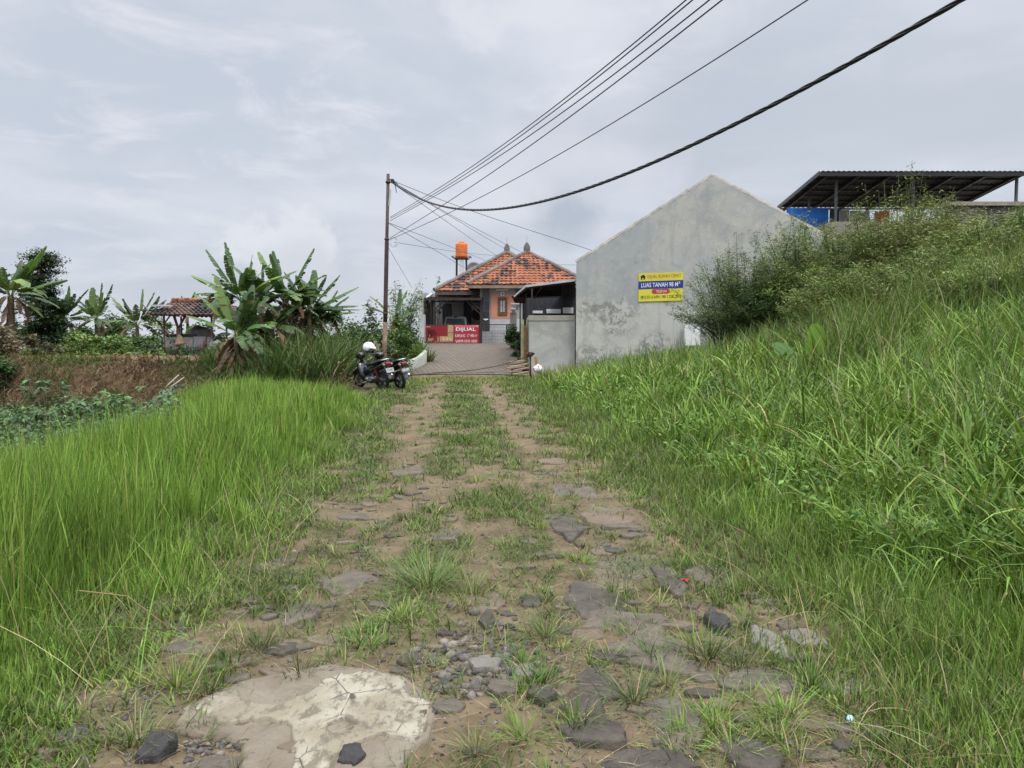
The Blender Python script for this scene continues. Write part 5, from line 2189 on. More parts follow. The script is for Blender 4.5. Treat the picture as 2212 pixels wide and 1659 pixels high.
# slabs stacked beside the driveway
M['slab_tan'] = plain('sandstone', (.27, .215, .145), .9, scale=4, bump=.3, var=.2)
slb = [
    (1118, 782, .62, 12, 'topmost tan slab of the pile by the olive gate leaf'),
    (1112, 787, .58, 10, 'second tan slab from the top of the pile'),
    (1122, 791, .80, 26, 'longest tan slab slanting across the pile'),
    (1114, 796, .70, 16, 'tan slab in the middle of the pile under the longest one'),
    (1126, 799, .66, 24, 'tan slab under the right side of the pile'),
    (1110, 803, .60, 8, 'tan slab low at the left of the pile'),
    (1124, 804, .62, 20, 'tan slab low in the pile near the rusty post'),
    (1134, 807, .50, 14, 'bottom tan slab at the foot of the rusty post'),
]
for i, (u, v, L_, rz_, lab) in enumerate(slb):
    d_ = 29.3 - i * .13
    c = P(u, v, d_)
    g_ = Hs(c.x, d_)
    top = .60 - i * .072
    mb = MB()
    n0_ = 10
    poly = [(L_ / 2 * (1 if 2 <= k <= 7 else -1) * random.uniform(.9, 1.05), (-1 if k < 5 else 1) * .16 * random.uniform(.8, 1.1)) for k in (0, 1, 2, 3, 4, 5, 6, 7, 8, 9)]
    poly = [(-L_ / 2, -.14), (-L_ * .2, -.17), (L_ * .2, -.15), (L_ / 2, -.12), (L_ * .52, .03), (L_ * .45, .15), (L_ * .1, .17), (-L_ * .3, .15), (-L_ * .52, .06)]
    q = Matrix.Rotation(R(rz_), 3, 'Z') @ Matrix.Rotation(R(random.uniform(-5, 5)), 3, 'X') @ Matrix.Rotation(R(-rz_ * .35), 3, 'Y')
    zc_ = g_ + top
    mb.prism([q @ Vector((a_ + random.uniform(-.02, .02), b_ + random.uniform(-.02, .02), 0)) + Vector((c.x, d_, zc_)) for a_, b_ in poly], (0, 0, -.05))
    mb.build('stone_slab', M['slab_tan'], None, False, lab, 'stone slab', 'tan slabs piled beside the driveway', (c.x, d_, zc_), bevel=.006)
c = P(1122, 800, 29.0)
mb = MB()
for k in range(5):
    mb.box((c.x - .2 + .12 * k, 29.35 - .1 * (k % 3), Hs(c.x, 29) + .14), (.22, .3, .30 + .05 * (k % 2)), R(9 * k))
mb.build('brick_rubble', plain('dark_rubble', (.085, .075, .065), .95, bump=.4), None, False, 'dark rubble heap under the tan slabs', 'rubble', None, (c.x, 29.2, 0))
# plastic bag
c = P(1162, 788, 27.9)
mb = MB()
vs, fs = [], []
na, nb = 22, 12
for j in range(nb + 1):
    ph = math.pi * j / nb
    for i in range(na):
        th = 2 * math.pi * i / na
        k = 1 + .22 * (float(vnoise(math.cos(th) * 2 + 5, ph * 2.4 + math.sin(th) * 2, 4)) - .5) + .12 * math.sin(th * 5 + ph * 3)
        vs.append((c.x + .17 * k * math.sin(ph) * math.cos(th), c.y + .12 * k * math.sin(ph) * math.sin(th), c.z + .14 * k * math.cos(ph) + (.04 if j == 0 else 0)))
for j in range(nb):
    for i in range(na):
        fs.append((j * na + i, (j + 1) * na + i, (j + 1) * na + (i + 1) % na, j * na + (i + 1) % na))
mb.add(vs, fs)
t = NT('white_red_plastic')
cc = t.mix(t.rng(t.noise(7, 2, .5, off=(0, 0, 1.5)), .56, .62), (.78, .78, .78), (.55, .10, .09))
pb_ = mb.build('plastic_bag', t.set(cc, .4, 0, .4), None, True, 'crumpled white and red plastic bag at the foot of the yard wall', 'plastic bag', None, (c.x, c.y, c.z - .14))
pb_.location.z = Hs(c.x, c.y) + .02 + .10
# small litter
mb = MB()
c = G(1836, 1572)
mb.lathe([(.013, 0), (.015, .002), (.014, .011), (.006, .012)], (0, 0, 0), 14)
q = Matrix.Rotation(R(28), 3, 'X')
mb.v = [q @ a_ + Vector((c.x, c.y, Hs(c.x, c.y) + .012)) for a_ in mb.v]
mb.build('bottle_cap', plain('pale_blue_plastic', (.36, .56, .80), .4, var=.1), None, True, 'tiny pale blue bottle cap on bare soil at the right', 'bottle cap', None, (c.x, c.y, Hs(c.x, c.y)))
c = G(1480, 1268)
mb = MB()
vs, fs = [], []
for j in range(5):
    for i in range(6):
        vs.append((c.x - .022 + .009 * i, c.y - .016 + .008 * j, Hs(c.x, c.y) + .022 + .007 * math.sin(i * 1.7 + j * 2.1)))
for j in range(4):
    for i in range(5):
        k = j * 6 + i
        fs.append((k, k + 1, k + 7, k + 6))
mb.add(vs, fs)
o = mb.build('wrapper', plain('red_wrapper', (.5, .05, .06), .4), None, False, 'small crumpled red wrapper between the track stones', 'wrapper', None, (c.x, c.y, Hs(c.x, c.y)))
o.modifiers.new('thick', 'SOLIDIFY').thickness = .001

# ------------------------------------------------------------------ pale green kerb wall of the planting bed
kp = [(-6.6, 28.2), (-5.6, 28.6), (-4.9, 29.1), (-4.45, 29.8), (-4.15, 30.8), (-3.95, 31.9), (-3.82, 32.8), (-3.78, 33.5), (-3.95, 34.3), (-4.3, 35.0), (-4.6, 35.8)]
kx = np.interp(np.linspace(0, 10, 60), range(11), [p[0] for p in kp])
ky = np.interp(np.linspace(0, 10, 60), range(11), [p[1] for p in kp])
for _ in range(6):
    kx[1:-1] = (kx[:-2] + 2 * kx[1:-1] + kx[2:]) / 4
    ky[1:-1] = (ky[:-2] + 2 * ky[1:-1] + ky[2:]) / 4
top_ = np.interp(ky, [28, 30, 32, 33.3, 36], [.42, .50, .68, .92, 1.05])
mb = MB()
vs, fs = [], []
for i in range(60):
    tx, ty = kx[min(i + 1, 59)] - kx[max(i - 1, 0)], ky[min(i + 1, 59)] - ky[max(i - 1, 0)]
    l_ = math.hypot(tx, ty)
    nx_, ny_ = -ty / l_ * .09, tx / l_ * .09
    g_ = Hs(kx[i], ky[i]) - .2
    vs += [(kx[i] - nx_, ky[i] - ny_, g_), (kx[i] - nx_, ky[i] - ny_, top_[i] - .02), (kx[i] - nx_ * .7, ky[i] - ny_ * .7, top_[i]),
           (kx[i] + nx_ * .7, ky[i] + ny_ * .7, top_[i]), (kx[i] + nx_, ky[i] + ny_, top_[i] - .02), (kx[i] + nx_, ky[i] + ny_, g_)]
for i in range(59):
    for j in range(5):
        fs.append((i * 6 + j, i * 6 + j + 1, i * 6 + j + 7, i * 6 + j + 6))
fs += [tuple(range(6)), tuple(range(359, 353, -1))]
mb.add(vs, fs)
mb.build('kerb_wall', concrete('green_grey_render', (.34, .36, .29), (.40, .41, .345), (.23, .235, .19)), None, True, 'curved pale green kerb wall edging the planting bed', 'kerb wall', None, (-4.1, 31, 0))

# ------------------------------------------------------------------ goat pen hut on the terrace
hd_ = 33.0


def hz(x, y, d=hd_):
    return P(286.7 + x * .2074, 507.9 + y * .2074, d)


hx0, hx1 = hz(320, 1100).x, hz(830, 1100).x
hb_, ht_ = hz(400, 1245).z, hz(400, 1062).z
gz_ = Hs((hx0 + hx1) / 2, hd_)
hut = thing('goat_hut', 'small open hut with an old tiled roof and rusty corrugated iron sides', 'hut', ((hx0 + hx1) / 2, hd_, gz_))
t = NT('rusty_corrugated')
n1 = t.noise(1.6, 6, .7, sc=(1.4, 1, .5))
c = t.mix(t.rng(n1, .5, .66), (.27, .265, .26), (.12, .055, .04))
M['tin'] = t.set(c, .65, .15, .3)


def corrugated(x0, x1, z0_, z1_, y, name, mat):
    m = MB()
    n_ = int((x1 - x0) / .025)
    vs = []
    for i in range(n_ + 1):
        x = x0 + (x1 - x0) * i / n_
        w = .018 * math.sin(x * 2 * math.pi / .1)
        vs += [(x, y + w, z0_), (x, y + w, z1_)]
    m.add(vs, [(2 * i, 2 * i + 2, 2 * i + 3, 2 * i + 1) for i in range(n_)])
    o = m.build(name, mat, hut, True)
    o.modifiers.new('thick', 'SOLIDIFY').thickness = .006
    return o


xs_ = [hx0, hz(470, 1100).x, hz(630, 1100).x, hz(765, 1100).x, hx1]
for i in range(4):
    corrugated(xs_[i] + .01, xs_[i + 1] - .01, hb_ + .02 * i, ht_ + (.03 if i == 2 else 0), hd_ - .02 * (i % 2), 'tin_sheet', M['tin'])
mb = MB()
mb.bb((hx0, hd_ + .06, hb_), (hx0 + .06, hd_ + 1.7, ht_))
mb.bb((hx1 - .06, hd_ + .06, hb_), (hx1, hd_ + 1.7, ht_))
mb.bb((hx0 + .061, hd_ + 1.64, hb_), (hx1 - .061, hd_ + 1.7, ht_))
mb.bb((hx0 + .061, hd_ + .06, hb_ + .1), (hx1 - .061, hd_ + 1.63, hb_ + .15))
mb.build('pen_wall', M['wood'], hut)
mb = MB()
mb.bb((hz(335, 1050).x, hd_ + .1, ht_ - .02), (hz(655, 1050).x, hd_ + .16, hz(400, 1030).z))
mb.build('opening_shade', M['black_steel'], hut)  # black strip painting the shade of the open gap above the tin sheets
rz0, rz1 = hz(400, 838).z, hz(600, 690, 33.9).z
for x, y in ((hx0 + .03, hd_ + .04), (hx1 - .03, hd_ + .04), (hx0 + .03, hd_ + 1.75), (hx1 - .03, hd_ + 1.75)):
    mb = MB()
    mb.tube([(x, y, gz_ - .1), (x, y, rz0)], .045, 8)
    mb.build('post', M['wood'], hut)
yx = hz(485, 1000).x
mb = MB()
mb.tube([(yx, hd_ - .1, hb_ - .05), (yx, hd_ - .1, hz(485, 965).z)], .085, 8)
mb.tube([(yx, hd_ - .1, hz(485, 975).z), (hz(440, 850).x, hd_ - .1, rz0)], .06, 8)
mb.tube([(yx, hd_ - .1, hz(485, 975).z), (hz(560, 850).x, hd_ - .1, rz0)], .05, 8)
mb.build('forked_post', M['bark'], hut, True)
mb = MB()
mb.bar((hx0, hd_, hz(320, 940).z), (hz(390, 850).x, hd_, rz0), .05)
mb.bar((hx0 - .5, hd_ - .5, rz0 + .03), (hx1 + .7, hd_ - .5, rz0 + .03), .07)
mb.build('eave_beam', M['wood'], hut)
rx0, rx1 = hz(185, 800, 32.4).x, hz(1080, 800, 32.4).x
rl, rr = hz(425, 690, 33.9).x, hz(900, 690, 33.9).x
mb = MB()
ev = rz0 + .02
tile_face(mb, (rx0, 32.35, ev), (rx1, 32.35, ev), (rl, 33.9, rz1), (rr, 33.9, rz1), .24, .20, .03, .05)
tile_face(mb, (rx0, 35.4, ev), (rx0, 32.35, ev), (rl, 33.9, rz1), (rl, 33.9, rz1), .24, .20, .03, .05)
tile_face(mb, (rx0, 35.4, ev), (rx1, 35.4, ev), (rl, 33.9, rz1), (rr, 33.9, rz1), .24, .20, .03, .05)
tile_face(mb, (rx1, 32.35, ev), (rx1, 35.4, ev), (rr, 33.9, rz1), (rr, 33.9, rz1), .24, .20, .03, .05)
hr = mb.build('roof', M['old_tile'], hut)
mb = MB()
n_ = 9
for i in range(n_):
    p = Vector((rl - .05, 33.9, rz1 + .04)).lerp(Vector((rr, 33.9, rz1 + .04)), i / n_)
    q = Vector((rl - .05, 33.9, rz1 + .04)).lerp(Vector((rr, 33.9, rz1 + .04)), (i + 1.05) / n_)
    mb.tube([p, q], [.12, .095], 8)
mb.build('ridge_tile', M['tile'], hr, True)
mb = MB()
p = hz(300, 735, 32.8)
mb.box(p, (.8, .25, .07), R(4))
mb.build('ridge_board', M['pale_grey'], hr)
# conical sack hung on the hut
p = hz(490, 1090, 32.75)
mb = MB()
w0 = hz(545, 1090).x - hz(440, 1090).x
hh = hz(490, 1035).z - hz(490, 1140).z
vs, fs = [], []
for j in range(7):
    t_ = j / 6
    for i in range(13):
        s = i / 12 * 2 - 1
        ww = w0 * .5 * (.18 + .95 * t_ ** .8)
        vs.append((p.x + s * ww, 32.75 - .12 * (1 - s * s) * (.4 + t_) + .015 * math.sin(s * 11), p.z + hh * .5 - hh * t_ + .05 * s * t_))
for j in range(6):
    for i in range(12):
        k = j * 13 + i
        fs.append((k, k + 1, k + 14, k + 13))
mb.add(vs, fs)
o = mb.build('hung_sack', plain('jute', (.32, .215, .12), .95, scale=8, var=.2, bump=.4), None, True, 'tan woven sack hung on the front of the hut', 'sack', None, (p.x, 32.75, p.z - hh / 2))
o.modifiers.new('thick', 'SOLIDIFY').thickness = .015
# pole leaning at the hut's left corner
p, q = hz(98, 715, 32.6), hz(330, 985, 32.8)
mb = MB()
q2 = q + (q - p).normalized() * .9
mb.tube([p, p.lerp(q2, .5), q2], [.022, .028, .032], 7)
mb.build('bamboo_pole', M['bark'], None, True, 'thin bamboo pole sticking up at the left corner of the hut', 'pole', None, q2)
# pale covered heaps behind and beside the hut
M['sack_grey'] = plain('grey_tarp', (.22, .215, .205), .7, scale=5, var=.25)


def heap(c, sx_, sy_, sz_, label, name, mat, cat):
    m = MB()
    vs, fs = [], []
    na, nb = 20, 9
    for j in range(nb + 1):
        ph = R(95) * j / nb
        for i in range(na):
            th_ = 2 * math.pi * i / na
            k = 1 + .3 * (float(vnoise(math.cos(th_) * 1.7 + c.x, math.sin(th_) * 1.7 + ph * 2, 8)) - .5)
            vs.append((c.x + sx_ * k * math.sin(ph) * math.cos(th_), c.y + sy_ * k * math.sin(ph) * math.sin(th_), c.z + sz_ * k * math.cos(ph)))
    for j in range(nb):
        for i in range(na):
            fs.append((j * na + i, (j + 1) * na + i, (j + 1) * na + (i + 1) % na, j * na + (i + 1) % na))
    m.add(vs, fs)
    return m.build(name, mat, None, True, label, cat, None, (c.x, c.y, c.z))


p = hz(700, 1056, 33.9)
heap(Vector((p.x, 33.9, ht_ - .1)), .62, .5, .55, 'grey tarpaulin heap lying on top of the goat hut pen', 'tarpaulin', M['sack_grey'], 'tarpaulin')
p = hz(866, 1150, 32.6)
heap(Vector((p.x, 32.6, p.z)), .26, .25, .26, 'pale grey sack bulging at the right end of the hut', 'feed_sack', M['sack_grey'], 'sack')
insul = None
# ------------------------------------------------------------------ grass made of single blades


def U(a, b, n=None):
    return rng.uniform(a, b, n)


def blades(x, y, h, w, lean, curve, col, z=None, seg=3, az=None, pw=1.6):
    n = len(x)
    z = H(x, y) - .01 if z is None else z
    az = U(0, 2 * math.pi, n) if az is None else az
    tv = np.linspace(0, 1, seg + 1)
    th = lean[:, None] + curve[:, None] * tv[None, :] ** 1.3
    ds = (h / seg)[:, None]
    cx = np.concatenate([np.zeros((n, 1)), np.cumsum(np.sin((th[:, :-1] + th[:, 1:]) / 2) * ds, 1)], 1)
    cz = np.concatenate([np.zeros((n, 1)), np.cumsum(np.cos((th[:, :-1] + th[:, 1:]) / 2) * ds, 1)], 1)
    px = x[:, None] + cx * np.cos(az)[:, None]
    py = y[:, None] + cx * np.sin(az)[:, None]
    pz_ = z[:, None] + cz
    tw = az + U(-.9, .9, n)
    sx, sy = -np.sin(tw), np.cos(tw)
    prof = np.maximum(1 - tv ** pw, 0)
    ww = w[:, None] * prof[None, :] * .5
    V = np.empty((n, 2 * seg + 1, 3), np.float32)
    for i in range(seg):
        V[:, 2 * i, 0] = px[:, i] - sx * ww[:, i]
        V[:, 2 * i, 1] = py[:, i] - sy * ww[:, i]
        V[:, 2 * i, 2] = pz_[:, i]
        V[:, 2 * i + 1, 0] = px[:, i] + sx * ww[:, i]
        V[:, 2 * i + 1, 1] = py[:, i] + sy * ww[:, i]
        V[:, 2 * i + 1, 2] = pz_[:, i]
    V[:, 2 * seg] = np.stack([px[:, -1], py[:, -1], pz_[:, -1]], -1)
    k = 2 * seg + 1
    pat = []
    for i in range(seg - 1):
        pat += [2 * i, 2 * i + 1, 2 * i + 3, 2 * i + 2]
    pat += [2 * seg - 2, 2 * seg - 1, 2 * seg]
    loops = (np.arange(n)[:, None] * k + np.array(pat)[None, :])
    sizes = np.tile([4] * (seg - 1) + [3], n)
    C = np.repeat(col[:, None, :], k, 1)
    return [V.reshape(-1, 3), loops.ravel(), sizes, C.reshape(-1, 3)]


def join(parts):
    V, Lp, Sz, C, n = [], [], [], [], 0
    for v, l, s, c in parts:
        V.append(v)
        Lp.append(l + n)
        Sz.append(s)
        C.append(c)
        n += len(v)
    return np.concatenate(V), np.concatenate(Lp), np.concatenate(Sz), np.concatenate(C)


def palette(n, cols, p=None, var=.24):
    cols = np.array(cols)
    i = rng.choice(len(cols), n, p=p)
    return np.clip(cols[i] * (1 + rng.normal(0, var, (n, 1))) * (1 + rng.normal(0, var * .3, (n, 3))), .004, .9)


def spread(n, y0, y1, xf0, xf1, pw=1.35):
    """points thinning out with distance; xf* give the x limits for each y"""
    u = U(0, 1, n)
    a = 1 - pw if abs(pw - 1) > 1e-6 else 1e-4
    y = (y0 ** a + u * (y1 ** a - y0 ** a)) ** (1 / a)
    lo, hi = xf0(y), xf1(y)
    return lo + (hi - lo) * U(0, 1, n), y


def wscale(y, w0):
    """blades seen far off stand for several: wider with distance"""
    return w0 * np.maximum(1, y / 5.0) ** .8


SLABP = [(G(u, v).x, G(u, v).y) for u, v in ((400, 1540), (470, 1492), (600, 1456), (720, 1442), (880, 1482), (936, 1560), (925, 1612), (880, 1640), (850, 1700), (560, 1720), (520, 1668), (524, 1610), (480, 1580))]
GREEN = (.135, .212, .040)
LIME = (.20, .305, .054)
OLIVE = (.115, .140, .05)
STRAW = (.31, .25, .13)
DEEP = (.062, .115, .022)
YEL = (.225, .255, .08)

# short trodden grass on the track -------------------------------------------------
P1 = []
x, y = spread(215000, 2.3, 29.5, lambda y: xc(y) - 2.35, lambda y: xc(y) + 2.5, 1.25)
b = bare(x, y)
cl = fbm(x * 4.2, y * 4.2, 91, 3)
hum = ss(.5, .72, fbm(x * 1.5, y * 1.1, 63, 3))
mid = np.exp(-((x - xc(y) - .1) / .45) ** 2) * ss(3.2, 4.4, y)
keep = ~inside(SLABP, x, y)
keep &= U(0, 1, len(x)) < np.clip((1 - b) ** 1.3 * ss(.25, .52, cl + .2 * mid + .10 * ss(4, 9, y)), 0, 1)
x, y, cl, hum, mid = x[keep], y[keep], cl[keep], hum[keep], mid[keep]
n = len(x)
dry = ss(.42, .62, fbm(x * .9, y * .9, 15, 3))[:, None]
col = palette(n, [GREEN, OLIVE, DEEP, YEL, STRAW], [.30, .38, .24, .04, .04]) * .85 * (1 - .3 * dry) + palette(n, [(.2, .165, .085), OLIVE, OLIVE]) * .3 * dry
edge = np.clip(np.abs(x - xc(y)) - 1.35, 0, 1.0)
h = U(.035, .11, n) * (1 + .8 * hum + .9 * mid * hum + 1.3 * edge)
P1.append(blades(x, y, h, wscale(y, .0064) * U(.6, 1.4, n), U(.2, 1.3, n), U(.1, 1.3, n), col))
# tufts: a ring of longer blades round one root
tx, ty = spread(1500, 2.5, 24, lambda y: xc(y) - 1.9, lambda y: xc(y) + 1.9, 1.3)
spec = [(925, 1268, 130, .30), (1020, 1285, 60, .2), (1345, 1000, 0, .1), (800, 1395, 40, .16), (870, 1340, 50, .16), (1180, 1380, 60, .17), (1130, 1450, 40, .15), (1170, 1490, 55, .17), (1320, 1425, 40, .13),
        (1370, 1510, 60, .17), (1440, 1470, 40, .15), (1240, 1570, 40, .14), (1545, 1560, 60, .16), (1580, 1610, 40, .14), (1680, 1590, 50, .16), (1480, 1590, 40, .14),
        (450, 1490, 40, .15), (500, 1430, 60, .16), (560, 1400, 50, .15), (650, 1450, 40, .13), (380, 1480, 50, .2), (300, 1600, 50, .18), (430, 1560, 30, .1), (1030, 1640, 40, .12), (1130, 1600, 36, .12),
        (1530, 1420, 60, .2), (1500, 1400, 40, .2), (1600, 1440, 50, .2), (1750, 1480, 60, .2), (1700, 1550, 40, .16)]
cx_, cy_, cn, ch = list(tx), list(ty), [0] * len(tx), [0.0] * len(tx)
for i in range(len(tx)):
    cn[i] = int(U(18, 46))
    ch[i] = U(.06, .15)
    if (bare(tx[i], ty[i]) > .6 and U(0, 1) < .62) or inside(SLABP, np.array([tx[i]]), np.array([ty[i]]))[0]:
        cn[i] = 0
for u, v, k, hh in spec:
    g_ = G(u, v)
    cx_.append(g_.x)
    cy_.append(g_.y)
    cn.append(int(k * 2.2))
    ch.append(hh)
cn = np.array(cn)
rx = np.repeat(np.array(cx_), cn)
ry = np.repeat(np.array(cy_), cn)
rh = np.repeat(np.array(ch), cn)
n = len(rx)
az = U(0, 6.283, n)
rad = np.abs(rng.normal(0, .045, n)) * (rh / .12)
base_c = np.repeat(palette(len(cn), [GREEN, OLIVE, DEEP, YEL], [.42, .34, .2, .04], .16), cn, 0)
col = np.where(U(0, 1, (n, 1)) < .10, palette(n, [STRAW]), base_c * (1 + rng.normal(0, .16, (n, 1))))
P1.append(blades(rx + rad * np.cos(az), ry + rad * np.sin(az), rh * U(.55, 1.25, n), wscale(ry, .0052) * U(.6, 1.4, n), U(.15, 1.2, n), U(.3, 1.5, n), np.clip(col, .004, .9), az=az + U(-.4, .4, n), seg=4))
# straw lying about
x, y = spread(6500, 2.4, 14, lambda y: xc(y) - 1.9, lambda y: xc(y) + 2.6, 1.6)
n = len(x)
P1.append(blades(x, y, U(.03, .12, n) + .12 * (U(0, 1, n) < .1), U(.002, .0042, n), U(1.3, 1.55, n), U(-.1, .25, n), palette(n, [(.24, .185, .10), (.16, .12, .07), (.11, .085, .05), (.30, .24, .14)]), z=H(x, y) + .012))
tag(nmesh('short_grass', *join(P1)[:3], M['grass'], join(P1)[3]), 'short trodden grass growing between the track stones', None, None, 'stuff')

# tall bright grass on the left ------------------------------------------------------
P2 = []
lo_ = lambda y: np.maximum(xb(y) - .4 + .5 * (fbm(y * .9, y * 0, 5, 2) - .5), -.95 * y - 1.5)
x, y = spread(120000, 2.0, 27, lo_, lambda y: xc(y) - 1.25, 1.3)
o = (xc(y) - 1.42) - x                       # metres in from the track edge
o = o + .7 * (fbm(x * 1.2, y * .8, 44, 3) - .5)
o = o - .9 * ss(17, 20, y) - 1.2 * ss(19, 23, y)
cl = fbm(x * 2.0, y * 2.0, 51, 4)
keep = (o > -.1) & (U(0, 1, len(x)) < ss(.26, .5, cl) * .75 + .25 * ss(.2, 1.2, o))
x, y, o, cl = x[keep], y[keep], o[keep], cl[keep]
n = len(x)
hmax = .10 + .62 * ss(.05, 1.35, o) * (.72 + .55 * cl) + .16 * ss(1.5, 3.2, o)
hmax = hmax * (.62 + .75 * fbm(x * 3.1, y * 3.1, 58, 3)) * (.45 + .55 * ss(xb(y) - .3, xb(y) + 1.3, x))
hmax = hmax * (1 - .45 * ss(13, 19, y)) * (1 - .25 * ss(5.5, 3, y) * ss(1.6, .6, o))
h = hmax * U(.45, 1.12, n) ** .8
ta = ss(.0, .7, o)[:, None]
colT = palette(n, [LIME, GREEN, (.15, .26, .04), DEEP, YEL], [.36, .30, .20, .10, .04], .22)
colS = palette(n, [GREEN, OLIVE, DEEP, LIME, STRAW], [.40, .24, .20, .12, .04], .22)
tone = (.62 + .85 * fbm(x * 1.6, y * 1.6, 72, 4))[:, None]
col = (colT * ta + colS * (1 - ta)) * tone
P2.append(blades(x, y, h, wscale(y, .0080) * U(.5, 1.5, n), np.abs(rng.normal(0, .17, n)) + .25 * (1 - ta[:, 0]), np.abs(rng.normal(.12, .28, n)) + .4 * (1 - ta[:, 0]), col, seg=4, pw=1.9))
# lodged stems and pale seed stalks
x, y = spread(800, 3.0, 17, lambda y: xb(y), lambda y: xc(y) - 1.2, 1.45)
n = len(x)
P2.append(blades(x, y, U(.3, .85, n), U(.0025, .005, n) * np.maximum(1, y / 7), U(.3, 1.1, n), U(.2, 1.1, n), palette(n, [STRAW, YEL, (.26, .2, .11), LIME], [.36, .28, .16, .2]), seg=5, pw=3, z=H(x, y) + .02))
x, y = spread(700, 2.6, 14, lambda y: np.maximum(xb(y), -.95 * y), lambda y: xc(y) - 2.2, 1.3)
n = len(x)
P2.append(blades(x, y, U(.6, 1.02, n), U(.007, .012, n) * np.maximum(1, y / 8), U(0, .25, n), U(.0, .5, n), palette(n, [LIME, YEL]), seg=5, pw=2.5))
tag(nmesh('tall_grass', *join(P2)[:3], M['grass'], join(P2)[3]), 'tall bright green grass along the left of the track', None, None, 'stuff')

# grass of the right verge -----------------------------------------------------------
P3 = []
x, y = spread(150000, 2.0, 28.4, lambda y: xc(y) + 1.25, lambda y: np.minimum(.92 * y + 1.6, 12.5), 1.28)
o = x - (xc(y) + 1.5) + .7 * (fbm(x * 1.2, y * .8, 144, 3) - .5)
cl = fbm(x * 2.0, y * 2.0, 151, 4)
keep = (o > -.15) & (U(0, 1, len(x)) < ss(.26, .5, cl) * .8 + .2 * ss(.3, 1.4, o)) & ~((y > 28.1) & (x < 2.3) & (x > .4))
keep &= ~((y > 26.2) & (x < .9))
keep &= U(0, 1, len(x)) > .86 * ss(1.5, 2.6, o) * ss(24, 18, y)
hol = ss(1.3, 2.0, o) * ss(3.4, 4.2, y) * ss(8.5, 7.0, y)
keep &= U(0, 1, len(x)) > .9 * hol
x, y, o, cl = x[keep], y[keep], o[keep], cl[keep]
n = len(x)
hm_ = .07 + .16 * ss(0, .9, o) + .22 * ss(.7, 2.4, o) * (.6 + .8 * cl) + .14 * ss(2.4, 5, o)
h = hm_ * U(.5, 1.2, n)
ta = ss(.1, 1.1, o)[:, None]
colT = palette(n, [GREEN, LIME, DEEP, (.095, .165, .03), YEL], [.36, .28, .14, .14, .08], .16)
colS = palette(n, [GREEN, OLIVE, DEEP, STRAW, YEL], [.40, .26, .14, .12, .08], .18)
far = ss(22, 26, y)[:, None] * ss(4.5, 1.5, x)[:, None] * .55
tone = (.62 + .85 * fbm(x * 1.6, y * 1.6, 172, 4))[:, None]
col = (colT * ta + colS * (1 - ta)) * tone * (1 - far) + palette(n, [STRAW, YEL, OLIVE]) * far
P3.append(blades(x, y, h, wscale(y, .0078) * U(.5, 1.5, n), np.abs(rng.normal(0, .28, n)), np.abs(rng.normal(.35, .4, n)), col, seg=4, pw=1.8))
x, y = spread(1300, 2.4, 26, lambda y: xc(y) + 1.4, lambda y: np.minimum(.8 * y + .6, 9), 1.3)
n = len(x)
P3.append(blades(x, y, U(.15, .6, n), U(.0025, .005, n) * np.maximum(1, y / 7) * (U(0, 1, n) < .5), U(.5, 1.4, n), U(.1, 1.0, n), palette(n, [STRAW, YEL, (.26, .19, .11)]), seg=4, pw=2.5, z=H(x, y) + .02))

# broader blades mixed into the verge
x, y = spread(16000, 2.2, 27, lambda y: xc(y) + 1.7, lambda y: np.minimum(.92 * y + 1.6, 12), 1.2)
keep = (U(0, 1, len(x)) < ss(xc(y) + 1.8, xc(y) + 3.2, x) * ss(.35, .6, fbm(x * 1.4, y * 1.4, 191, 3))) & ~((y > 26.2) & (x < .9))
x, y = x[keep], y[keep]
n = len(x)
P3.append(blades(x, y, U(.22, .55, n), U(.007, .014, n) * np.maximum(1, y / 8) ** .7, U(.1, .9, n), U(.3, 1.8, n), palette(n, [GREEN, LIME, (.13, .22, .06), (.16, .25, .085)]), seg=5, pw=2.2))
tag(nmesh('verge_grass', *join(P3)[:3], M['grass'], join(P3)[3]), 'green verge grass on the right of the track', None, None, 'stuff')
# broad arching blades on the bank ----------------------------------------------------
P4 = []
x, y = spread(3000, 2.6, 24, lambda y: xc(y) + 2.5 + .6 * ss(5, 2.5, y), lambda y: np.minimum(.95 * y + 2.0, 13), 1.05)
o = x - xc(y)
cl = fbm(x * .9, y * .9, 251, 3)
keep = (U(0, 1, len(x)) < ss(.37, .50, cl + .07 * ss(3, 5, o)))
x, y, o = x[keep], y[keep], o[keep]
k = rng.integers(8, 22, len(x))
gx_, gy_ = np.repeat(x, k), np.repeat(y, k)
go = np.repeat(o, k)
gh_ = np.repeat(U(.45, 1.0, len(x)) * (.55 + .5 * ss(2.4, 4.6, o)), k)
n = len(gx_)
az = U(0, 6.283, n)
cb = np.repeat(palette(len(x), [(.13, .21, .038), (.175, .26, .05), (.085, .145, .03), (.215, .29, .07)], [.36, .30, .22, .12], .14), k, 0)
col = np.where(U(0, 1, (n, 1)) < .05, palette(n, [STRAW]), cb * (1 + rng.normal(0, .12, (n, 1))))
P4.append(blades(gx_ + .05 * np.cos(az), gy_ + .05 * np.sin(az), gh_ * U(.5, 1.15, n), U(.013, .030, n) * np.maximum(1, gy_ / 9) ** .7, U(.05, .6, n), U(.4, 2.0, n), np.clip(col, .004, .9), az=az, seg=6, pw=2.4))
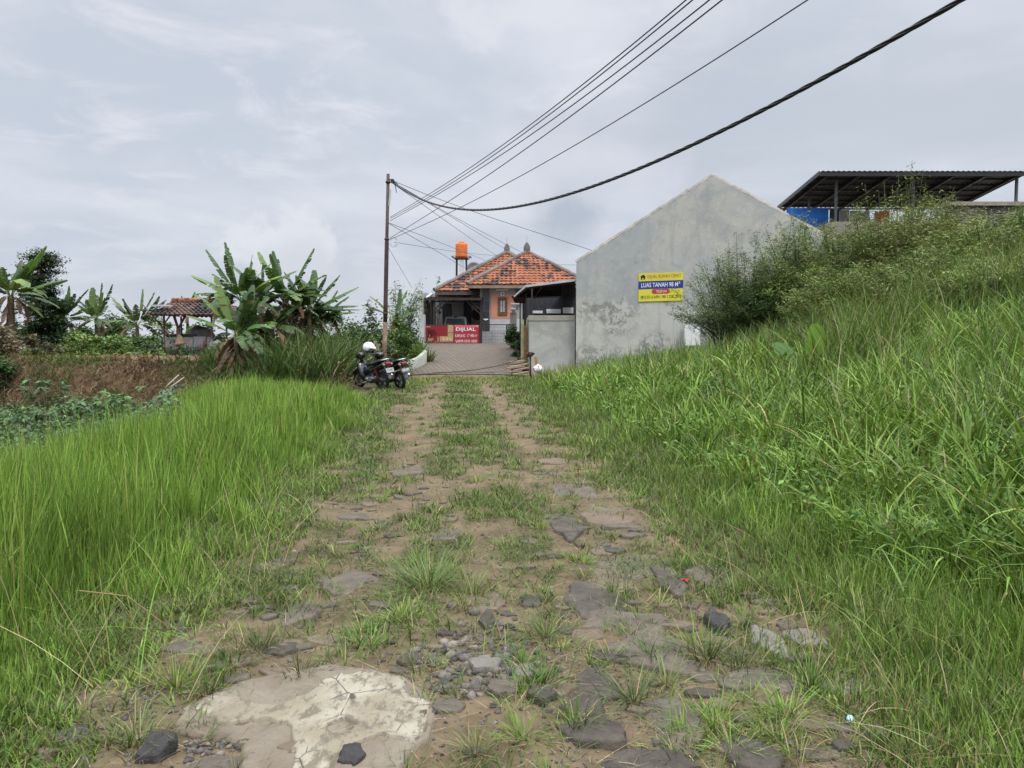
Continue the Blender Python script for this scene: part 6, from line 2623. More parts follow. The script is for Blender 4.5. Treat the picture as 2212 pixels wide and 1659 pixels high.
# upright reedy stems on the upper slope
x, y = spread(9000, 6, 24, lambda y: xc(y) + 4.0, lambda y: np.minimum(.9 * y + 2.2, 14), 1.0)
n = len(x)
cl = fbm(x * .7, y * .7, 351, 3)
keep = U(0, 1, n) < ss(.3, .6, cl)
x, y = x[keep], y[keep]
n = len(x)
P4.append(blades(x, y, U(.5, 1.15, n), U(.007, .014, n) * np.maximum(1, y / 10) ** .6, U(0, .35, n), U(.1, 1.0, n), palette(n, [(.11, .18, .05), (.16, .20, .07), (.085, .15, .04), YEL, (.21, .2, .1)], [.3, .25, .2, .13, .12]), seg=5, pw=2.2))
tag(nmesh('bank_grass', *join(P4)[:3], M['grass'], join(P4)[3]), 'coarse broad bladed grass covering the right bank', None, None, 'stuff')


# ------------------------------------------------------------------ leaves
def leaves(c, size, col, aspect=.45, droop=0.0, up=.6, dirs=None):
    """pointed leaf, folded a little along the middle: 4 corners + midrib"""
    n = len(c)
    az = U(0, 6.283, n) if dirs is None else dirs
    el = rng.normal(-droop, .45, n)
    t = np.stack([np.cos(az) * np.cos(el), np.sin(az) * np.cos(el), np.sin(el)], -1)
    roll = rng.normal(0, up, n)
    s0 = np.stack([-np.sin(az), np.cos(az), np.zeros(n)], -1)
    nn = np.cross(t, s0)
    s = s0 * np.cos(roll)[:, None] + nn * np.sin(roll)[:, None]
    nn = np.cross(t, s)
    size = np.broadcast_to(size, (n,))
    L = size[:, None]
    W = L * aspect * .5
    V = np.stack([c, c + t * L * .45 + s * W - nn * W * -.25, c + t * L, c + t * L * .45 - s * W - nn * W * -.25], 1)
    lp = np.arange(n)[:, None] * 4 + np.array([0, 1, 2, 3])
    return [V.reshape(-1, 3).astype(np.float32), lp.ravel(), np.full(n, 4), np.repeat(col, 4, 0)]


# leafy weeds under the coarse grass
x, y = spread(42000, 2.6, 20, lambda y: xc(y) + 2.4 + .9 * ss(5, 3, y), lambda y: np.minimum(.95 * y + 1.6, 12), 1.25)
o = x - xc(y)
keep = U(0, 1, len(x)) < ss(.36, .55, fbm(x * .8, y * .8, 451, 3) + .13 * ss(3.0, 3.8, o))
x, y = x[keep], y[keep]
n = len(x)
c = np.stack([x, y, H(x, y) + U(.02, .32, n)], -1)
W1 = leaves(c, U(.03, .075, n) * np.maximum(1, y / 7) ** .6, palette(n, [(.06, .12, .024), (.09, .165, .03), (.12, .20, .045)]), .55, .1, .5)
tag(nmesh('weeds', *W1[:3], M['leaf'], W1[3]), 'low leafy weeds under the coarse grass of the bank', None, None, 'stuff')
# sweet potato vines on the low field at the left
x, y = U(-34, -5.2, 110000), U(8, 22.8, 110000)
keep = (x < xb(y) - .2) & (x > -.85 * y - 2)
keep &= U(0, 1, len(x)) < ss(.25, .5, fbm(x * .6, y * .6, 551, 3) + .15)
x, y = x[keep], y[keep]
n = len(x)
bl_ = ss(.45, .62, fbm(x * .35, y * .35, 553, 2))[:, None]
col = palette(n, [(.075, .125, .05), (.095, .14, .06), (.055, .09, .035)]) * (1 - bl_) + palette(n, [(.115, .17, .10), (.10, .15, .08)]) * bl_
W2 = leaves(np.stack([x, y, H(x, y) + U(.03, .42, n)], -1), U(.06, .13, n), col, .7, .0, .6)
tag(nmesh('vine_cover', *W2[:3], M['leaf'], W2[3]), 'sweet potato vines covering the low field', None, None, 'stuff')
# withered growth hanging on the brown bank
x = U(-34, -5.5, 26000)
y = U(21.8, 25.6, 26000)
keep = (x < xb(y) + 1.2)
x, y = x[keep], y[keep]
n = len(x)
gp_ = ss(.38, .56, fbm(x * .5, y * .7, 611, 3))[:, None]
col = palette(n, [(.23, .165, .105), (.17, .12, .075), (.31, .24, .155), (.13, .08, .05)], None, .2) * (1 - gp_) + palette(n, [(.12, .14, .05), (.09, .12, .04)]) * gp_
D1 = blades(x, y, U(.25, .75, n), U(.015, .035, n), U(.5, 1.6, n), U(.6, 1.7, n), col, az=rng.normal(-1.57, .8, n), z=H(x, y) + U(-.05, .16, n) * ss(25.4, 24.2, y))
tag(nmesh('dry_growth', *D1[:3], M['dry'], D1[3]), 'withered brown growth hanging on the garden bank', None, None, 'stuff')
# garden terrace ground cover
x, y = U(-42, -5, 52000), U(25, 56, 52000)
keep = (x > -.80 * y - 2) & (x < np.minimum(xb(y) + 1, -5 - .02 * y)) & ~((y > 25.4 + .5 * fbm(x, y * 0, 2, 2)) & (y < 32.5 + .25 * (x + 14)) & (U(0, 1, len(x)) < .95))
keep &= U(0, 1, len(x)) < ss(.3, .55, fbm(x * .3, y * .3, 651, 3)) + .25
x, y = x[keep], y[keep]
n = len(x)
W3 = leaves(np.stack([x, y, H(x, y) + U(.02, .5, n) * (.12 + ss(34, 39, y))], -1), U(.16, .34, n), palette(n, [(.09, .145, .04), (.13, .185, .05), (.17, .21, .06), (.075, .12, .05)], None, .22), .45, .0, .6)
tag(nmesh('garden_cover', *W3[:3], M['leaf'], W3[3]), 'mixed crops and weeds on the garden terrace', None, None, 'stuff')


# elephant grass below the bananas
P5 = []
x, y = U(-11.5, -3.9, 9000), U(21.5, 27.5, 9000)
px_ = CU + x / y * FP
top = np.interp(px_, [430, 470, 520, 580, 640, 700, 760, 800, 840], [.3, .7, 1.1, 1.6, 1.9, 1.95, 1.8, 1.1, .5])
keep = (px_ > 425) & (px_ < 845) & (U(0, 1, len(x)) < .9) & ((x < -5.0) | (y > 25.3))
x, y, top = x[keep], y[keep], top[keep]
n = len(x)
P5.append(blades(x, y, top * U(.55, 1.3, n), U(.02, .04, n), U(0, .5, n), U(.4, 1.9, n), palette(n, [(.065, .115, .03), (.09, .14, .04), (.05, .085, .025), (.12, .165, .05), (.22, .17, .10)], [.32, .28, .2, .12, .08]), seg=5, pw=2.2))
x, y = U(-10.5, -4.6, 1800), U(21.2, 22.4, 1800)
n = len(x)
P5.append(blades(x, y, U(.3, .9, n), U(.012, .03, n), U(.3, 1.0, n), U(.8, 2.0, n), palette(n, [(.24, .17, .10), (.17, .12, .07), (.12, .13, .05)]), seg=4, pw=2.2))
tag(nmesh('elephant_grass', *join(P5)[:3], M['grass'], join(P5)[3]), 'dark arching elephant grass below the banana plants', None, None, 'stuff')
# grass patch before the driveway
x, y = U(-4.5, .8, 14000), U(24, 30.2, 14000)
keep = (U(0, 1, len(x)) < ss(.35, .6, fbm(x * .9, y * .9, 701, 3)) * ss(30.3, 28.9, y + .3 * fbm(x * 2, y * 0, 3, 2))) & (np.hypot(x - pbx, y - pby) > .1)
x, y = x[keep], y[keep]
n = len(x)
P6 = blades(x, y, U(.05, .16, n), U(.012, .022, n), U(.1, .9, n), U(.2, 1.2, n), palette(n, [GREEN, OLIVE, YEL, STRAW], [.35, .3, .2, .15]))
tag(nmesh('patch_grass', *P6[:3], M['grass'], P6[3]), 'worn grass at the foot of the driveway', None, None, 'stuff')


# ------------------------------------------------------------------ banana plants
def banana(label, base, th, r0, specs, dead=4, seed=0, lean=(0, 0), group='banana plants left of the track', name='banana_plant', skirt=0):
    rr = np.random.default_rng(seed)
    base = Vector(base)
    b = thing(name, label, 'banana plant', base, group)
    top = base + Vector((lean[0], lean[1], th))
    m = MB()
    n_ = 7
    m.tube([base.lerp(top, i / n_) + Vector((0, 0, -.1 if i == 0 else 0)) for i in range(n_ + 1)], [r0 * (1 - .45 * i / n_) for i in range(n_ + 1)], 10)
    m.build('stem', M['banana_stem'], b, True)
    V, F, Cc, k0 = [], [], [], 0
    DV, DF, DC, d0 = [], [], [], 0

    def leaf(az, el, L, W, droop, col, dead_=False, org=None, tear=.35):
        nonlocal k0, d0
        n2 = 22
        d = Vector((math.cos(az), math.sin(az), 0))
        side = Vector((-math.sin(az), math.cos(az), 0))
        p = Vector(org) if org is not None else top + d * .03
        pts, nor = [], []
        for i in range(n2 + 1):
            t_ = i / n2
            e = el - droop * t_ ** 1.4
            pts.append(p.copy())
            tan = d * math.cos(e) + Vector((0, 0, 1)) * math.sin(e)
            nor.append((-d * math.sin(e) + Vector((0, 0, 1)) * math.cos(e), tan))
            p = p + tan * (L / n2)
        vv, ff, cc = (DV, DF, DC) if dead_ else (V, F, Cc)
        # midrib
        k = len(vv)
        for i in range(n2 + 1):
            w = .022 * (1 - .8 * i / n2)
            for s in (-1, 1):
                vv.append(pts[i] + side * w * s - nor[i][0] * .012)
                cc.append((.16, .2, .07) if not dead_ else (.16, .11, .07))
        for i in range(n2):
            ff.append((k + 2 * i, k + 2 * i + 1, k + 2 * i + 3, k + 2 * i + 2))
        i0 = 4
        for s in (-1, 1):
            fold = rr.uniform(.1, .55)
            sw = 0.0
            for i in range(i0, n2):
                ta_, tb_ = (i - i0) / (n2 - i0), (i + 1 - i0) / (n2 - i0)
                wa = W * .5 * max(math.sin(math.pi * (ta_ * .93 + .035) ** .8), 0) ** .55
                wb = W * .5 * max(math.sin(math.pi * (tb_ * .93 + .035) ** .8), 0) ** .55
                if rr.random() < tear:
                    sw = rr.uniform(-.25, .45)
                g = .0 if rr.random() > tear else rr.uniform(.05, .3)
                f_ = fold + sw
                lat = side * s * math.cos(f_) - nor[i][0] * math.sin(f_) + nor[i][1] * .35
                lat2 = side * s * math.cos(f_) - nor[i + 1][0] * math.sin(f_) + nor[i + 1][1] * .35
                k = len(vv)
                e0, e1 = pts[i] + lat * wa, pts[i + 1] + lat2 * wb
                e1 = e1.lerp(e0, g)
                cut = rr.uniform(.88, 1.0)
                e0, e1 = pts[i].lerp(e0, cut), pts[i + 1].lerp(e1, cut)
                vv += [pts[i], pts[i + 1], e1, e0]
                tip = 1 if not (rr.random() < .06) else 0
                ce = col if tip else (.2, .14, .07)
                cc += [col, col, ce, ce]
                ff.append((k, k + 1, k + 2, k + 3))

    for s in specs:
        az, el, L, W, droop = s[:5]
        W = W * 1.08
        g = rr.uniform(.85, 1.5)
        c_ = np.array([(.06, .112, .034), (.078, .14, .034), (.048, .09, .03), (.105, .16, .04)][rr.integers(0, 4)]) * g
        leaf(az, el, L, W, droop, tuple(c_), tear=s[5] if len(s) > 5 else .35)
    for i in range(12 if len(specs) > 5 else 0):
        g = rr.uniform(.5, 1.1)
        up_ = rr.random() < .6
        leaf(rr.uniform(0, 6.28), rr.uniform(.8, 1.4) if up_ else rr.uniform(.0, .8), rr.uniform(1.0, 1.5) * specs[0][2] / 1.8, rr.uniform(.35, .5), rr.uniform(.1, .7) if up_ else rr.uniform(1.0, 1.9), (.07 * g, .12 * g, .038 * g), tear=.45)
    for i in range(dead):
        leaf(rr.uniform(0, 6.28), rr.uniform(-.6, .1), rr.uniform(.9, 1.5), rr.uniform(.2, .35), rr.uniform(1.2, 1.9), tuple(np.array((.20, .13, .075)) * rr.uniform(.6, 1.4)), True, tear=.7)
    for i in range(skirt):
        z = rr.uniform(.35, .95) * th
        a_ = rr.uniform(0, 6.28)
        leaf(a_, rr.uniform(-.9, -.3), rr.uniform(.5, 1.0), rr.uniform(.12, .26), rr.uniform(.5, 1.0), tuple(np.array((.17, .115, .075)) * rr.uniform(.55, 1.5)), True, base + Vector((.08 * math.cos(a_), .08 * math.sin(a_), z)), tear=.7)
    fl = np.array(F)
    nmesh('leaf_crown', np.array([tuple(v) for v in V]), fl.ravel(), np.full(len(fl), 4), M['gloss_leaf'], np.array(Cc), b)
    if DV:
        fl = np.array(DF)
        nmesh('dead_leaves', np.array([tuple(v) for v in DV]), fl.ravel(), np.full(len(fl), 4), M['dry'], np.array(DC), b)
    return b


M['banana_stem'] = plain('banana_stem', (.17, .15, .075), .8, scale=6, col2=(.085, .055, .04), bump=.3)


def fan(n, seed, L=1.7, W=.42, el=(.5, 1.35), droop=(.3, 1.5), tear=.35):
    rr = np.random.default_rng(seed)
    out = []
    for i in range(n):
        e = rr.uniform(*el)
        out.append((6.283 * i / n * 1.0 + 2.4 * (i % 3) + rr.normal(0, .3), e, L * rr.uniform(.7, 1.15), W * rr.uniform(.8, 1.2), rr.uniform(*droop) * (1.15 - .4 * e), tear))
    return out


# each crown: right-leaning leaves have azimuth 0, left-leaning ones pi, towards the camera -pi/2
PI = math.pi


def gb_(u, d):
    x = P(u, 700, d).x
    return (x, d, Hs(x, d))


def th_(u, v, d):
    return P(u, v, d).z - gb_(u, d)[2]


B1 = gb_(511, 22.6)
banana('short banana plant with a shaggy brown stem nearest the tall grass', B1, th_(511, 727, 22.6), .15,
       [(PI * .93, 1.0, 1.75, .42, .55), (PI * .8, 1.15, 1.6, .5, .5), (PI * 1.05, .62, 1.5, .3, .5), (1.2, 1.3, 1.7, .5, .35), (.2, 1.2, 1.5, .45, .7), (-.3, .75, 1.3, .4, 1.4),
        (-PI / 2, .9, 1.4, .5, 1.5), (PI * .9, 1.35, 1.9, .45, .3), (.1, .5, 1.0, .42, 2.1), (-1.0, .3, 1.2, .4, 1.7)], 5, 1, skirt=34)
B2 = gb_(524, 24.6)
banana('tallest banana plant with two leaves standing high against the sky', B2, th_(524, 650, 24.6), .14,
       [(PI * .95, 1.02, 2.0, .40, .15, .5), (PI * .88, 1.3, 1.95, .42, .05, .4), (PI * 1.0, .62, 1.75, .42, .35), (PI * .97, .38, 1.6, .38, .6), (PI * 1.05, .2, 1.3, .4, .9),
        (.3, 1.15, 1.5, .42, .5), (0, .85, 1.5, .42, .7), (-PI / 2, .8, 1.5, .5, 1.2), (-1.9, .4, 1.5, .45, 1.6), (-1.1, .6, 1.5, .45, 1.5), (.5, 1.4, 1.5, .3, .1)], 4, 2)
B3 = gb_(566, 25.4)
banana('banana plant in the middle of the clump with a thin spear leaf', B3, th_(566, 645, 25.4), .13,
       [(1.4, 1.5, 1.2, .12, .02), (.1, 1.0, 1.5, .4, .8), (PI, 1.1, 1.5, .4, .6), (-.4, .6, 1.5, .45, 1.3), (-PI / 2, .9, 1.5, .5, 1.3), (PI * 1.2, .7, 1.4, .4, 1.3), (.0, .4, 1.4, .4, 1.3), (2.2, 1.0, 1.6, .4, .6)], 6, 3)
B4 = gb_(617, 25.8)
banana('banana plant with upright split leaves right of the clump middle', B4, th_(617, 648, 25.8), .13,
       [(PI * .9, 1.12, 1.9, .42, .2), (0.05, 1.12, 1.95, .40, .12, .6), (PI * .85, 1.35, 1.7, .4, .1), (0, .75, 1.6, .45, .5), (.1, .45, 1.4, .4, .9), (PI, .6, 1.5, .42, 1.0),
        (-PI / 2, .9, 1.5, .5, 1.2), (-1.0, .5, 1.5, .45, 1.4), (-2.2, .4, 1.3, .45, 1.6)], 5, 4)
B5 = gb_(668, 26.4)
banana('banana plant at the right with long leaves reaching sideways', B5, th_(668, 672, 26.4), .12,
       [(.02, .52, 1.85, .42, .15, .15), (0, .08, 1.9, .40, .15, .15), (-.1, .22, 1.7, .40, .3), (0.1, .98, 1.6, .4, .25), (PI * .9, .9, 1.4, .42, .7), (PI, .5, 1.3, .4, 1.1), (-PI / 2, .9, 1.4, .45, 1.3), (1.4, 1.35, 1.5, .4, .2)], 4, 5)
B6 = gb_(694, 27.2)
banana('small banana plant behind the sideways leaves at the right end', B6, th_(694, 686, 27.2), .09,
       [(.1, .8, 1.2, .28, .3), (0, .35, 1.2, .26, .5), (.2, 1.15, 1.1, .26, .2), (PI, .9, 1.1, .28, .5), (-.1, -.25, 1.0, .26, .6), (-PI / 2, .7, 1.0, .3, 1.0)], 2, 6)
B7 = gb_(588, 24.9)
banana('low banana plant with drooping leaves under the clump', B7, th_(588, 712, 24.9), .11, fan(7, 17, 1.3, .4, (.3, 1.2), (.8, 1.9)), 6, 7)
B8 = gb_(640, 26.9)
banana('banana plant half hidden behind the clump, above the dry leaves', B8, th_(640, 690, 26.9), .10, fan(7, 18, 1.2, .36, (.3, 1.2), (.8, 1.7)), 4, 8)
gl_ = 'banana plants along the garden edge'
banana('tall banana plant at the left edge of the picture', gb_(20, 29), th_(20, 640, 29), .2,
       [(PI, 1.2, 1.9, .5, .4), (.0, 1.05, 2.3, .5, .25), (PI * .9, .9, 2.0, .55, 1.2), (-PI / 2, 1.0, 2.0, .6, 1.6), (.1, .45, 2.1, .45, .35), (.3, .1, 1.7, .4, .9), (PI, .5, 1.8, .5, 1.3), (-.7, .9, 2.0, .6, 1.9), (-2.2, .8, 1.9, .6, 1.8), (.1, -.3, 1.4, .4, .8), (.0, .7, 1.6, .5, 1.9)], 6, 9, (.1, 0), gl_, skirt=10)
banana('dark banana plant just right of the tall dark tree', gb_(137, 38), th_(137, 690, 38), .13,
       [(PI * .95, 1.1, 1.8, .45, .3), (PI * .9, .6, 1.8, .42, .6), (.1, 1.0, 1.9, .40, .25), (.05, .55, 1.8, .4, .3), (0, .2, 1.5, .38, .6), (PI, .1, 1.5, .38, .7), (-PI / 2, .9, 1.6, .5, 1.4), (1.3, 1.4, 1.7, .4, .1)], 4, 10, (0, 0), gl_)
banana('banana plant with three upright leaves in the middle of the garden', gb_(208, 40), th_(208, 690, 40), .13,
       [(PI * .75, 1.4, 1.7, .5, .1), (.4, 1.45, 1.9, .5, .05), (0, 1.15, 2.0, .38, .05), (PI, .75, 2.0, .38, .3), (PI, .2, 1.7, .38, .9), (-1.0, .2, 1.6, .4, 1.2), (PI * 1.1, -.3, 1.3, .3, .6)], 4, 11, (0, 0), gl_)
banana('banana plant left of the goat hut with ragged arching leaves', gb_(296, 38), th_(296, 702, 38), .13,
       [(PI, .95, 2.2, .34, .3, .6), (.5, 1.45, 1.8, .4, .05), (.1, 1.15, 1.8, .4, .15), (0, .65, 1.9, .36, .8), (PI, .45, 1.8, .36, 1.2), (0, .25, 1.7, .36, 1.3), (-PI / 2, .8, 1.5, .4, 1.3)], 4, 12, (0, 0), gl_)
banana('distant small banana crown above the hut roof ridge', gb_(405, 41), th_(405, 672, 41), .1, fan(6, 31, 1.1, .3, (.6, 1.45), (.2, .8)), 2, 13, (0, 0), gl_)
banana('banana plant with pale green leaves behind the utility pole', gb_(852, 33), th_(852, 688, 33), .10,
       [(.6, 1.4, 1.2, .34, .1, .1), (0, 1.25, 1.3, .36, .2, .1), (PI, .6, 1.5, .3, .5), (PI, .95, 1.4, .3, .5), (.1, .6, 1.0, .3, .8)], 1, 14, (0, 0), gl_)


# ------------------------------------------------------------------ trees and shrubs
def crown_pts(n, c, r, clumps, seed, shell=.55, flat=1.0):
    """leaf positions in clumps spread through an uneven crown"""
    rr = np.random.default_rng(seed)
    cs = []
    while len(cs) < clumps:
        p = rr.normal(0, .5, 3)
        q = np.linalg.norm(p)
        if q < 1:
            cs.append(p / max(q, 1e-6) * q ** shell)
    cs = np.array(cs)
    i = rr.integers(0, clumps, n)
    sz = rr.uniform(.12, .30, clumps)
    p = cs[i] + rr.normal(0, 1, (n, 3)) * sz[i][:, None] * np.array([1, 1, .6 * flat])
    tone = (rr.uniform(.7, 1.35, clumps))[i]
    return np.array(c) + p * np.array(r), tone, np.array(c) + cs * np.array(r)


def tree(name, label, cat, base, c, r, n, size, cols, seed, clumps=26, trunk=.09, aspect=.45, group=None, limbs=9, flat=1.0, droop=0.1, mat='leaf'):
    base = Vector(base)
    t_ = thing(name, label, cat, base, group)
    p, tone, cs = crown_pts(n, c, r, clumps, seed, flat=flat)
    p[:, 2] = np.maximum(p[:, 2], base.z + .02)
    col = palette(n, cols) * tone[:, None]
    lv = leaves(p, size * U(.7, 1.3, n), np.clip(col, .004, .9), aspect, droop, .7)
    nmesh('crown' if cat == 'tree' else 'foliage', *lv[:3], M[mat], lv[3], t_)
    m = MB()
    top = Vector(c) + Vector((0, 0, r[2] * .3))
    if trunk:
        mid_ = base.lerp(top, .5) + Vector((.08 * r[0], 0, 0))
        m.tube([base - Vector((0, 0, .1)), mid_, top], [trunk, trunk * .75, trunk * .3], 8)
    for q in cs[:limbs]:
        s = base.lerp(top, random.uniform(.15, .7)) if trunk else base + Vector((random.uniform(-.15, .15), random.uniform(-.15, .15), -.05))
        w = trunk * .35 if trunk else .018
        m.tube([s, s.lerp(Vector(q), .55) + Vector((0, 0, .06 * r[2])), Vector(q)], [w, w * .6, w * .25], 5)
    m.build('trunk' if cat == 'tree' else 'stems', M['bark'], t_, True)
    return t_


# tall dark tree of layered sprays at the left
c0 = gb_(88, 37)
tt = thing('tall_tree', 'tall dark tree with layered feathery branches behind the left banana plant', 'tree', c0)
zt3 = P(88, 545, 37).z
m = MB()
m.tube([(c0[0], 37, c0[2] - .1), (c0[0] + .1, 37, c0[2] + 2.5), (c0[0] + .15, 37, zt3 - .4)], [.14, .11, .03], 8)
LP_, LC = [], []
for k in range(150):
    f = random.random()
    z = c0[2] + .5 + (zt3 - c0[2] - .6) * f
    a_ = random.uniform(0, 6.28)
    w = np.interp(f, [0, .2, .42, .55, .8, .95, 1], [1.25, 1.2, 1.25, .75, 1.25, .95, .4]) * random.uniform(.5, 1.0)
    off_ = .25 * math.sin(f * 7)
    s = Vector((c0[0] + .1 + off_ * .3, 37, z - .1))
    e = Vector((c0[0] + .1 + off_ + w * math.cos(a_), 37 + w * math.sin(a_), z + random.uniform(-.15, .3)))
    m.tube([s, s.lerp(e, .5) + Vector((0, 0, .06)), e], [.022, .014, .006], 4)
    nn_ = 120
    tpar = np.random.default_rng(k).uniform(.15, 1.05, nn_)
    q = np.array(s)[None] + (np.array(e) - np.array(s))[None] * tpar[:, None] + rng.normal(0, 1, (nn_, 3)) * np.array([.17, .17, .045])
    LP_.append(q)
    LC.append(np.full(nn_, random.uniform(.65, 1.3)))
m.build('trunk', M['bark'], tt, True)
LP_, LC = np.concatenate(LP_), np.concatenate(LC)
col = palette(len(LP_), [(.035, .065, .028), (.05, .085, .03), (.03, .055, .03)]) * LC[:, None]
lv = leaves(LP_, U(.10, .2, len(LP_)), col, .4, .15, .35)
nmesh('crown', *lv[:3], M['leaf'], lv[3], tt)

DK = [(.045, .085, .028), (.06, .105, .03), (.035, .065, .025)]
MDG = [(.075, .13, .035), (.095, .155, .04), (.06, .105, .03)]
LTG = [(.11, .18, .045), (.14, .205, .055), (.09, .15, .04)]
GRY = [(.11, .125, .075), (.14, .145, .09), (.085, .10, .06)]


def bush(label, u0, u1, v0, d, cols, n=1500, size=.16, seed=0, name='shrub', cat='shrub', group=None, **kw):
    a_, b_ = P(u0, v0, d), P(u1, v0, d)
    cx0 = (a_.x + b_.x) / 2
    g_ = Hs(cx0, d)
    hgt = a_.z - g_
    rx_ = (b_.x - a_.x) / 2
    return tree(name, label, cat, (cx0, d, g_), (cx0, d, g_ + hgt * .52), (rx_ * 1.15, rx_ * 1.0, hgt * .62), n, size, cols, seed, **{**dict(trunk=0, clumps=max(8, int(n / 110)), group=group), **kw})


bd_g = 'shrubs beyond the garden'
bush('round dark tree low on the garden horizon', 224, 268, 680, 46, DK + GRY, 1700, .2, 21, 'round_tree', 'tree', None, trunk=.09)
bush('dark tree with pale flower heads behind the round tree', 246, 292, 690, 52, GRY, 1500, .22, 22, 'round_tree', 'tree', None, trunk=.09)
bush('dull dark bush behind the tall dark tree', 20, 70, 668, 47, DK, 1500, .22, 23, group=bd_g)
bush('dark bush right of the foot of the tall dark tree', 104, 140, 692, 44, DK, 1200, .2, 24, group=bd_g)
bush('low dark bush between the two middle banana plants', 150, 205, 706, 46, DK, 1200, .2, 25, group=bd_g)
bush('pale green bush behind the left end of the hut', 318, 372, 690, 39, LTG, 1500, .17, 26, group=bd_g)
bush('green bush seen through the open hut', 372, 452, 698, 41, LTG + MDG, 1800, .18, 27, group=bd_g)
bush('light green bush in front of the red garden soil', 225, 285, 728, 33, LTG, 1300, .15, 28, group=bd_g)
bush('yellowish bush in the middle of the garden', 140, 215, 724, 33, LTG + [(.18, .2, .06)], 1600, .15, 29, group=bd_g)
bush('grey green bush right of the yellowish bush', 190, 245, 730, 36, MDG, 1200, .16, 30, group=bd_g)
bush('straggly plant with dying yellow leaves at the left', 50, 118, 728, 30, GRY + [(.22, .17, .05)], 1500, .14, 32, group=bd_g)
bush('grassy plant beside the left end of the hut', 278, 334, 728, 35, LTG + MDG, 1300, .15, 31, group=bd_g)
bush('withered brown bush cut by the left edge of the picture', -40, 36, 716, 25, [(.17, .14, .09), (.12, .10, .06), (.22, .18, .11)], 3000, .14, 33, group=bd_g)
bush('dark undergrowth at the left edge below the withered bush', -50, 30, 775, 23.4, DK, 1800, .12, 34, group=bd_g)
md_g = 'shrubs behind the elephant grass'
bush('mid green shrub right of the banana clump', 684, 756, 684, 30, MDG, 1800, .14, 41, group=md_g)
bush('darker shrub behind the elephant grass', 742, 800, 694, 31, DK + MDG, 1700, .14, 42, group=md_g)
bush('leafy shrub left of the utility pole', 780, 832, 678, 29, MDG + DK, 1800, .14, 43, group=md_g)
bush('green shrub low behind the elephant grass', 650, 710, 700, 28, MDG, 1500, .13, 44, group=md_g)
bush('shrub filling the gap under the banana clump', 535, 640, 700, 26.5, DK + MDG, 3600, .13, 45, group=md_g)
bush('dark shrub under the right half of the banana clump', 610, 700, 690, 27.6, DK + MDG, 3000, .13, 47, group=md_g)
bush('dark shrub under the left half of the banana clump', 505, 580, 715, 26.0, DK + MDG, 2200, .13, 48, group=md_g)
bush('shrub at the right end of the hut', 468, 520, 738, 29, MDG, 1600, .14, 46, group=md_g)
rt_g = 'shrubs between the pole and the house'
bush('dark shrub right of the pole against the boundary wall', 858, 908, 672, 37, DK, 2200, .15, 51, group=rt_g)
bush('light green shrub right of the pole foot', 838, 880, 690, 31, LTG + MDG, 1900, .13, 52, group=rt_g)
bush('green shrub low behind the kerb wall', 842, 895, 722, 30.3, MDG, 1900, .12, 53, group=rt_g)
bush('small grey green shrub beside the pole foot', 832, 868, 752, 27.5, MDG + GRY, 1100, .10, 54, group=rt_g)
bush('dark creeper at the foot of the gate pillar', 1096, 1122, 706, 39, DK, 1500, .13, 55, 'creeper', 'creeper')
bush('low dark weeds between the pillar and the olive gate leaf', 1096, 1128, 742, 36, DK, 900, .12, 56, 'weed_clump', 'weeds')
bush('small green plant on the gutter corner of the rear roof', 934, 952, 612, 46, LTG, 260, .16, 57, 'roof_plant', 'plant')
# bamboo with arching feathery tops
bc = gb_(862, 34)
bb_ = thing('bamboo', 'feathery bamboo clump arching up right of the utility pole', 'bamboo', bc)
m = MB()
LP_ = []
for k in range(16):
    tp = P(random.uniform(835, 912), random.uniform(602, 662), 34 + random.uniform(-.6, .8))
    if k == 0:
        tp = P(912, 603, 34)
    s = Vector(bc) + Vector((random.uniform(-.3, .3), random.uniform(-.3, .3), 0))
    mid_ = s.lerp(tp, .6) + Vector(((s.x - tp.x) * .25, 0, .35))
    pts_ = [(s * (1 - t2) ** 2 + mid_ * 2 * t2 * (1 - t2) + tp * t2 ** 2) for t2 in np.linspace(0, 1, 9)]
    m.tube(pts_, [.02 * (1 - .8 * i / 8) for i in range(9)], 5)
    for i in range(85):
        t2 = random.uniform(.3, 1.0)
        q = s * (1 - t2) ** 2 + mid_ * 2 * t2 * (1 - t2) + tp * t2 ** 2
        LP_.append(tuple(q + Vector((random.gauss(0, .13), random.gauss(0, .13), random.gauss(-.05, .1)))))
m.build('culms', M['stem'], bb_, True)
LP_ = np.array(LP_)
lv = leaves(LP_, U(.14, .26, len(LP_)), palette(len(LP_), LTG + MDG), .2, .35, .6)
nmesh('foliage', *lv[:3], M['leaf'], lv[3], bb_)
# broad strap-leaved plant behind the kerb wall
def strap(label, u, d, h, n, cols, name='strap_leaf_plant', w=.05, cat='plant', zoff=0.0):
    b = gb_(u, d)
    t_ = thing(name, label, cat, b)
    az = U(0, 6.283, n)
    v, l, s, c = blades(b[0] + .12 * np.cos(az), d + .12 * np.sin(az), h * U(.55, 1.1, n), np.full(n, w), U(.05, .6, n), U(.1, 1.1, n), palette(n, cols), az=az, seg=6, pw=2.4, z=np.full(n, b[2] - .03))
    nmesh('leaf_clump', v, l, s, M['gloss_leaf'], c, t_)
    m = MB()
    for k in range(7):
        m.tube([(b[0] + random.uniform(-.12, .12), d + random.uniform(-.12, .12), b[2] - .05), (b[0] + random.uniform(-.15, .15), d + random.uniform(-.15, .15), b[2] + h * .4)], .014, 5)
    m.build('stems', M['stem'], t_, True)
    return t_


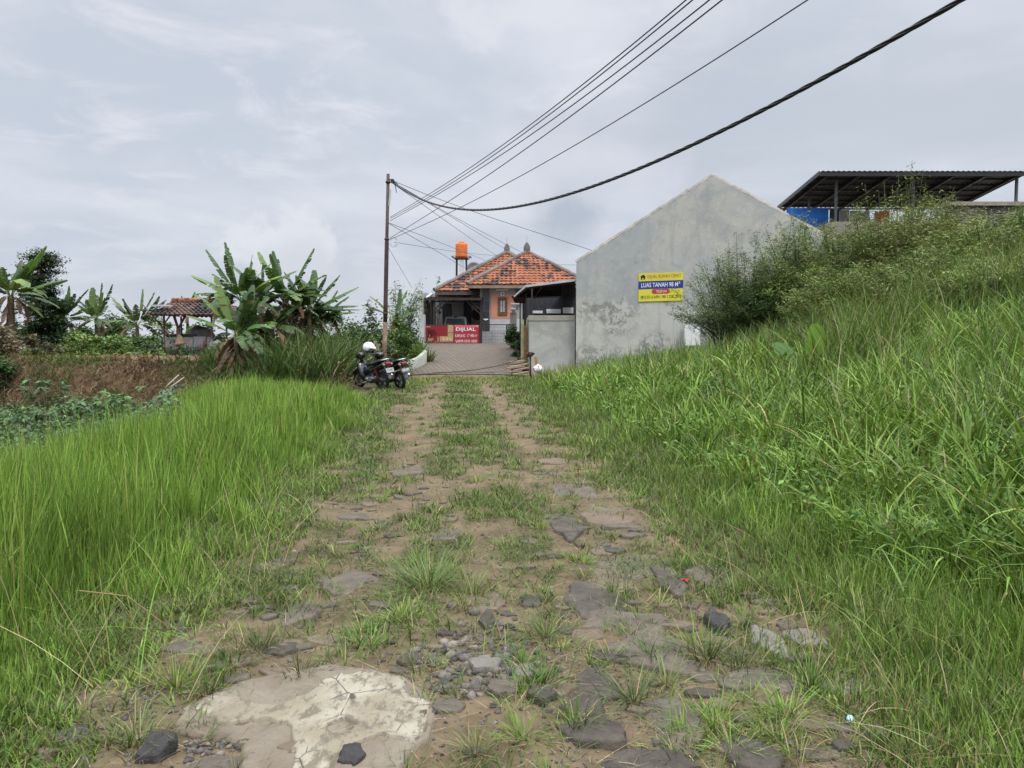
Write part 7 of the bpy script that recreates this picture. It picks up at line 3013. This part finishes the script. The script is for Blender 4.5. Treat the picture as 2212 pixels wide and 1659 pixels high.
strap('yellow green strap-leaved plant behind the curved kerb wall', 899, 33.6, 1.35, 120, [(.13, .21, .04), (.17, .25, .05), (.10, .17, .035)])
strap('grass clump drooping over the end of the kerb wall', 925, 33.9, .75, 130, [(.12, .16, .05), (.2, .19, .08), (.1, .14, .04)], 'grass_clump', .03, 'grass')
# cassava plants: palmate leaves on thin stems


def cassava(label, u, d, h, seed, cols, group='cassava plants of the low field', nl=16):
    rr = np.random.default_rng(seed)
    b = gb_(u, d)
    t_ = thing('cassava_plant', label, 'plant', b, group)
    m = MB()
    top = Vector(b) + Vector((rr.normal(0, .05), rr.normal(0, .05), h * .75))
    m.tube([Vector(b) - Vector((0, 0, .05)), top], [.018, .01], 6)
    CP, DR, SZ = [], [], []
    for i in range(nl):
        s = Vector(b).lerp(top, rr.uniform(.45, 1.0))
        a_ = rr.uniform(0, 6.28)
        e = s + Vector((math.cos(a_) * h * .38, math.sin(a_) * h * .38, rr.uniform(.02, .3) * h))
        m.tube([s, e], [.007, .004], 4)
        for k in range(7):
            CP.append(tuple(e))
            DR.append(a_ + (k - 3) * .52)
            SZ.append(h * rr.uniform(.22, .30) * (1 - .08 * abs(k - 3)))
    m.build('stems', M['stem'], t_, True)
    lv = leaves(np.array(CP), np.array(SZ), palette(len(CP), cols), .30, .35, .3, np.array(DR))
    nmesh('foliage', *lv[:3], M['leaf'], lv[3], t_)
    return t_


CS = [(.10, .17, .075), (.085, .15, .06), (.12, .20, .08)]
cassava('blue green cassava in front of the goat hut', 402, 25.6, .6, 1, [(.06, .13, .07), (.075, .15, .075)], nl=26)
cassava('dark leggy cassava left of the hut front', 341, 24.6, .95, 2, DK, nl=20)
cassava('bushy cassava at the right end of the low field edge', 238, 19.6, .95, 3, CS)
cassava('cassava in the brown bank below the red soil', 96, 22.2, 1.15, 4, CS)
cassava('cassava among the vines, third from the left', 140, 18.8, .85, 5, CS)
cassava('cassava among the vines, beside the bushy one', 205, 19.2, .8, 6, CS)
cassava('cassava among the vines, second from the left', 100, 18.4, .8, 7, CS)
cassava('cassava among the vines, nearest the left edge', 55, 18.2, .75, 8, CS)
cassava('pale cassava at the tall grass edge', 262, 20.4, 1.0, 9, LTG)
cassava('cassava between the pale one and the grass', 172, 19.4, .85, 10, CS)
# dry leaf litter by the motorcycles
c = gb_(726, 22.9)
x = c[0] + rng.normal(0, .22, 700)
n = len(x)
y = 22.9 + rng.normal(0, .2, n)
zz_ = Hs(c[0], 22.9) + np.abs(rng.normal(0, .30, n)) * np.exp(-((x - c[0]) / .4) ** 2)
lv = leaves(np.stack([x, y, zz_], -1), U(.10, .28, n), palette(n, [(.30, .19, .11), (.22, .13, .075), (.38, .26, .15), (.14, .08, .05)]), .35, .2, .8)
tag(nmesh('dry_leaf_heap', *lv[:3], M['dry'], lv[3], None, False, base=(c[0], 22.9, c[2])), 'heap of curled brown dry leaves left of the motorcycles', 'leaf heap')
c = gb_(500, 22.0)
# bamboo stakes lying at the left
for u0, v0, u1, v1, d, lab in ((358, 836, 386, 810, 16.5, 'pale stick leaning in the grass edge near the garden, upper one'), (366, 838, 398, 815, 16.2, 'pale stick leaning in the grass edge, lower one')):
    p, q = P(u0, v0, d), P(u1, v1, d + .5)
    m = MB()
    m.tube([p, p.lerp(q, .5), q], .014, 6)
    m.build('stick', plain('pale_stick', (.34, .29, .22), .9), None, True, lab, 'stick', 'sticks at the garden edge', p)

# ------------------------------------------------------------------ feathery shrubs on the right bank


def feathery(label, u, d, hgt, spread_, n, seed, cols, per=130, tops=(), toward=0.0, dens=1.0):
    rr = np.random.default_rng(seed)
    b = gb_(u, d)
    hgt = P(u, hgt, d).z - b[2]
    t_ = thing('feathery_shrub', label, 'shrub', b, 'feathery shrubs on the right bank')
    m = MB()
    Cs, Dr, Tn = [], [], []

    def stem(e, s, bow, thin=False):
        mid_ = s.lerp(e, .5) + Vector(((e.x - s.x) * -.12, 0, bow))
        pts_ = [(s * (1 - k) ** 2 + mid_ * 2 * k * (1 - k) + e * k ** 2) for k in np.linspace(0, 1, 8)]
        m.tube(pts_, [.014 * (1 - .75 * i / 7) for i in range(8)], 4)
        tone = rr.uniform(.65, 1.35)
        k = np.array(rr.uniform(.22, .985, per)) ** .85
        sa, ma, ea = np.array(s), np.array(mid_), np.array(e)
        q = sa * ((1 - k) ** 2)[:, None] + ma * (2 * k * (1 - k))[:, None] + ea * (k ** 2)[:, None]
        fw_ = (1 - .75 * k)
        q = q + rr.normal(0, 1, (per, 3)) * (.26 * fw_)[:, None] * np.array([1, 1, .6])
        Cs.append(q)
        Dr.append(rr.uniform(0, 6.28, per))
        Tn.append(np.full(per, tone))
        if thin:
            for A in (Cs, Dr, Tn):
                A[-1] = A[-1][:per // 3]
    for i in range(n):
        a_ = rr.uniform(0, 6.28)
        f = rr.uniform(0, 1) ** .6
        s = Vector(b) + Vector((rr.normal(0, .12 * spread_), rr.normal(0, .12 * spread_), -.05))
        hh = hgt * (1 - .5 * f ** 2.2) * rr.uniform(.62, 1.06)
        e = s + Vector((spread_ * f * math.cos(a_), spread_ * f * math.sin(a_) * .8 - toward, hh))
        stem(e, s, hgt * .10)
    for (tu, tv) in tops:
        e = P(tu, tv, d)
        s = Vector(b) + Vector((rr.normal(0, .1), 0, 0))
        s.x = s.x * .5 + e.x * .5
        s.z = Hs(s.x, s.y)
        for rep in range(2):
            stem(e + Vector((rr.normal(0, .03), 0, -rep * .3)), s, hgt * .06, True)
    m.build('stems', M['stem'], t_, True)
    Cs, Dr, Tn = np.concatenate(Cs), np.concatenate(Dr), np.concatenate(Tn)
    nn_ = len(Cs)
    col = np.clip(palette(nn_, cols) * Tn[:, None], .004, .9)
    lv = leaves(Cs, U(.06, .125, nn_) * dens, col, .17, -.05, .6, Dr)
    nmesh('foliage', *lv[:3], M['leaf'], lv[3], t_)
    return t_


OL1 = [(.115, .175, .042), (.15, .205, .052), (.18, .22, .066), (.075, .125, .032)]
OL2 = [(.17, .205, .065), (.21, .23, .08), (.135, .18, .05), (.235, .23, .095)]
DKF = [(.045, .085, .028), (.06, .10, .03), (.035, .065, .024), (.085, .12, .04)]
feathery('large dark green feathery shrub hiding the corner of the yellow banner', 1610, 21.5, 528, 2.0, 150, 1, DKF + OL1, 330, [(1497, 578), (1520, 560), (1575, 515), (1590, 500), (1630, 520), (1548, 536)])
feathery('dark low feathery shrub at the foot of the grey gable', 1670, 20.6, 565, 1.7, 110, 2, DKF, 330)
feathery('olive feathery shrub in front of the right slope of the gable', 1735, 20.3, 462, 1.8, 130, 3, OL1, 330, [(1690, 540), (1720, 505), (1650, 530)])
feathery('olive shrub under the blue sheet of the shed', 1820, 19.3, 440, 1.8, 130, 4, OL1 + OL2, 330, [(1790, 500), (1825, 470)])
feathery('tallest feathery shrub with shoots crossing the black roof', 1925, 18.3, 418, 1.6, 130, 5, OL1 + OL2, 330,
         [(1975, 345), (1968, 380), (1940, 378), (1930, 400), (1910, 390), (1998, 365), (1900, 415), (1870, 398), (2060, 405), (1845, 440), (1955, 420), (2030, 440), (1990, 430)])
feathery('straw coloured feathery shrub right of the tallest one', 2030, 17.4, 425, 1.75, 130, 6, OL2, 330, [(2020, 470), (2080, 480)])
feathery('pale feathery shrub in front of the stone wall', 2120, 16.3, 452, 1.7, 120, 7, OL2 + OL1, 330, [(2150, 520)])
feathery('green shrub hanging at the right edge beside the stone wall', 2212, 17.5, 435, .95, 70, 8, LTG + OL1, 330, [(2195, 430), (2185, 470)])
feathery('wispy grey green shrub low in front of the straw coloured one', 1985, 15.0, 530, 1.6, 100, 9, OL2 + MDG, 300)
feathery('wispy olive shrub below the blue sheet, nearer the track', 1840, 16.0, 550, 1.5, 100, 10, OL1 + OL2, 300)
feathery('low olive shrub between the tall grass and the pale shrub', 2130, 13.4, 550, 1.4, 90, 11, OL2 + LTG, 300)
# fine seeding grass among the shrubs
x, y = U(3.5, 14, 26000), U(11.5, 21, 26000)
px_ = CU + x / y * FP
keep = (px_ > 1500 + 30 * (21 - y)) & (px_ < 2330) & (U(0, 1, len(x)) < ss(.3, .6, fbm(x * .8, y * .8, 811, 3)))
x, y = x[keep], y[keep]
n = len(x)
P7 = blades(x, y, U(.7, 1.55, n) * ss(1400, 1900, CU + x / y * FP) ** .5, U(.008, .016, n), U(0, .4, n), U(.2, 1.3, n), palette(n, OL1 + [(.12, .175, .045), (.21, .205, .10), (.14, .20, .05)]), seg=5, pw=2.5)
tag(nmesh('seeding_grass', *P7[:3], M['grass'], P7[3]), 'fine seeding grass mixed among the feathery shrubs', None, None, 'stuff')
# big translucent taro leaf in the verge
p = P(1758, 738, 12.5)
g_ = Hs(p.x, 12.5)
tr_ = thing('taro_plant', 'single big pale green heart-shaped leaf standing in the verge grass', 'plant', (p.x, 12.5, g_))
m = MB()
m.tube([(p.x, 12.55, g_ - .05), (p.x + .02, 12.56, p.z - .1), (p.x + .01, 12.53, p.z + .02)], [.012, .010, .007], 6)
m.build('stem', M['stem'], tr_, True)
out = [(0, .30), (.07, .28), (.13, .20), (.165, .08), (.165, -.04), (.14, -.14), (.10, -.22), (.06, -.27), (.03, -.22), (0, -.16), (-.03, -.23), (-.07, -.30), (-.12, -.25), (-.15, -.16), (-.14, -.05), (-.12, .05), (-.135, .14), (-.11, .22), (-.06, .29)]
Vv = [(p.x, 12.5, p.z)] + [(p.x + a_ * 1.0, 12.5 - .07 * abs(a_) / .16 - .10 * b_, p.z + b_ * .98) for a_, b_ in out] 
Ff = [(0, i, i % len(out) + 1) for i in range(1, len(out) + 1)]
Ff = np.array(Ff)
nmesh('leaf_blade', np.array(Vv), Ff.ravel(), np.full(len(Ff), 3), M['grass'], np.tile([(.20, .33, .06)], (len(Vv), 1)), tr_)
for u, v, d, lab in ((1690, 752, 13.2, 'lower pale round leaf left of the big heart-shaped leaf'),):
    p = P(u, v, d)
    g_ = Hs(p.x, d)
    t2 = thing('taro_plant', lab, 'plant', (p.x, d, g_))
    m = MB()
    m.tube([(p.x, d, g_ - .05), (p.x, d, p.z)], [.01, .006], 6)
    m.build('stem', M['stem'], t2, True)
    Vv = [(p.x, d, p.z)] + [(p.x + a_ * 1.1, d + b_ * .8, p.z + b_ * .35 - abs(a_) * .2) for a_, b_ in out]
    nmesh('leaf_blade', np.array(Vv), Ff.ravel(), np.full(len(Ff), 3), M['grass'], np.tile([(.055, .11, .02)], (len(Vv), 1)), t2)
# one long dry blade arched over the weeds
p = P(2005, 1090, 5.6)
m = MB()
e = P(2095, 1082, 5.4)
n_ = 14
vs = []
for i in range(n_ + 1):
    t_ = i / n_
    q = p.lerp(e, t_) + Vector((0, 0, .07 * math.sin(t_ * 2.2)))
    w = .013 * (1 - .85 * abs(2 * t_ - 1) ** 2)
    vs += [q + Vector((0, w, w * .6)), q - Vector((0, w, w * .6))]
m.add(vs, [(2 * i, 2 * i + 1, 2 * i + 3, 2 * i + 2) for i in range(n_)])
o = m.build('fallen_leaf', plain('straw_blade', (.45, .34, .16), .8), None, True, 'long curved straw coloured dry leaf over the weeds at the right', 'dry leaf', None, p)
o.modifiers.new('thick', 'SOLIDIFY').thickness = .002
# long stalk lying from the left grass onto the track
pts_ = [P(80, 1300, 2.95), P(170, 1310, 3.0), P(245, 1345, 3.0)]
e = G(310, 1395)
pts_ = [Vector((-1.75, 3.05, .48)), Vector((-1.58, 3.1, .44)), Vector((-1.40, 3.1, .30)), Vector((e.x - .06, e.y, .08)), Vector((e.x, e.y, .03))]
m = MB()
m.tube(pts_, [.003, .0028, .0025, .002, .0015], 5)
for k in range(1, 4):
    for s in (-1, 1):
        m.tube([pts_[k], pts_[k] + Vector((random.uniform(-.05, .02), s * .04, .06))], [.0015, .0006], 4)
m.build('seed_stalk', plain('seed_stalk', (.30, .21, .11), .9), None, True, 'long reddish seed stalk bent from the left grass over the track', 'grass stalk', None, e)
